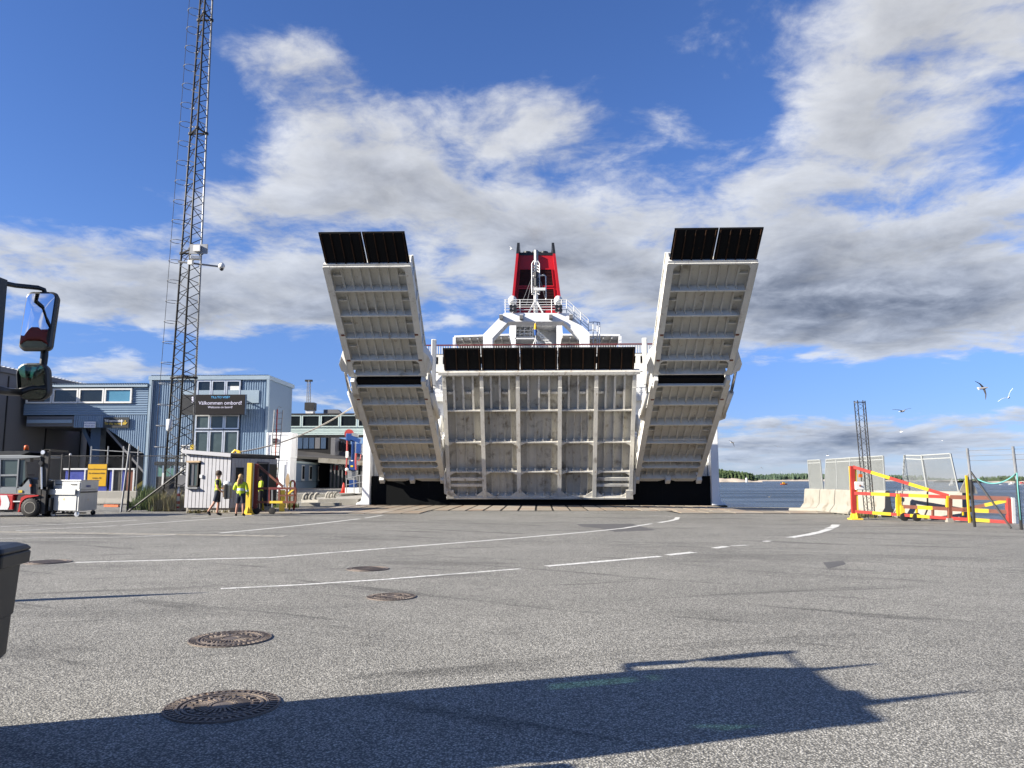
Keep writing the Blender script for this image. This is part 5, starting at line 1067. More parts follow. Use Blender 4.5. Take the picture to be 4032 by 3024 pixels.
MB().tube([pw(1367, 1735, -.2), pw(1366, 1800, -.2), pw(1363, 1870, -.2)], .06, 8).build('hose', M_hose, t); MB().tube([pw(1402, 1785, -.2), pw(1400, 1820, -.2), pw(1402, 1850, -.2)], .07, 8).build('hose', M_hose, t); MB().tube([pw(1421, 1790, -.2), pw(1419, 1808, -.3), pw(1410, 1815, -.3)], .035, 6).build('hose', M_hose, t); MB().box(pw(1367, 1790, -.25), (.2, .2, .5)).build('plug', M_whitep, t, bev=.04); MB().ball(pw(1366, 1849, -.25), .14).build('coupling', M_whitep, t)
for (u0, v0, u1, v1) in ((1364, 1885, 1418, 1871), (1364, 1910, 1418, 1899), (1364, 1883, 1364, 1940), (1394, 1878, 1394, 1940), (1415, 1872, 1415, 1940), (1415, 1872, 1436, 1871), (1415, 1900, 1436, 1898)): MB().tube([pw(u0, v0, -.5), pw(u1, v1, -.5)], .03, 6).build('railing', M_steel, t)
# traffic cone, hooped bollards, edge of quay
p = W(1352, 1943, Y=58); p.z = .5; t = thing('traffic_cone', 'red traffic cone beside the blue shore power arm', 'traffic cone', p); MB().box(p+Vector((0, 0, .02)), (.5, .5, .04)).build('base', M_cone, t); MB().lathe(p+Vector((0, 0, .03)), [(.19, 0), (.04, .72), (.02, .73)], 14).build('cone', M_cone, t, True)
for i, (u, v) in enumerate(((1196, 1969), (1207, 1968), (1220, 1968), (1240, 1967), (1285, 1962), (1294, 1962), (1307, 1961), (1315, 1961))):
    p = W(u, v, z=.34 if u > 1200 else .0); p = W(u, v, z=.34); t = thing('mooring_bollard', 'short curved bollard in the cluster of four at the ledge end by the gate' if u < 1260 else 'short curved bollard in the cluster of four nearer the traffic cone', 'bollard', p, random.uniform(-.4, .4), 'curved bollards along the quay ledge'); pts = [p+Vector((.10*sin(a), 0, .16+.18*k/3+0)) for k, a in enumerate((0, .1, .5, 1.2))]; MB().tube([p]+pts+[p+Vector((.24, 0, .36))], [.10, .09, .085, .085, .085, .06], 8).build('stem', M_conc, t, True); MB().lathe(p, [(.16, 0), (.15, .04)], 10).build('flange', M_conc, t)
# ---------------------------------------------------------------- rescue ladder with lifebuoy
YL = 42.0; rw = lambda u, v, dy=0: W(u, v, Y=YL+dy); t = thing('rescue_ladder', 'tall red pole and aluminium rescue ladder in front of the white containers', 'ladder', (rw(1078, 1985).x, YL, 0))
for pts in (((1081, 1614), (1052, 1990)), ((1114, 1615), (1084, 1990))): a, b = rw(*pts[0]), rw(*pts[1]); b.z = 0.02; MB().tube([b, a], .028, 6).build('stile', M_steel, t)
for k in range(17): f = (k+.5)/17; a = rw(1081-29*f, 1614+376*f); b = rw(1114-30*f, 1615+375*f); MB().tube([a, b], .018, 5).build('rung', M_steel, t)
a, b = rw(1092, 1612, -.1), rw(1077, 1985, -.1); b.z = 0; MB().tube([b, a], .035, 8).build('pole', M_redtape, t); MB().tube([rw(1092, 1612, -.1), rw(1098, 1600, -.1), rw(1108, 1606, -.1)], .015, 5).build('hook', M_steel, t); MB().tube([rw(1087, 1750, -.15), rw(1080, 1870, -.15)], .025, 6).build('boat_hook', M_orange, t); MB().box(rw(1083, 1845, -.15), (.26, .03, .12)).build('tag', M_yel2, t)
p = rw(1072, 1898, -.35); t = thing('lifebuoy', 'white and red lifebuoy hung on the rescue ladder', 'lifebuoy', p-Vector((0, 0, .37))); R = .30
for k in range(8):
    pts = [p+Vector((R*cos(a), 0, R*sin(a))) for a in [k*pi/4+pi/8*0+j*pi/4/4 for j in range(5)]]; MB().tube(pts, .078, 8).build('segment', M_whitep if k in (1, 2, 5, 6) else M_redtape, t, True)
MB().tube([p+Vector((-.18, -.08, .2)), p+Vector((.02, -.1, -.1)), p+Vector((.02, -.1, -.4))], .05, 6).build('line_bag', M_whitep, t)
p = W(1145, 1940, Y=40); p.z = 0; t = thing('paddle_sign', 'brown leaf shaped wooden paddle standing beside the lifebuoy', 'sign', p); a = W(1134, 1862, Y=40); pts = []
for k in range(13): f = k/12; pts.append((a.x+.09*sin(pi*f)*1.0, 40, a.z-(.82*f)))
for k in range(11, 0, -1): f = k/12; pts.append((a.x-.13*sin(pi*f), 40, a.z-(.82*f)))
MB().extr(pts, (0, .04, 0)).build('blade', M_oak, t); MB().tube([(a.x, 40.02, a.z-.75), (a.x, 40.02, 0)], .03, 6).build('shaft', M_oak, t)
def hoop(u, v, Y, m, label):
    p = W(u, v, Y=Y); p.z = 0; h = W(u, 1892, Y=Y).z; t = thing('hoop_barrier', label, 'hoop barrier', p); pts = [p+Vector((-.11, 0, 0)), p+Vector((-.11, 0, h-.12)), p+Vector((-.06, 0, h-.02)), p+Vector((.06, 0, h-.02)), p+Vector((.11, 0, h-.12)), p+Vector((.11, 0, 0))]; MB().tube(pts[:3], .045, 8).build('leg', M_yel, t, True); MB().tube(pts[2:], .045, 8).build('leg', m, t, True)
hoop(1149, 1985, 37.5, M_redtape, 'yellow and red hoop barrier beside the open gate leaf')
p = W(1021, 1990, Y=36.3); p.z = 0; t = thing('caution_marker', 'yellow folding floor marker behind the red gate post', 'marker', p); MB().extr([(p.x-.15, p.y, 0), (p.x+.15, p.y, 0), (p.x+.05, p.y+.08, .8), (p.x-.05, p.y+.08, .8)], (0, .03, 0)).build('front_leaf', M_yel2, t); MB().extr([(p.x-.15, p.y+.3, 0), (p.x+.15, p.y+.3, 0), (p.x+.05, p.y+.14, .8), (p.x-.05, p.y+.14, .8)], (0, .03, 0)).build('back_leaf', M_yel2, t)
p = W(1108, 1988, Y=35.6); p.z = 0; solo(MB().bx(p.x-.1, p.x+.1, 35.6, 35.8, 0, 1.02), 'steel_post', M_yel, 'plain yellow square post behind the rusty gate leaf', 'post', tuple(p), bev=.015)
# ---------------------------------------------------------------- striped swing gates
def stripe(par, a, b, w, h, seg, cols, name='rail', up=(0, 0, 1)):
    a = Vector(a); b = Vector(b); L = (b-a).length; n = max(1, round(L/seg)); o = MB().beam(a, b, w*.96, h*.96, up).build(name, cols[0], par)
    for i in range(n):
        if i % 2 == 1 or len(cols) > 2: MB().beam(a.lerp(b, i/n), a.lerp(b, (i+1)/n), w, h, up).build('stripe', cols[i % len(cols)] if len(cols) > 2 else cols[1], o)
    return o
def gatepost(u, v0, v1, w, label):
    p = W(u, v0, z=0); t = thing('gate_post', label, 'gate post', p); h = W(u+8, v1, Y=p.y).z; MB().box(p+Vector((0, 0, h/2)), (w, w, h)).build('post', M_yel, t, bev=.012); MB().box(p+Vector((0, 0, .03)), (w*2, w*2, .05)).build('foot_plate', M_yel, t)
    for sx in (-1, 1): MB().extr([p+Vector((sx*w/2, -.02, .05)), p+Vector((sx*w, -.02, .05)), p+Vector((sx*w/2, -.02, .35))], (0, .03, 0)).build('gusset', M_yel, t); MB().extr([p+Vector((-.015, sx*w/2, .05)), p+Vector((-.015, sx*w, .05)), p+Vector((-.015, sx*w/2, .35))], (.03, 0, 0)).build('gusset', M_yel, t)
    return p, h
pL, hL = gatepost(978, 2026, 1823, .21, 'tall yellow square gate post in front of the hut doorway')
YG = 33.4; lw = lambda u, v: W(u, v, Y=YG); t = thing('swing_gate', 'open swing gate of rusty red and yellow bars on a caster wheel', 'gate', (lw(1012, 2000).x, YG, 0))
a = lw(1012, 1826); MB().beam((a.x, YG, .25), a, .16, .14).build('hinge_post', M_darkred, t); MB().beam(lw(1014, 1830), lw(1114, 1916), .09, .09).build('diagonal', M_rust, t)
for v, c in ((1923, (M_rust, M_darkred)), (1977, (M_rust, M_yel))): stripe(t, lw(1012, v), lw(1165, v), .09, .10, .6, c)
MB().beam(lw(1095, 1951), lw(1165, 1950), .08, .07).build('mid_rail', M_rust, t)
for u in (1060, 1100, 1130, 1164): MB().beam(lw(u, 1923), lw(u, 1977), .08, .08).build('upright', M_rust if u != 1060 else M_darkred, t)
MB().beam(lw(1125, 1952), lw(1164, 1921), .07, .07).build('brace', M_yel, t)
p = lw(1072, 2000); MB().beam((p.x, YG, .14), lw(1072, 1925), .06, .06).build('caster_stem', M_steel, t); MB().lathe((p.x, YG-.05, .15), [(.05, 0), (.15, .01), (.15, .09), (.05, .10)], 16, 'Y').build('caster_wheel', M_rub, t); p = lw(1010, 2010); MB().lathe((p.x, YG-.05, .15), [(.05, 0), (.15, .01), (.15, .09), (.05, .10)], 16, 'Y').build('caster_wheel', M_rub, t)
# right-hand gate
p = W(3367, 2045, z=0); YR = p.y; p1 = W(3992, 2058, z=0); 
gL = Vector((p.x-.1, YR-.25, 0)); gR = Vector((W(3985, 2050, Y=27.3).x, 27.3, 0)); gd_ = (gR-gL); gLen = gd_.length; gd_.normalize()
def rg(u, v):   # point on the vertical plane of the gate leaf
    dd = ray(u, v); nn = Vector((gd_.y, -gd_.x, 0)); o = Vector((0, 0, CAMH)); k = (gL-o).dot(nn)/dd.dot(nn); return o+dd*k
gatepost(3368, 2046, 1836, .21, 'tall yellow gate post carrying the striped gate at the quay edge')
t = thing('swing_gate', 'long red and yellow striped swing gate with sloping top bar at the quay edge', 'gate', gL)
Z = lambda x, y: rg(3130+x*.20344, 1780+y*.20344); Z2 = lambda x, y: rg(3530+x*.22694, 1780+y*.22694); RY_ = (M_redp, M_yel2)
stripe(t, Z(1105, 270), Z(1140, 1185), .16, .14, 9, (M_redp,), 'hinge_post')
stripe(t, Z(1120, 285), Z2(905, 760), .10, .12, .62, RY_, 'top_bar'); stripe(t, Z(1120, 795), Z2(900, 780), .10, .12, .60, RY_); stripe(t, Z(1150, 1150), Z2(920, 1150), .10, .11, .58, RY_, 'bottom_rail')
MB().beam(Z(2000, 810), Z(2015, 1235), .16, .14).build('upright', M_yel2, t); MB().beam(Z2(900, 760), Z2(900, 960), .15, .12).build('upright', M_yel2, t); MB().beam(Z2(925, 790), Z2(925, 1170), .12, .13).build('upright', M_rust, t)
stripe(t, Z2(110, 945), Z2(890, 985), .09, .13, .50, (M_rust, M_yel2), 'mid_rail'); MB().beam(Z2(95, 930), Z2(100, 1070), .15, .12).build('upright', M_yel, t)
MB().beam(Z2(350, 975), Z2(350, 1090), .06, .07).build('upright', M_yel2, t); MB().beam(Z2(630, 995), Z2(630, 1105), .06, .10).build('upright', M_rust, t); MB().beam(Z2(1150, 960), Z2(1155, 1100), .04, .05).build('upright', M_yel2, t); MB().beam(Z2(1250, 1000), Z2(1250, 1160), .06, .07).build('upright', M_redp, t)
MB().beam(Z2(930, 780), Z2(1960, 805), .12, .14).build('top_tube', M_rust, t); stripe(t, Z2(960, 990), Z2(1930, 1040), .09, .14, .55, (M_rust, M_yel2), 'mid_rail'); stripe(t, Z2(1150, 1000), Z2(1920, 840), .09, .12, .62, (M_rust, M_yel2), 'brace'); stripe(t, Z2(950, 1150), Z2(1960, 1215), .10, .12, .62, RY_, 'bottom_rail')
MB().beam(Z2(1940, 800), Z2(1965, 1235), .16, .16).build('end_post', M_redp, t); MB().beam(Z2(2010, 790), Z2(2030, 1235), .10, .12).build('end_plate', M_whitep, t)
for x, y in ((140, 1190), (355, 1175)):
    c = Z2(x, y); c.z = .15; MB().beam(c, Z2(x, 1090), .05, .06).build('caster_stem', M_steel, t); MB().lathe(c+Vector((0, -.05, 0)), [(.05, 0), (.15, .01), (.15, .10), (.05, .11)], 16, 'Y').build('caster_wheel', M_rub, t)
c = Z2(925, 1265); c.z = .05; MB().box(c+Vector((0, 0, .02)), (.22, .2, .14)).build('stop_block', M_concw, t)
c = Z(1235, 650); MB().box(c+Vector((0, -.05, 0)), (.30, .14, .30)).build('control_box', M_whitep, t, bev=.02); MB().lathe(c+Vector((0, -.12, 0)), [(.04, 0), (.02, -.06)], 8, 'Y').build('knob', M_rust, t)
# ---------------------------------------------------------------- quay-side barriers with wire screens, truss, fence
def qbar(u0, u1, v, label, Lx=None, Y=None, rz=None):
    a, b = W(u0, v[0], z=0), W(u1, v[1], z=0); d = b-a; t = barrier(((a.x+b.x)/2, (a.y+b.y)/2, 0), d.length*.97, atan2(d.y, d.x), label, 1.02, M_concw, 1.25); t['group'] = 'concrete barriers'; return t
S1 = [W(3168, 2004, z=0), W(3225, 2010, z=0), W(3290, 2017, z=0), W(3370, 2024, z=0), W(3500, 2036, z=0)]
def seq(P, labels):
    for i in range(len(P)-1):
        a, b = P[i], P[i+1]; d = b-a; tt = barrier(((a+b)/2)[:], d.length*.955, atan2(d.y, d.x), labels[i], 1.02, M_concw, 1.3)
BY = [(14.35, 41.6), (14.25, 39.2), (14.35, 36.6), (14.55, 34.0), (14.75, 31.6)]
P_ = [Vector((W(u, 1950, Y=y).x, y, 0)) for u, y in ((3176, 38.6), (3238, 36.9), (3298, 35.2), (3372, 33.5), (3498, 31.8))]
seq(P_, ['pale concrete barrier with a white boom propped against it at the end of the row', 'pale concrete barrier second in the row from the propped white boom', 'sand stained concrete barrier just left of the striped gate hinge', 'pale concrete barrier behind the gate post and lattice truss'])
P2_ = [Vector((W(u, 1950, Y=y).x, y, 0)) for u, y in ((3530, 31.6), (3660, 30.4), (3800, 29.2))]
seq(P2_, ['pale concrete barrier behind the caster wheel of the striped gate', 'pale concrete barrier streaked with gate shadows below the wide mesh screen'])
M_mesh = mat('mesh_zinc', (.27, .285, .285), .6, .0, var=.06, vs=2)
def screen(corners, label, nx=34, nz=60, wr=.0085):
    # corners: bl, br, tr, tl as 3-D points
    bl, br, tr, tl = corners; t = thing('mesh_screen', label, 'screen', (bl+br)/2, 0, 'wire mesh spray screens on the barriers'); mb = MB()
    P = lambda s, z: bl.lerp(br, s).lerp(tl.lerp(tr, s), z)
    for i in range(nx+1): mb.tube([P(i/nx, 0), P(i/nx, 1)], wr*.75, 3, cap=False)
    for i in range(nz+1): mb.tube([P(0, i/nz), P(1, i/nz)], wr, 3, cap=False)
    mb.build('wire_mesh', M_mesh, t, kind='stuff')
    for s in (0, 1): MB().beam(P(s, -.12), P(s, 1), .05, .05).build('side_bar', M_mesh, t)
    for z in (0, .9, 1): MB().beam(P(0, z)+Vector((0, .03, 0)), P(1, z)+Vector((0, .03, 0)), .035, .04).build('cross_bar', M_mesh, t)
    return t
sq = lambda u, v, Y: W(u, v, Y=Y); z1 = lambda x, y: (3130+x*.20344, 1780+y*.20344); z2 = lambda x, y: (3530+x*.22694, 1780+y*.22694)
def sc4(f, pts, ys, label, **k): screen([sq(*f(*p), y) for p, y in zip(pts, ys)], label, **k)
sc4(z1, [(295, 712), (548, 722), (490, 150), (250, 160)], [38.1, 36.9, 36.7, 37.9], 'narrow separate mesh screen panel at the free end of the row', nx=40, nz=100)
sc4(z1, [(580, 718), (835, 735), (805, 130), (605, 142)], [36.7, 35.6, 35.4, 36.5], 'mesh screen panel with pale overlap, next to the narrow separate one', nx=42, nz=110)
sc4(z1, [(828, 735), (1100, 748), (1075, 110), (800, 130)], [35.6, 34.6, 34.4, 35.4], 'mesh screen panel left of the yellow gate post', nx=42, nz=110)
sc4(z1, [(1090, 748), (1420, 765), (1400, 92), (1065, 112)], [34.6, 33.1, 32.9, 34.4], 'mesh screen panel directly behind the lattice truss', nx=46, nz=100)
sc4(z1, [(1410, 765), (1745, 778), (1710, 72), (1395, 92)], [33.1, 32.0, 31.8, 32.9], 'mesh screen panel closing the row beside the open gap', nx=46, nz=100)
sc4(z2, [(105, 640), (565, 745), (445, 60), (135, 55)], [31.6, 30.8, 30.6, 31.4], 'see-through mesh screen on the left of the separate pair', nx=40, nz=70, wr=.0055)
sc4(z2, [(540, 735), (1095, 755), (935, 25), (430, 55)], [30.75, 29.6, 29.4, 30.55], 'slanting see-through mesh screen on the right of the separate pair', nx=50, nz=70, wr=.0055)
a, b = W(3168, 2003, z=0), W(3331, 1926, Y=35.6); t = thing('boom_pole', 'white boom pole propped on the concrete barriers', 'pole', a); bb = Vector((b.x, b.y, b.z)); MB().tube([a+Vector((0, -.5, .06)), a.lerp(bb, .45)+Vector((0, -.5, .03))], .06, 10).build('lower_tube', M_whitep, t, True); MB().tube([a.lerp(bb, .44)+Vector((0, -.5, .03)), bb+Vector((0, -.5, 0))], .075, 10).build('upper_tube', M_whitep, t, True)
# lattice truss, four legs
YT = 31.0; tw_ = lambda u, v, dy=0: W(u, v, Y=YT+dy); t = thing('lattice_truss', 'open topped square lattice truss standing behind the striped gate', 'mast', (tw_(3415, 2040).x, YT, 0))
lg = []
for u0, u1, dy in ((3363, 3406, 0), (3376, 3420, -.4), (3397, 3436, .45), (3406, 3446, .0)):
    b = tw_(u1, 2040, dy); a = tw_(u0, 1578 if dy in (0,) else 1576, dy); b.z = 0; lg.append((b, a)); MB().tube([b, a], .02, 6).build('leg', M_dsteel, t)
for k in range(20):
    for (i, j) in ((0, 1), (1, 3), (3, 2), (2, 0)):
        p, q = (i, j) if k % 2 else (j, i); MB().tube([lg[p][0].lerp(lg[p][1], k/20), lg[q][0].lerp(lg[q][1], (k+1)/20)], .007, 4).build('brace', M_dsteel if j != 3 else M_steel, t)
for f in (.985,):
    for (i, j) in ((0, 1), (1, 3), (3, 2), (2, 0)): MB().tube([lg[i][0].lerp(lg[i][1], f), lg[j][0].lerp(lg[j][1], f)], .018, 5).build('top_bar', M_steel, t)
MB().box(tw_(3388, 1873, -.5), (.12, .1, .12)).build('red_lamp', M_orange, t)
# fence on the quay edge
fa, fb = W(3838, 2075, z=0), W(4022, 2086, z=0); fb2 = fa+(fb-fa)*1.9; t = thing('chain_link_fence', 'see-through chain link fence with barbed wire along the quay edge', 'fence', fa)
chain(fa.x, fb2.x, fa.y, .05, 1.95, t, .07, .0016, y1=fb2.y)
for p in (fa, fb): MB().tube([p, p+Vector((-.02, 0, 1.5))], .045, 8).build('post', M_dsteel, t); MB().tube([p+Vector((-.02, 0, 1.5)), p+Vector((-.06, 0, 2.5))], .042, 8).build('post_top', M_steel, t)
for z in (2.1, 2.25, 2.42): MB().tube([fa+Vector((0, 0, z)), fb2+Vector((0, 0, z))], .006, 4).build('barbed_wire', M_steel, t)
MB().tube([fa+Vector((0, 0, 1.75)), fb+Vector((-.3, 0, .05))], .03, 8).build('brace', M_dsteel, t)
q0, q1 = W(3838, 1880, Y=fa.y-.1), W(4004, 1862, Y=fb.y-.1); solo(MB().tube([q0.lerp(q1, i/10)-Vector((0, 0, .42*4*(i/10)*(1-i/10)*.6)) for i in range(11)]+[q1+Vector((-.02, -.02, -.4)), q1+Vector((0, 0, -1.4))], .02, 6), 'hanging_rope', M_turq, 'slack turquoise rope tied along the quay fence', 'rope', tuple(q0), smooth=True)
p = W(3805, 1958, Y=27.9); p.z = 0; t = thing('warning_sign', 'back of a pale triangular warning sign on a yellow post', 'sign', p); zz = lambda x, y: W(*z2(x, y), Y=27.9); a, b, c = zz(1085, 700), zz(1415, 725), zz(1250, 360); pts = []
for (p0, p1, p2) in ((c, a, b), (a, b, c), (b, c, a)):
    for f in (.10, .0): 
        pass
    pts += [p1.lerp(p0, .09), p1.lerp((p0+p2)/2, .03), p1.lerp(p2, .09)]
MB().extr(pts, (0, .03, 0)).build('plate', M_concw, t); m_, n_ = zz(1215, 770), zz(1215, 405); MB().bx(m_.x-.03, m_.x+.03, 27.8, 27.86, 0, n_.z).build('post', M_yel2, t)
# ---------------------------------------------------------------- forklift truck (side on, facing the cart)
YK = 30.7; kw = lambda x, y, dy=0: W(x*.21704, 1700+y*.21704, Y=YK+dy)
t = thing('forklift', 'red and grey forklift truck with orange beacon parked beside the steel cart', 'forklift', (kw(200, 1500).x, YK+.7, 0))
def KP(nm, pts, m, dep=1.3, dy=0, par=None, bev=0): return MB().extr([kw(x, y, dy) for x, y in pts], (0, dep, 0)).build(nm, m, par or t, bev=bev)
KP('chassis', [(-700, 1440), (240, 1440), (330, 1150), (700, 1150), (720, 1240), (690, 1330), (400, 1330), (330, 1460), (-700, 1470)], M_dsteel, 1.2, .06)
KP('counterweight', [(-700, 1130), (240, 1150), (225, 1415), (-700, 1410)], M_fkred, 1.3, 0, bev=.03)
KP('white_wave', [(0, 1152), (125, 1152), (150, 1210), (172, 1285), (165, 1350), (135, 1412), (-20, 1412), (15, 1330), (20, 1260)], M_whitep, .01, -.012)
KP('step_box', [(245, 1155), (385, 1155), (370, 1440), (230, 1440)], M_darkred, 1.0, .15); KP('step', [(235, 1255), (365, 1255), (365, 1275), (235, 1275)], M_whitep, .3, .0)
pts = [(320, 1460), (380, 1195), (470, 1150), (700, 1148), (690, 1165), (560, 1185)]+[(540+175*cos(a), 1365-175*sin(a)) for a in [pi*.45+i*pi*.62/8 for i in range(9)]]+[(345, 1455)]
KP('front_fender', pts, M_fkred, .42, -.02)
KP('side_panel', [(0, 1000), (300, 1010), (300, 1115), (0, 1110)], M_fkgrey, 1.25, .02); KP('front_panel', [(310, 1020), (400, 1000), (520, 860), (545, 950), (550, 1125), (305, 1120)], M_fkgrey, 1.25, .02)
KP('cowl', [(545, 940), (735, 950), (735, 1150), (555, 1130)], M_blackp, 1.1, .1); KP('dashboard', [(350, 850), (520, 830), (720, 880), (720, 950), (350, 1000)], M_blackp, 1.0, .14)
for (p, q) in (((10, 490), (0, 1000)), ((345, 490), (310, 1010)), ((470, 500), (480, 840)), ((735, 460), (760, 900))):
    for dy in (.03, 1.22): MB().beam(kw(*p, dy), kw(*q, dy), .055, .06).build('cab_pillar', M_fkgrey if p[0] < 400 else M_blackp, t)
MB().beam(kw(10, 790, .03), kw(330, 785, .03), .05, .07).build('door_rail', M_fkgrey, t); MB().beam(kw(10, 495, .03), kw(345, 495, .03), .05, .05).build('door_rail', M_fkgrey, t)
for pts in ([(30, 515), (325, 515), (315, 770), (25, 770)], [(20, 810), (275, 800), (300, 900), (290, 1000), (10, 990)], [(350, 515), (465, 515), (470, 850), (340, 1000)]): KP('window', pts, M_glasscl, .012, .06)
KP('roof', [(-600, 430), (360, 420), (735, 440), (735, 465), (370, 490), (-600, 490)], M_fkgrey, 1.34, -.02, bev=.02); KP('roof_top', [(-600, 350), (520, 350), (530, 372), (380, 420), (-600, 425)], M_blackp, 1.2, .05)
p = kw(475, 345, .3); MB().lathe(p, [(.09, 0), (.09, .03)], 12).build('beacon_base', M_blackp, t); MB().lathe(p+Vector((0, 0, .03)), [(.085, 0), (.085, .17), (.04, .2)], 12).build('beacon', M_orange, t, True)
MB().lathe(kw(540, 790, .6), [(.18, 0), (.18, .03), (.15, .03), (.15, 0)], 14).build('steering_wheel', M_blackp, t); KP('seat', [(225, 660), (320, 650), (330, 800), (215, 780)], M_blackp, .5, .4, bev=.04)
KP('work_lamp', [(470, 480), (550, 475), (545, 550), (475, 545)], M_blackp, .2, -.05); MB().lathe(kw(735, 570, -.05), [(.09, 0), (.07, .06)], 12, 'Y').build('mirror', M_blackp, t); MB().box(kw(555, 975, -.02), (.07, .05, .10)).build('indicator', M_orange, t); MB().box(kw(370, 1083, 0), (.16, .02, .10)).build('label', M_yel2, t)
c = kw(540, 1365, -.06); c.z = .375; R = .375
def wheel(c, R, wd, par):
    w = MB().lathe(c, [(R*.62, 0), (R*.95, 0), (R, .04), (R, wd-.04), (R*.95, wd), (R*.62, wd)], 32, 'Y').build('wheel', M_rub, par, True)
    for k in range(22):
        a = 2*pi*k/22; MB().box(c+Vector((R*1.0*cos(a), wd/2, R*1.0*sin(a))), (.035, wd*.9, .05), R=Matrix.Rotation(-a, 3, 'Y')).build('lug', M_rub, w)
    MB().lathe(c, [(R*.22, .05), (R*.5, .05), (R*.56, -.005), (R*.62, -.01), (R*.62, .06), (R*.3, .08)], 24, 'Y').build('rim', M_concw, w, True); MB().lathe(c, [(.01, .02), (R*.2, .03), (R*.2, .09)], 12, 'Y').build('hub', M_dsteel, w)
wheel(c, R, .26, t); c2 = c.copy(); c2.y += 1.05; wheel(c2, R, .26, t)
for dy in (.05, 1.12):     # mast rails
    for (x0, x1, y0) in ((745, 800, 318), (815, 890, 330)):
        a, b = kw(x0, y0, dy), kw(x1, y0, dy); MB().bx(a.x, b.x, YK+dy, YK+dy+.14, .12, a.z).build('mast_rail', M_dsteel, t)
    MB().tube([kw(755, 640, dy-.03), kw(760, 1040, dy-.03)], .035, 8).build('tilt_cylinder', M_alu, t)
a, b = kw(745, 345, 0), kw(900, 318, 0); MB().bx(a.x, b.x, YK+.05, YK+1.26, a.z-.02, b.z).build('mast_crosshead', M_dsteel, t); MB().bx(a.x, b.x, YK+.05, YK+1.26, 1.1, 1.2).build('mast_crossbar', M_dsteel, t); MB().lathe(kw(775, 372, -.02), [(.085, 0), (.085, .05)], 16, 'Y').build('pulley', M_alu, t)
a = kw(900, 1400, .2); MB().bx(a.x, a.x+.08, YK+.1, YK+1.2, .25, .75).build('fork_carriage', M_blackp, t)
for dy in (.35, .95): MB().bx(a.x+.08, a.x+1.05, YK+dy-.06, YK+dy+.06, .10, .15).build('fork', M_dsteel, t); MB().bx(a.x+.08, a.x+.13, YK+dy-.06, YK+dy+.06, .12, .7).build('fork_shank', M_dsteel, t)
# ---------------------------------------------------------------- steel waste cart
A, B_, Cn = W(194, 2020, Y=31.1), W(306, 2026, Y=30.6), W(380, 2008, Y=32.4); A.z = B_.z = Cn.z = 0; e1 = (B_-A); e2 = (Cn-B_); e1.z = e2.z = 0; L1 = e1.length; L2 = min(e2.length, 1.9); e1.normalize(); e2.normalize(); zt5 = W(306, 1890, Y=B_.y).z; up_ = Vector((0, 0, 1))
t = thing('waste_cart', 'stainless steel waste cart marked 4 on small casters beside the forklift', 'cart', (A+B_)/2+e2*L2/2)
def CB(nm, m, s0, s1, d0, d1, z0, z1, bev=.01): return MB().extr([A+e1*(L1*s0)+e2*(L2*d0)+up_*z0, A+e1*(L1*s1)+e2*(L2*d0)+up_*z0, A+e1*(L1*s1)+e2*(L2*d1)+up_*z0, A+e1*(L1*s0)+e2*(L2*d1)+up_*z0], up_*(z1-z0)).build(nm, m, t, bev=bev)
zk = zt5/1.5
CB('tub', M_inox, 0, 1, 0, 1, .24*zk, 1.11*zk); CB('rim_band', M_inox, -.07, .90, -.07, -.002, .90*zk, 1.12*zk); CB('lid_box', M_inox, .04, 1.02, .04, .99, 1.115*zk, 1.47*zk); CB('lid', M_inox, .0, 1.04, -.0, 1.02, 1.47*zk, 1.50*zk, .005); CB('front_hatch', M_inox, .14, .93, -.02, .0, .27*zk, .86*zk, .004); CB('hatch_top', M_inox, .12, .98, .02, .035, 1.13*zk, 1.42*zk, .004); CB('side_rail', M_dsteel, 1.0, 1.03, .06, .96, .98*zk, 1.03*zk, .004)
for s in (.25, .78): CB('handle', M_dsteel, s-.1, s+.1, .0, .015, 1.30*zk, 1.335*zk, .004)
for s, d in ((.1, .06), (.93, .06), (.93, .92), (.1, .92)):
    c = A+e1*(L1*s)+e2*(L2*d)+up_*.11; MB().lathe(c-Vector((0, .025, 0)), [(.03, 0), (.10, .005), (.10, .05), (.03, .055)], 16, 'Y').build('caster_wheel', M_alu if d < .5 else M_rub, t); MB().beam(c, c+up_*.16, .05, .08).build('caster_fork', M_steel, t)
o = A+e1*(L1*.47)-e2*(L2*.02)+up_*(.66*zk); text('4', .17*zk, o, e1, up_, M_txy, t, off=.01); o = B_+e2*(L2*.45)+up_*(.62*zk)+e1*.005; text('4', .17*zk, o, e2, up_, M_txy, t, off=.01); o = A+e1*(L1*1.02)+e2*(L2*.30)+up_*(1.20*zk); text('WASTEC', .12*zk, o, e2, up_, M_txb, t, off=.01, bold=.004)
p = W(272, 1892, Y=34.6); q = W(277, 1790, Y=34.6); t = thing('chain_pole', 'thin dark chain hung pole standing behind the steel cart', 'pole', (p.x, 34.6, 0)); MB().tube([(p.x, 34.6, 0), q], .035, 6).build('pole', M_dsteel, t); MB().ball(q, .055).build('knob', M_whitep, t)
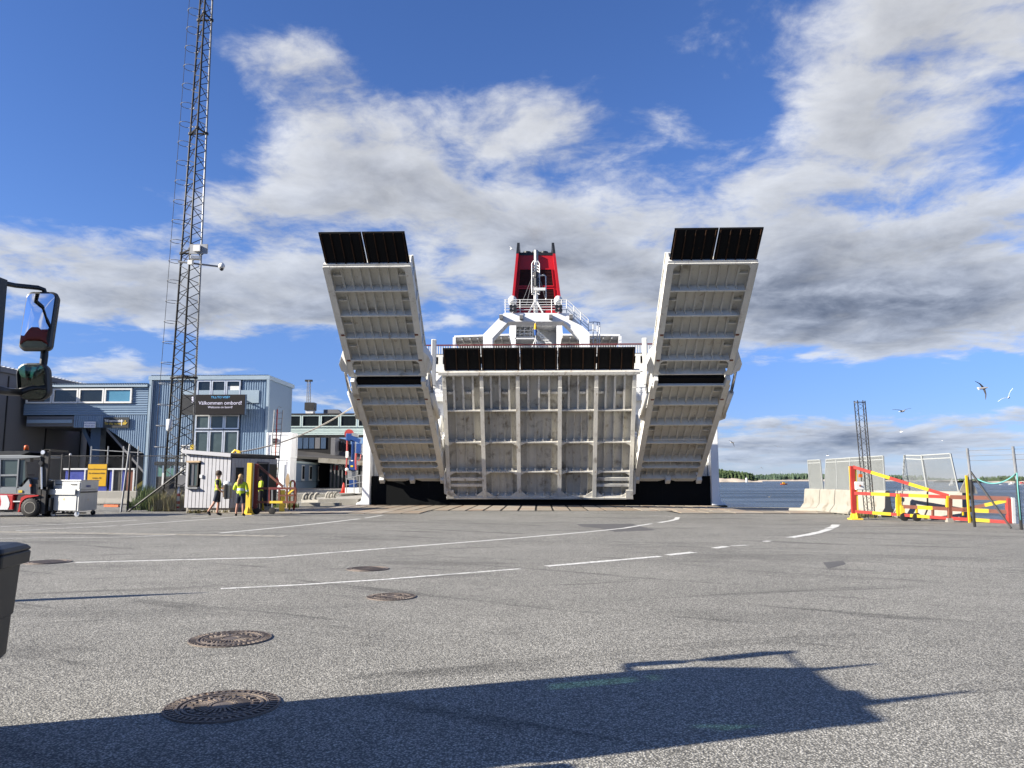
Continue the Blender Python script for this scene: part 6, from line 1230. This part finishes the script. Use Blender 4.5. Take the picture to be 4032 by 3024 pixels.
# ---------------------------------------------------------------- yard tractor beside the camera: only its mirrors show, its cab throws the near shadow
XC = W(28, 1128, Y=4.48).x; ZC = 2.72; t = thing('yard_tractor', 'dark yard tractor cab with two wing mirrors on bent arms', 'tractor', (XC-.75, 3.6, 0))
def glass_mat():
    m, N, b, p_ = bare('tinted_glass'); tr = N.n('ShaderNodeBsdfTransparent'); tr.inputs[0].default_value = (.50, .66, .57, 1); gl = N.n('ShaderNodeBsdfGlossy'); gl.inputs[1].default_value = .02; mx = N.n('ShaderNodeMixShader'); mx.inputs[0].default_value = .08; N.l(tr.outputs[0], mx.inputs[1]); N.l(gl.outputs[0], mx.inputs[2]); o = [x for x in N.t.nodes if x.type == 'OUTPUT_MATERIAL'][0]; N.l(mx.outputs[0], o.inputs[0]); return m
M_tint = glass_mat(); X0, X1, Y0, Y1 = XC-1.0, XC, 3.1, 4.48
MB().bx(X0, X1-.04, Y0, Y1, .75, 1.62).build('cab_body', M_darkred, t, bev=.04); MB().bx(X0+.01, X1-.06, Y0+.1, Y1-.01, .12, .745).build('step_box', M_dsteel, t); MB().bx(X0-.02, X1-.02, Y0-.03, Y1-.02, ZC-.16, ZC).build('cab_roof', M_darkred, t, bev=.03)
for x in (X0, X1-.11):
    for y in (Y0, Y1-.13): MB().bx(x, x+.11, y, y+.13, 1.62, ZC-.01 if x > X0 and y > Y0 else ZC-.16).build('cab_pillar', M_blackp, t)
for x in (X0+.04, X1-.09): MB().bx(x, x+.012, Y0+.13, Y1-.13, 1.62, 2.12).build('door_panel', M_darkred, t); MB().bx(x, x+.01, Y0+.13, Y1-.13, 2.12, ZC-.16).build('side_window', M_tint, t); MB().bx(x-.02, x+.05, (Y0+Y1)/2-.06, (Y0+Y1)/2+.06, 1.62, ZC-.16).build('door_post', M_blackp, t)
for y in (Y0+.05, Y1-.07): MB().bx(X0+.12, X1-.12, y, y+.01, 1.62, ZC-.16).build('windscreen', M_tint, t)
MB().bx(X0+.25, X1-.25, Y0+.35, Y0+.75, 1.2, 2.35).build('seat', M_blackp, t, bev=.06); MB().bx(X0+.3, X1-.3, Y0+.05, Y0+.12, 1.62, 2.3).build('rear_panel', M_blackp, t)
MB().bx(X0-.9, X1-.35, -2.2, 3.8, .55, .78).build('chassis', M_dsteel, t); MB().bx(X0-.85, X0-.1, 2.4, 3.6, .78, 1.35).build('engine_hood', M_darkred, t, bev=.05); MB().tube([(X0-.2, Y0+.2, .8), (X0-.2, Y0+.2, ZC+.25)], .06, 10).build('exhaust', M_dsteel, t)
MB().tube([(X1-.06, 3.45, ZC-.02), (X1-.06, 3.45, ZC+.47)], [.07, .015], 8).build('antenna', M_blackp, t); MB().tube([(X1-.06, Y1-.1, ZC-.02), (X1-.06, Y1-.1, ZC+.3)], [.05, .02], 8).build('antenna', M_blackp, t); MB().box((X1-.3, Y0+.5, ZC+.04), (.4, .25, .1)).build('work_lamp', M_blackp, t); MB().lathe((X1-.6, Y0+.8, ZC), [(.09, 0), (.09, .14), (.03, .17)], 12).build('beacon', M_orange, t)
for y in (3.2, -1.2):
    for x in (X0-.85, X1-.75): MB().lathe((x, y, .5), [(.2, 0), (.47, .02), (.5, .06), (.5, .28), (.47, .32), (.2, .34)], 28, 'X').build('wheel', M_rub, t, True)
mw_ = lambda u, v, Y=4.95: W(u, v, Y=Y)
MB().tube([(X1-.05, Y1-.06, ZC-.03), mw_(60, 1124, 4.85), mw_(150, 1133, 4.98), mw_(172, 1140, 5.02), mw_(182, 1170, 5.03)], .016, 8).build('mirror_arm', M_blackp, t, True); MB().tube([mw_(176, 1370, 5.0), mw_(175, 1400, 5.0), mw_(168, 1450, 5.0)], .024, 8).build('mirror_stem', M_blackp, t); MB().tube([(X1-.05, Y1-.05, W(0, 1540, Y=4.62).z), mw_(30, 1542, 4.85), mw_(110, 1547, 5.04)], [.026, .026, .026], 8).build('mirror_arm', M_blackp, t, True)
def mirror(cu, cv, hw, hh, skew, rad, tilt, nrm):
    c = mw_(cu, cv); n = Vector(nrm).normalized(); xd = Vector((0, 0, 1)).cross(n); xd = -xd if xd.x < 0 else xd; xd.normalize(); zd = n.cross(xd); zd = -zd if zd.z < 0 else zd; k = 4.95/FPX; hw *= k*1.08; hh *= k*1.04; r = rad*k
    def outline(s, off):
        pts = []
        for sx, sz, a0 in ((1, 1, 0), (-1, 1, pi/2), (-1, -1, pi), (1, -1, 1.5*pi)):
            for i in range(6):
                a = a0+i*pi/2/5; x = sx*(hw*s-r*s)+r*s*cos(a); z = sz*(hh*s-r*s)+r*s*sin(a); bow = -.10*hw*(1-(z/hh)**2) if skew else 0
                pts.append(c+xd*(x+skew*k*z/hh+bow*(1 if x < 0 else .5))+zd*z+n*off)
        return pts
    b = MB(); rings = [outline(1.0, 0), outline(1.02, -.025), outline(.96, -.06), outline(.70, -.10)]; m = len(rings[0]); vs = [p for r_ in rings for p in r_]; fs = [(i*m+j, i*m+(j+1) % m, (i+1)*m+(j+1) % m, (i+1)*m+j) for i in range(3) for j in range(m)]+[tuple(range(3*m, 4*m))]
    b.add(vs, fs); rim = outline(.93, .004); o = len(b.v); b.add(rings[0]+rim, [(j, (j+1) % m, m+(j+1) % m, m+j) for j in range(m)]); h = b.build('mirror_housing', M_blackp, t)
    # slightly convex glass, bowed out in rings
    gl = [outline(.93, .004)]+[outline(.93*s, .004+bl) for s, bl in ((.7, .006), (.4, .0095), (.1, .011))]; g = MB(); g.add([p for r_ in gl for p in r_], [(i*m+j, i*m+(j+1) % m, (i+1)*m+(j+1) % m, (i+1)*m+j) for i in range(3) for j in range(m)]+[tuple(range(3*m, 4*m))]); g.build('mirror_glass', M_mirror, h, True)
mirror(150, 1262, 56, 121, -2, 22, 0, (.05, -.98, .14)); mirror(129, 1503, 57, 72, -3, 40, 0, (.02, -.99, -.12))
# ---------------------------------------------------------------- black wheelie bin at the left
b0 = W(-82, 2655, Y=3.1); KB = 3.1/6.6; MB().bx(X1-.1, b0.x-.12, 3.05, 3.2, b0.z-.05, b0.z+.005).build('side_tray', M_dsteel, t); t = thing('storage_box', 'black plastic storage box with overhanging lid carried on the tractor side tray', 'storage box', (b0.x-.14, b0.y+.16, b0.z)); rz_ = .26; Rm = Matrix.Rotation(rz_, 3, 'Z'); off = b0.copy()
def bp(x, y, z, k=0): return off+Rm@Vector((-.58/2+x*(.29+k), .36+y*(.36+k), z))
def binring(z, k, r=.07):
    pts = []
    for sx, sy, a0 in ((1, 1, 0), (-1, 1, pi/2), (-1, -1, pi), (1, -1, 1.5*pi)):
        for i in range(5): a = a0+i*pi/2/4; pts.append(off+Rm@Vector((-.24+sx*(.24+k-r)+r*cos(a), .33+sy*(.27+k-r)+r*sin(a), z))*KB)
    return pts
def loft(rings, nm, m, par=t, smooth=False):
    n = len(rings[0]); b = MB(); b.add([p for r in rings for p in r], [(i*n+j, i*n+(j+1) % n, (i+1)*n+(j+1) % n, (i+1)*n+j) for i in range(len(rings)-1) for j in range(n)]+[tuple(range(n-1, -1, -1)), tuple(range((len(rings)-1)*n, len(rings)*n))]); return b.build(nm, m, par, smooth)
body = loft([binring(.02, -.03), binring(.06, .0), binring(.40, .012), binring(.41, .024), binring(.86, .045), binring(.87, .05)], 'body', M_blackp)
loft([binring(.86, .085), binring(.87, .10), binring(.965, .105), binring(.985, .085)], 'rim', M_blackp); loft([binring(.985, .10), binring(1.0, .105), binring(1.03, .085, .10), binring(1.055, .02, .10), binring(1.06, -.1, .06)], 'lid', M_blackp, smooth=False)
# slim post left of the frame, its shadow crosses the lane
tip = W(815, 2333, z=0); hp_ = 2.6; pb = tip+Vector((-cos(SH), -sin(SH), 0))*(hp_/tan(SUN_EL)); t = thing('steel_post', 'round grey steel post with a pointed cap beside the lane', 'post', pb); MB().tube([pb, pb+Vector((0, 0, hp_-.5))], .10, 12).build('shaft', M_dsteel, t, True); MB().tube([pb+Vector((0, 0, hp_-.5)), pb+Vector((0, 0, hp_))], [.10, .02], 12).build('cap', M_dsteel, t, True)
# ---------------------------------------------------------------- people
def grow(pts, edges, root):
    me = bpy.data.meshes.new('sk'); me.from_pydata([p[:3] for p in pts], edges, []); ob = bpy.data.objects.new('sk', me); C.objects.link(ob)
    md = ob.modifiers.new('s', 'SKIN'); md.use_smooth_shade = True; md.branch_smoothing = .3
    for i, sv in enumerate(me.skin_vertices[0].data): r = pts[i][3]; sv.radius = r if isinstance(r, tuple) else (r, r); sv.use_root = (i == root)
    sb = ob.modifiers.new('b', 'SUBSURF'); sb.levels = 1; sb.render_levels = 1
    dg = bpy.context.evaluated_depsgraph_get(); m2 = bpy.data.meshes.new_from_object(ob.evaluated_get(dg)); bpy.data.objects.remove(ob); return m2
def person(loc, rz, H, pose, label, clothes, hair, hairmat, long_hair=False):
    # joints for a 1.80 m figure facing -Y ; pose overrides
    J = dict(pel=(0, 0, .97, (.155, .11)), sp=(0, -.005, 1.13, (.145, .10)), ch=(0, 0, 1.33, (.175, .115)), nk=(0, .01, 1.50, .062), hb=(0, -.005, 1.60, (.075, .085)), hd=(0, -.01, 1.70, (.08, .098)), ht=(0, 0, 1.765, .06),
             shL=(.19, .01, 1.43, .062), elL=(.25, .02, 1.15, .046), wrL=(.26, -.06, .91, .032), paL=(.26, -.08, .84, (.042, .02)), shR=(-.19, .01, 1.43, .062), elR=(-.25, .02, 1.15, .046), wrR=(-.26, -.06, .91, .032), paR=(-.26, -.08, .84, (.042, .02)),
             hiL=(.095, 0, .90, .095), knL=(.10, -.01, .51, .06), caL=(.10, .01, .36, .058), anL=(.10, .02, .09, .040), toL=(.115, -.16, .045, (.042, .035)), hiR=(-.095, 0, .90, .095), knR=(-.10, -.01, .51, .06), caR=(-.10, .01, .36, .058), anR=(-.10, .02, .09, .040), toR=(-.115, -.16, .045, (.042, .035)))
    for k, v in pose.items(): J[k] = tuple(v)+(J[k][3],)
    names = list(J); idx = {k: i for i, k in enumerate(names)}; pts = [J[k] for k in names]
    E = [('pel', 'sp'), ('sp', 'ch'), ('ch', 'nk'), ('nk', 'hb'), ('hb', 'hd'), ('hd', 'ht')]
    for s in 'LR': E += [('ch', 'sh'+s), ('sh'+s, 'el'+s), ('el'+s, 'wr'+s), ('wr'+s, 'pa'+s), ('pel', 'hi'+s), ('hi'+s, 'kn'+s), ('kn'+s, 'ca'+s), ('ca'+s, 'an'+s), ('an'+s, 'to'+s)]
    ed = [(idx[a], idx[b]) for a, b in E]; bones = [(a, b) for a, b in E]
    for s, sg in (('L', 1), ('R', -1)):     # five separate bent fingers
        w = Vector(J['wr'+s][:3]); p = Vector(J['pa'+s][:3]); d = (p-w).normalized(); f = Vector((0, -1, 0)); f = (f-d*f.dot(d)).normalized(); sd = d.cross(f)
        for i, (o, ln) in enumerate(((-.034, .060), (-.012, .078), (.010, .082), (.032, .074))):
            a = p+f*o*-1+d*.012; q = a+d*ln*.5+sd*(.012*sg); r = q+d*ln*.4+sd*(.028*sg); n0 = len(pts); pts += [tuple(a)+(.011,), tuple(q)+(.0095,), tuple(r)+(.008,)]; ed += [(idx['pa'+s], n0), (n0, n0+1), (n0+1, n0+2)]; bones += [('pa'+s, 'pa'+s)]*3
        a = w.lerp(p, .35)+f*.035; q = a+f*.025+d*.035; r = q+d*.03; n0 = len(pts); pts += [tuple(a)+(.013,), tuple(q)+(.011,), tuple(r)+(.009,)]; ed += [(idx['wr'+s], n0), (n0, n0+1), (n0+1, n0+2)]; bones += [('pa'+s, 'pa'+s)]*3
    me = grow(pts, ed, 0); k = H/1.80
    t = thing('person', label, 'person', loc, rz); iv = INV[t.name]; INV[t.name] = Matrix.Identity(4)
    seg = [(Vector(J[a][:3]), Vector(J[b][:3]), a, b) for a, b in E]
    def near(c):
        best = None
        for a, b, na, nb in seg:
            d = b-a; f = max(0, min(1, (c-a).dot(d)/d.dot(d))); dist = (c-a-d*f).length-.5*((J[na][3][0] if isinstance(J[na][3], tuple) else J[na][3])*(1-f)+(J[nb][3][0] if isinstance(J[nb][3], tuple) else J[nb][3])*f)
            if best is None or dist < best[0]: best = (dist, na, nb, f)
        return best
    info = [near(p.center) for p in me.polygons]
    def shell(nm, m, test, off, par=t):
        fs = [p for p, i in zip(me.polygons, info) if test(i[1], i[2], i[3], p.center)]
        if not fs: return None
        used = sorted({v for p in fs for v in p.vertices}); mp = {v: i for i, v in enumerate(used)}; b = MB(); b.v = [(me.vertices[v].co+me.vertices[v].normal*off)*k for v in used]; b.f = [tuple(mp[v] for v in p.vertices) for p in fs]; b.mi = [0]*len(b.f)
        mm = b.mesh(nm, m, None, True); o = bpy.data.objects.new(nm, mm); C.objects.link(o); o.parent = par; INV[o.name] = Matrix.Identity(4); return o
    for nm, m, test, off in clothes: shell(nm, m, test, off)
    hd = Vector(J['hd'][:3]); hx_ = 1.12 if hairmat is M_hair else 1.0; MB().ball((hd+Vector((0, .028, .032)))*k, .112*k*hx_, 14, 10, (.92, 1.04, 1.0)).build('hair_cap', hairmat, t, True); shell('hair', hairmat, lambda a, b, f, c: (a in ('hb', 'hd') or b == 'hd') and (c.z > hd.z+.035 or (c.y > hd.y+.005 and c.z > hd.z-.10)) , .022)
    if long_hair: MB().tube([Vector(q)*k for q in long_hair], [.055*k, .06*k, .045*k, .015*k], 8).build('ponytail', hairmat, t, True)
    for p in me.vertices: p.co = p.co*k
    me.materials.clear(); me.materials.append(M_skin); me.name = 'body'; o = bpy.data.objects.new('body', me); C.objects.link(o); o.parent = t; INV[o.name] = Matrix.Identity(4)
    for sx in (-1, 1):
        MB().ball((hd+Vector((sx*.032, -.098, -.005)))*k, .011*k, 8, 5).build('eye', M_ink, o); MB().ball((hd+Vector((sx*.085, .005, -.02)))*k, .03*k, 8, 6, (.4, .8, 1)).build('ear', M_skin, o)
    MB().extr([(hd+Vector(q))*k for q in ((-.014, -.095, -.035), (.014, -.095, -.035), (0, -.092, .01))], Vector((0, -.022, -.004))*k).build('nose', M_skin, o); MB().box((hd+Vector((0, -.096, -.065)))*k, (.045*k, .008, .01*k)).build('mouth', M_rust, o)
    INV[t.name] = iv; return t
top_b = lambda a, b, f, c: a in ('sp', 'ch') and b in ('ch', 'nk', 'sp') and not (b == 'nk' and f > .55) or (a == 'pel' and b == 'sp')
def slv(lim): return lambda a, b, f, c: (lim > 1 and a == 'ch' and b[:2] == 'sh') or (a[:2] == 'sh' and f < lim) or (lim > 1 and a[:2] == 'el' and f < lim-1)
shorts = lambda a, b, f, c: (a == 'pel') or (a[:2] == 'hi' and f < .82)
shoes = lambda a, b, f, c: (a[:2] == 'an') or (a[:2] == 'ca' and f > .90)
band = lambda a, b, f, c: (a == 'sp' and .05 < f < .30)
FEET = W(853, 2031, z=0)
man = person(FEET, radians(104), 1.83, dict(knR=(-.10, .10, .53), caR=(-.10, .20, .38), anR=(-.09, .34, .15), toR=(-.10, .22, .045), knL=(.10, -.03, .50), caL=(.10, -.02, .35), anL=(.10, .0, .09), toL=(.11, -.18, .045),
     elR=(-.27, -.02, 1.14), wrR=(-.25, -.20, .97), paR=(-.24, -.27, .94), elL=(.27, -.04, 1.16), wrL=(.22, -.24, 1.06), paL=(.20, -.31, 1.05), hd=(0, -.03, 1.70), ht=(0, -.02, 1.765)),
     'person in a yellow vest and navy shorts carrying a white bundle past the hut', [('shirt', M_tee, slv(.62), .018), ('vest', M_hiviz, lambda a, b, f, c: top_b(a, b, f, c) or (a == 'ch' and b[:2] == 'sh'), .03), ('reflex_band', M_refl, band, .030), ('shorts', M_navy, shorts, .024), ('shoe', M_tee, shoes, .014)], None, M_hair)
b = FEET+Vector((.36, -.05, 0)); t = thing('carried_bundle', 'white rolled bundle with dark straps carried by the person in the vest', 'bag', b+Vector((0, 0, .75))); MB().ball(b+Vector((.02, .0, 1.28)), .2, 14, 9, (1.1, .7, .8)).build('hood', M_whitep, t, True); MB().box(b+Vector((.03, 0, 1.0)), (.12, .34, .62), .2).build('frame', M_dsteel, t, bev=.03); MB().box(b+Vector((.15, .02, .98)), (.14, .30, .56), .2).build('cushion', M_concw, t, bev=.05); MB().box(b+Vector((-.06, -.02, 1.02)), (.04, .28, .5), .2).build('wood_slat', M_oak, t)
F2 = W(944, 2033, z=0)
person(F2, radians(188), 1.69, dict(knR=(-.12, .0, .51), caR=(-.13, .03, .36), anR=(-.15, .05, .09), toR=(-.17, -.13, .045), knL=(.12, -.01, .51), caL=(.14, .01, .36), anL=(.16, .02, .09), toL=(.19, -.15, .045),
     elL=(.29, -.02, 1.17), wrL=(.22, -.17, 1.22), paL=(.19, -.20, 1.29), elR=(-.27, .03, 1.16), wrR=(-.30, -.05, .93), paR=(-.31, -.07, .86), hd=(.03, -.03, 1.70), ht=(.03, -.01, 1.765)),
     'person with long fair hair in a bright yellow jacket and navy shorts seen from behind', [('jacket', M_hiviz, lambda a, b, f, c: top_b(a, b, f, c) or slv(1.92)(a, b, f, c), .034), ('reflex_band', M_refl, lambda a, b, f, c: band(a, b, f, c) or (a[:2] == 'el' and .05 < f < .25), .038), ('shorts', M_navy, shorts, .03), ('shoe', M_tee, shoes, .014)], None, M_blond, [(.05, .08, 1.68), (.09, .115, 1.55), (.11, .12, 1.40), (.11, .11, 1.30)])
F3 = W(1022, 1999, Y=35.3); F3.z = 0
person(F3, radians(-55), 1.74, dict(elL=(.27, -.03, 1.16), wrL=(.12, -.21, 1.13), paL=(.05, -.24, 1.13), elR=(-.27, -.03, 1.16), wrR=(-.12, -.2, 1.10), paR=(-.04, -.23, 1.10)),
     'person in a dark cap and yellow jacket standing behind the red gate post', [('jacket', M_hiviz, lambda a, b, f, c: top_b(a, b, f, c) or slv(1.9)(a, b, f, c), .034), ('reflex_band', M_refl, lambda a, b, f, c: band(a, b, f, c), .038), ('trousers', M_tee, lambda a, b, f, c: a == 'pel' or a[:2] in ('hi', 'kn', 'ca'), .026), ('shoe', M_tee, shoes, .014)], None, M_tee)
# ---------------------------------------------------------------- gulls
def gull(u, v, span_px, label, rz, bank, flap, white):
    Wg = 1.25; Y = Wg*FPX/span_px; p = W(u, v, Y=Y); t = thing('gull', label, 'gull', p, rz, 'gulls circling over the quay'); iv = INV[t.name]; INV[t.name] = Matrix.Identity(4); Rb = Matrix.Rotation(bank, 3, 'Y')
    prof = [(-.27, .005, .0), (-.22, .06, 0), (-.08, .075, 0), (.08, .07, 0), (.16, .045, .01), (.21, .035, .015), (.25, .012, .01)]; b = MB(); n = 8; vs = []
    for y, r, z in prof: vs += [Rb@Vector((r*1.0*cos(2*pi*j/n), -y, z+r*.85*sin(2*pi*j/n))) for j in range(n)]
    b.add(vs, [(i*n+j, i*n+(j+1) % n, (i+1)*n+(j+1) % n, (i+1)*n+j) for i in range(len(prof)-1) for j in range(n)]+[tuple(range(n)), tuple(range((len(prof)-1)*n, len(prof)*n))]); b.build('body', M_gull if white else mat('gull_dusky', (.16, .16, .17), .7), t, True)
    MB().add([Rb@Vector(q) for q in ((0, -.24, .012), (.01, -.30, .0), (0, -.245, -.008), (-.01, -.30, 0))], [(0, 1, 2), (0, 2, 3), (0, 1, 3), (1, 2, 3)]).build('beak', M_yel2, t)
    b = MB(); b.extr([Rb@Vector(q) for q in ((-.03, .18, 0), (.03, .18, 0), (.08, .34, .0), (0, .36, 0), (-.08, .34, 0))], (0, 0, .012)); b.build('tail', M_gull, t)
    for sx in (-1, 1):
        st = [(.04, .10, 0, .10), (.18, .12, .35, .085), (.34, .10, .5, .06), (.50, .02, .35, .045), (.625, -.06, .1, .008)]; vs = []
        for i, (x, yf, zf, cw) in enumerate(st):
            z = flap*x*(1.0 if x < .3 else .8)-(max(0, x-.3)**1.5)*abs(flap)*.9; yy = -yf*.6+.02
            vs += [Rb@Vector((sx*x, yy-cw*.5, z+.004)), Rb@Vector((sx*x, yy+cw, z)), Rb@Vector((sx*x, yy+cw*.2, z+.018))]
        w = MB(); fs = []
        for i in range(4):
            a = i*3
            for q in ((0, 1), (1, 2), (2, 0)): fs.append((a+q[0], a+q[1], a+3+q[1], a+3+q[0]))
        fs += [(0, 1, 2), (12, 13, 14)]; w.add(vs, fs); w.build('wing', M_gull if white else M_gullk, t)
    INV[t.name] = iv
for u, v, sp, lb, rz, bk, fl_, wh in ((3872, 1528, 88, 'dark gull banking steeply with drooping wings beside the white gull', .4, .95, -.35, 0), (3972, 1565, 72, 'bright white gull with raised wing beside the dark banking gull', -.5, -.75, .75, 1), (3554, 1619, 76, 'dark gull gliding with long raised wings above the lattice truss', .1, -.08, .42, 0), (3549, 1701, 30, 'small pale gull with folded wings above the mesh screens', .5, .2, .8, 1),
    (2884, 1742, 40, 'dark gull with one drooping wing close to the ferry side', .6, .7, -.3, 0), (3062, 1759, 30, 'faint dark gull flying low between the ferry and the truss', 2.9, -.25, .25, 0), (3260, 1794, 26, 'white gull flying just over the narrow mesh screen', 1.0, .35, .4, 1), (2997, 1840, 20, 'dark gull with bent down wings above the near island', .2, .1, -.8, 0),
    (3030, 1957, 34, 'dark gull with wings raised in a V low over the water', .1, .0, 1.0, 0), (3077, 1859, 8, 'tiny white gull in front of the far wooded shore', 1, .2, .5, 1), (2013, 980, 30, 'white gull soaring beside the red funnel', .7, .6, .5, 1), (3710, 1735, 14, 'tiny pale gull in the haze above the slanting mesh screen', .3, .2, .6, 1)): gull(u, v, sp, lb, rz, bk, fl_, wh)
# ---------------------------------------------------------------- faint funnel smoke
m = bpy.data.materials.new('smoke'); m.use_nodes = True; N = NT(m.node_tree); o = N.n('ShaderNodeOutputMaterial'); pv = N.n('ShaderNodeVolumePrincipled'); pv.inputs['Color'].default_value = (.30, .26, .22, 1); p_ = N.n('ShaderNodeNewGeometry').outputs['Position']
f0 = fp(1130, 180, 4); ax = fp(1190, -330, 10)-f0; tt = N.m('DIVIDE', N.vm('DOT_PRODUCT', N.vm('SUBTRACT', p_, tuple(f0)), tuple(ax)), ax.length_squared)
cl = N.vm('ADD', N.vm('SCALE', tuple(ax), sc=tt), tuple(f0)); rr = N.m('DIVIDE', N.vm('DISTANCE', p_, cl), N.m('ADD', 1.2, N.m('MULTIPLY', tt, 3.2)))
dn_ = N.m('MULTIPLY', N.m('MULTIPLY', N.mr(rr, .2, 1., 1, 0), N.mr(N.noise(p_, .35, 4, .6), .38, .7)), N.m('MULTIPLY', N.mr(tt, 0., .12), N.mr(tt, .1, 1., 1., 0.)))
N.l(N.m('MULTIPLY', dn_, .11), pv.inputs['Density']); N.l(pv.outputs[0], o.inputs['Volume'])
sm_ = MB().tube([f0, f0+ax*.3, f0+ax*.65, f0+ax], [1.4, 2.3, 3.5, 4.6], 12); so = sm_.build('smoke', m); so['kind'] = 'stuff'
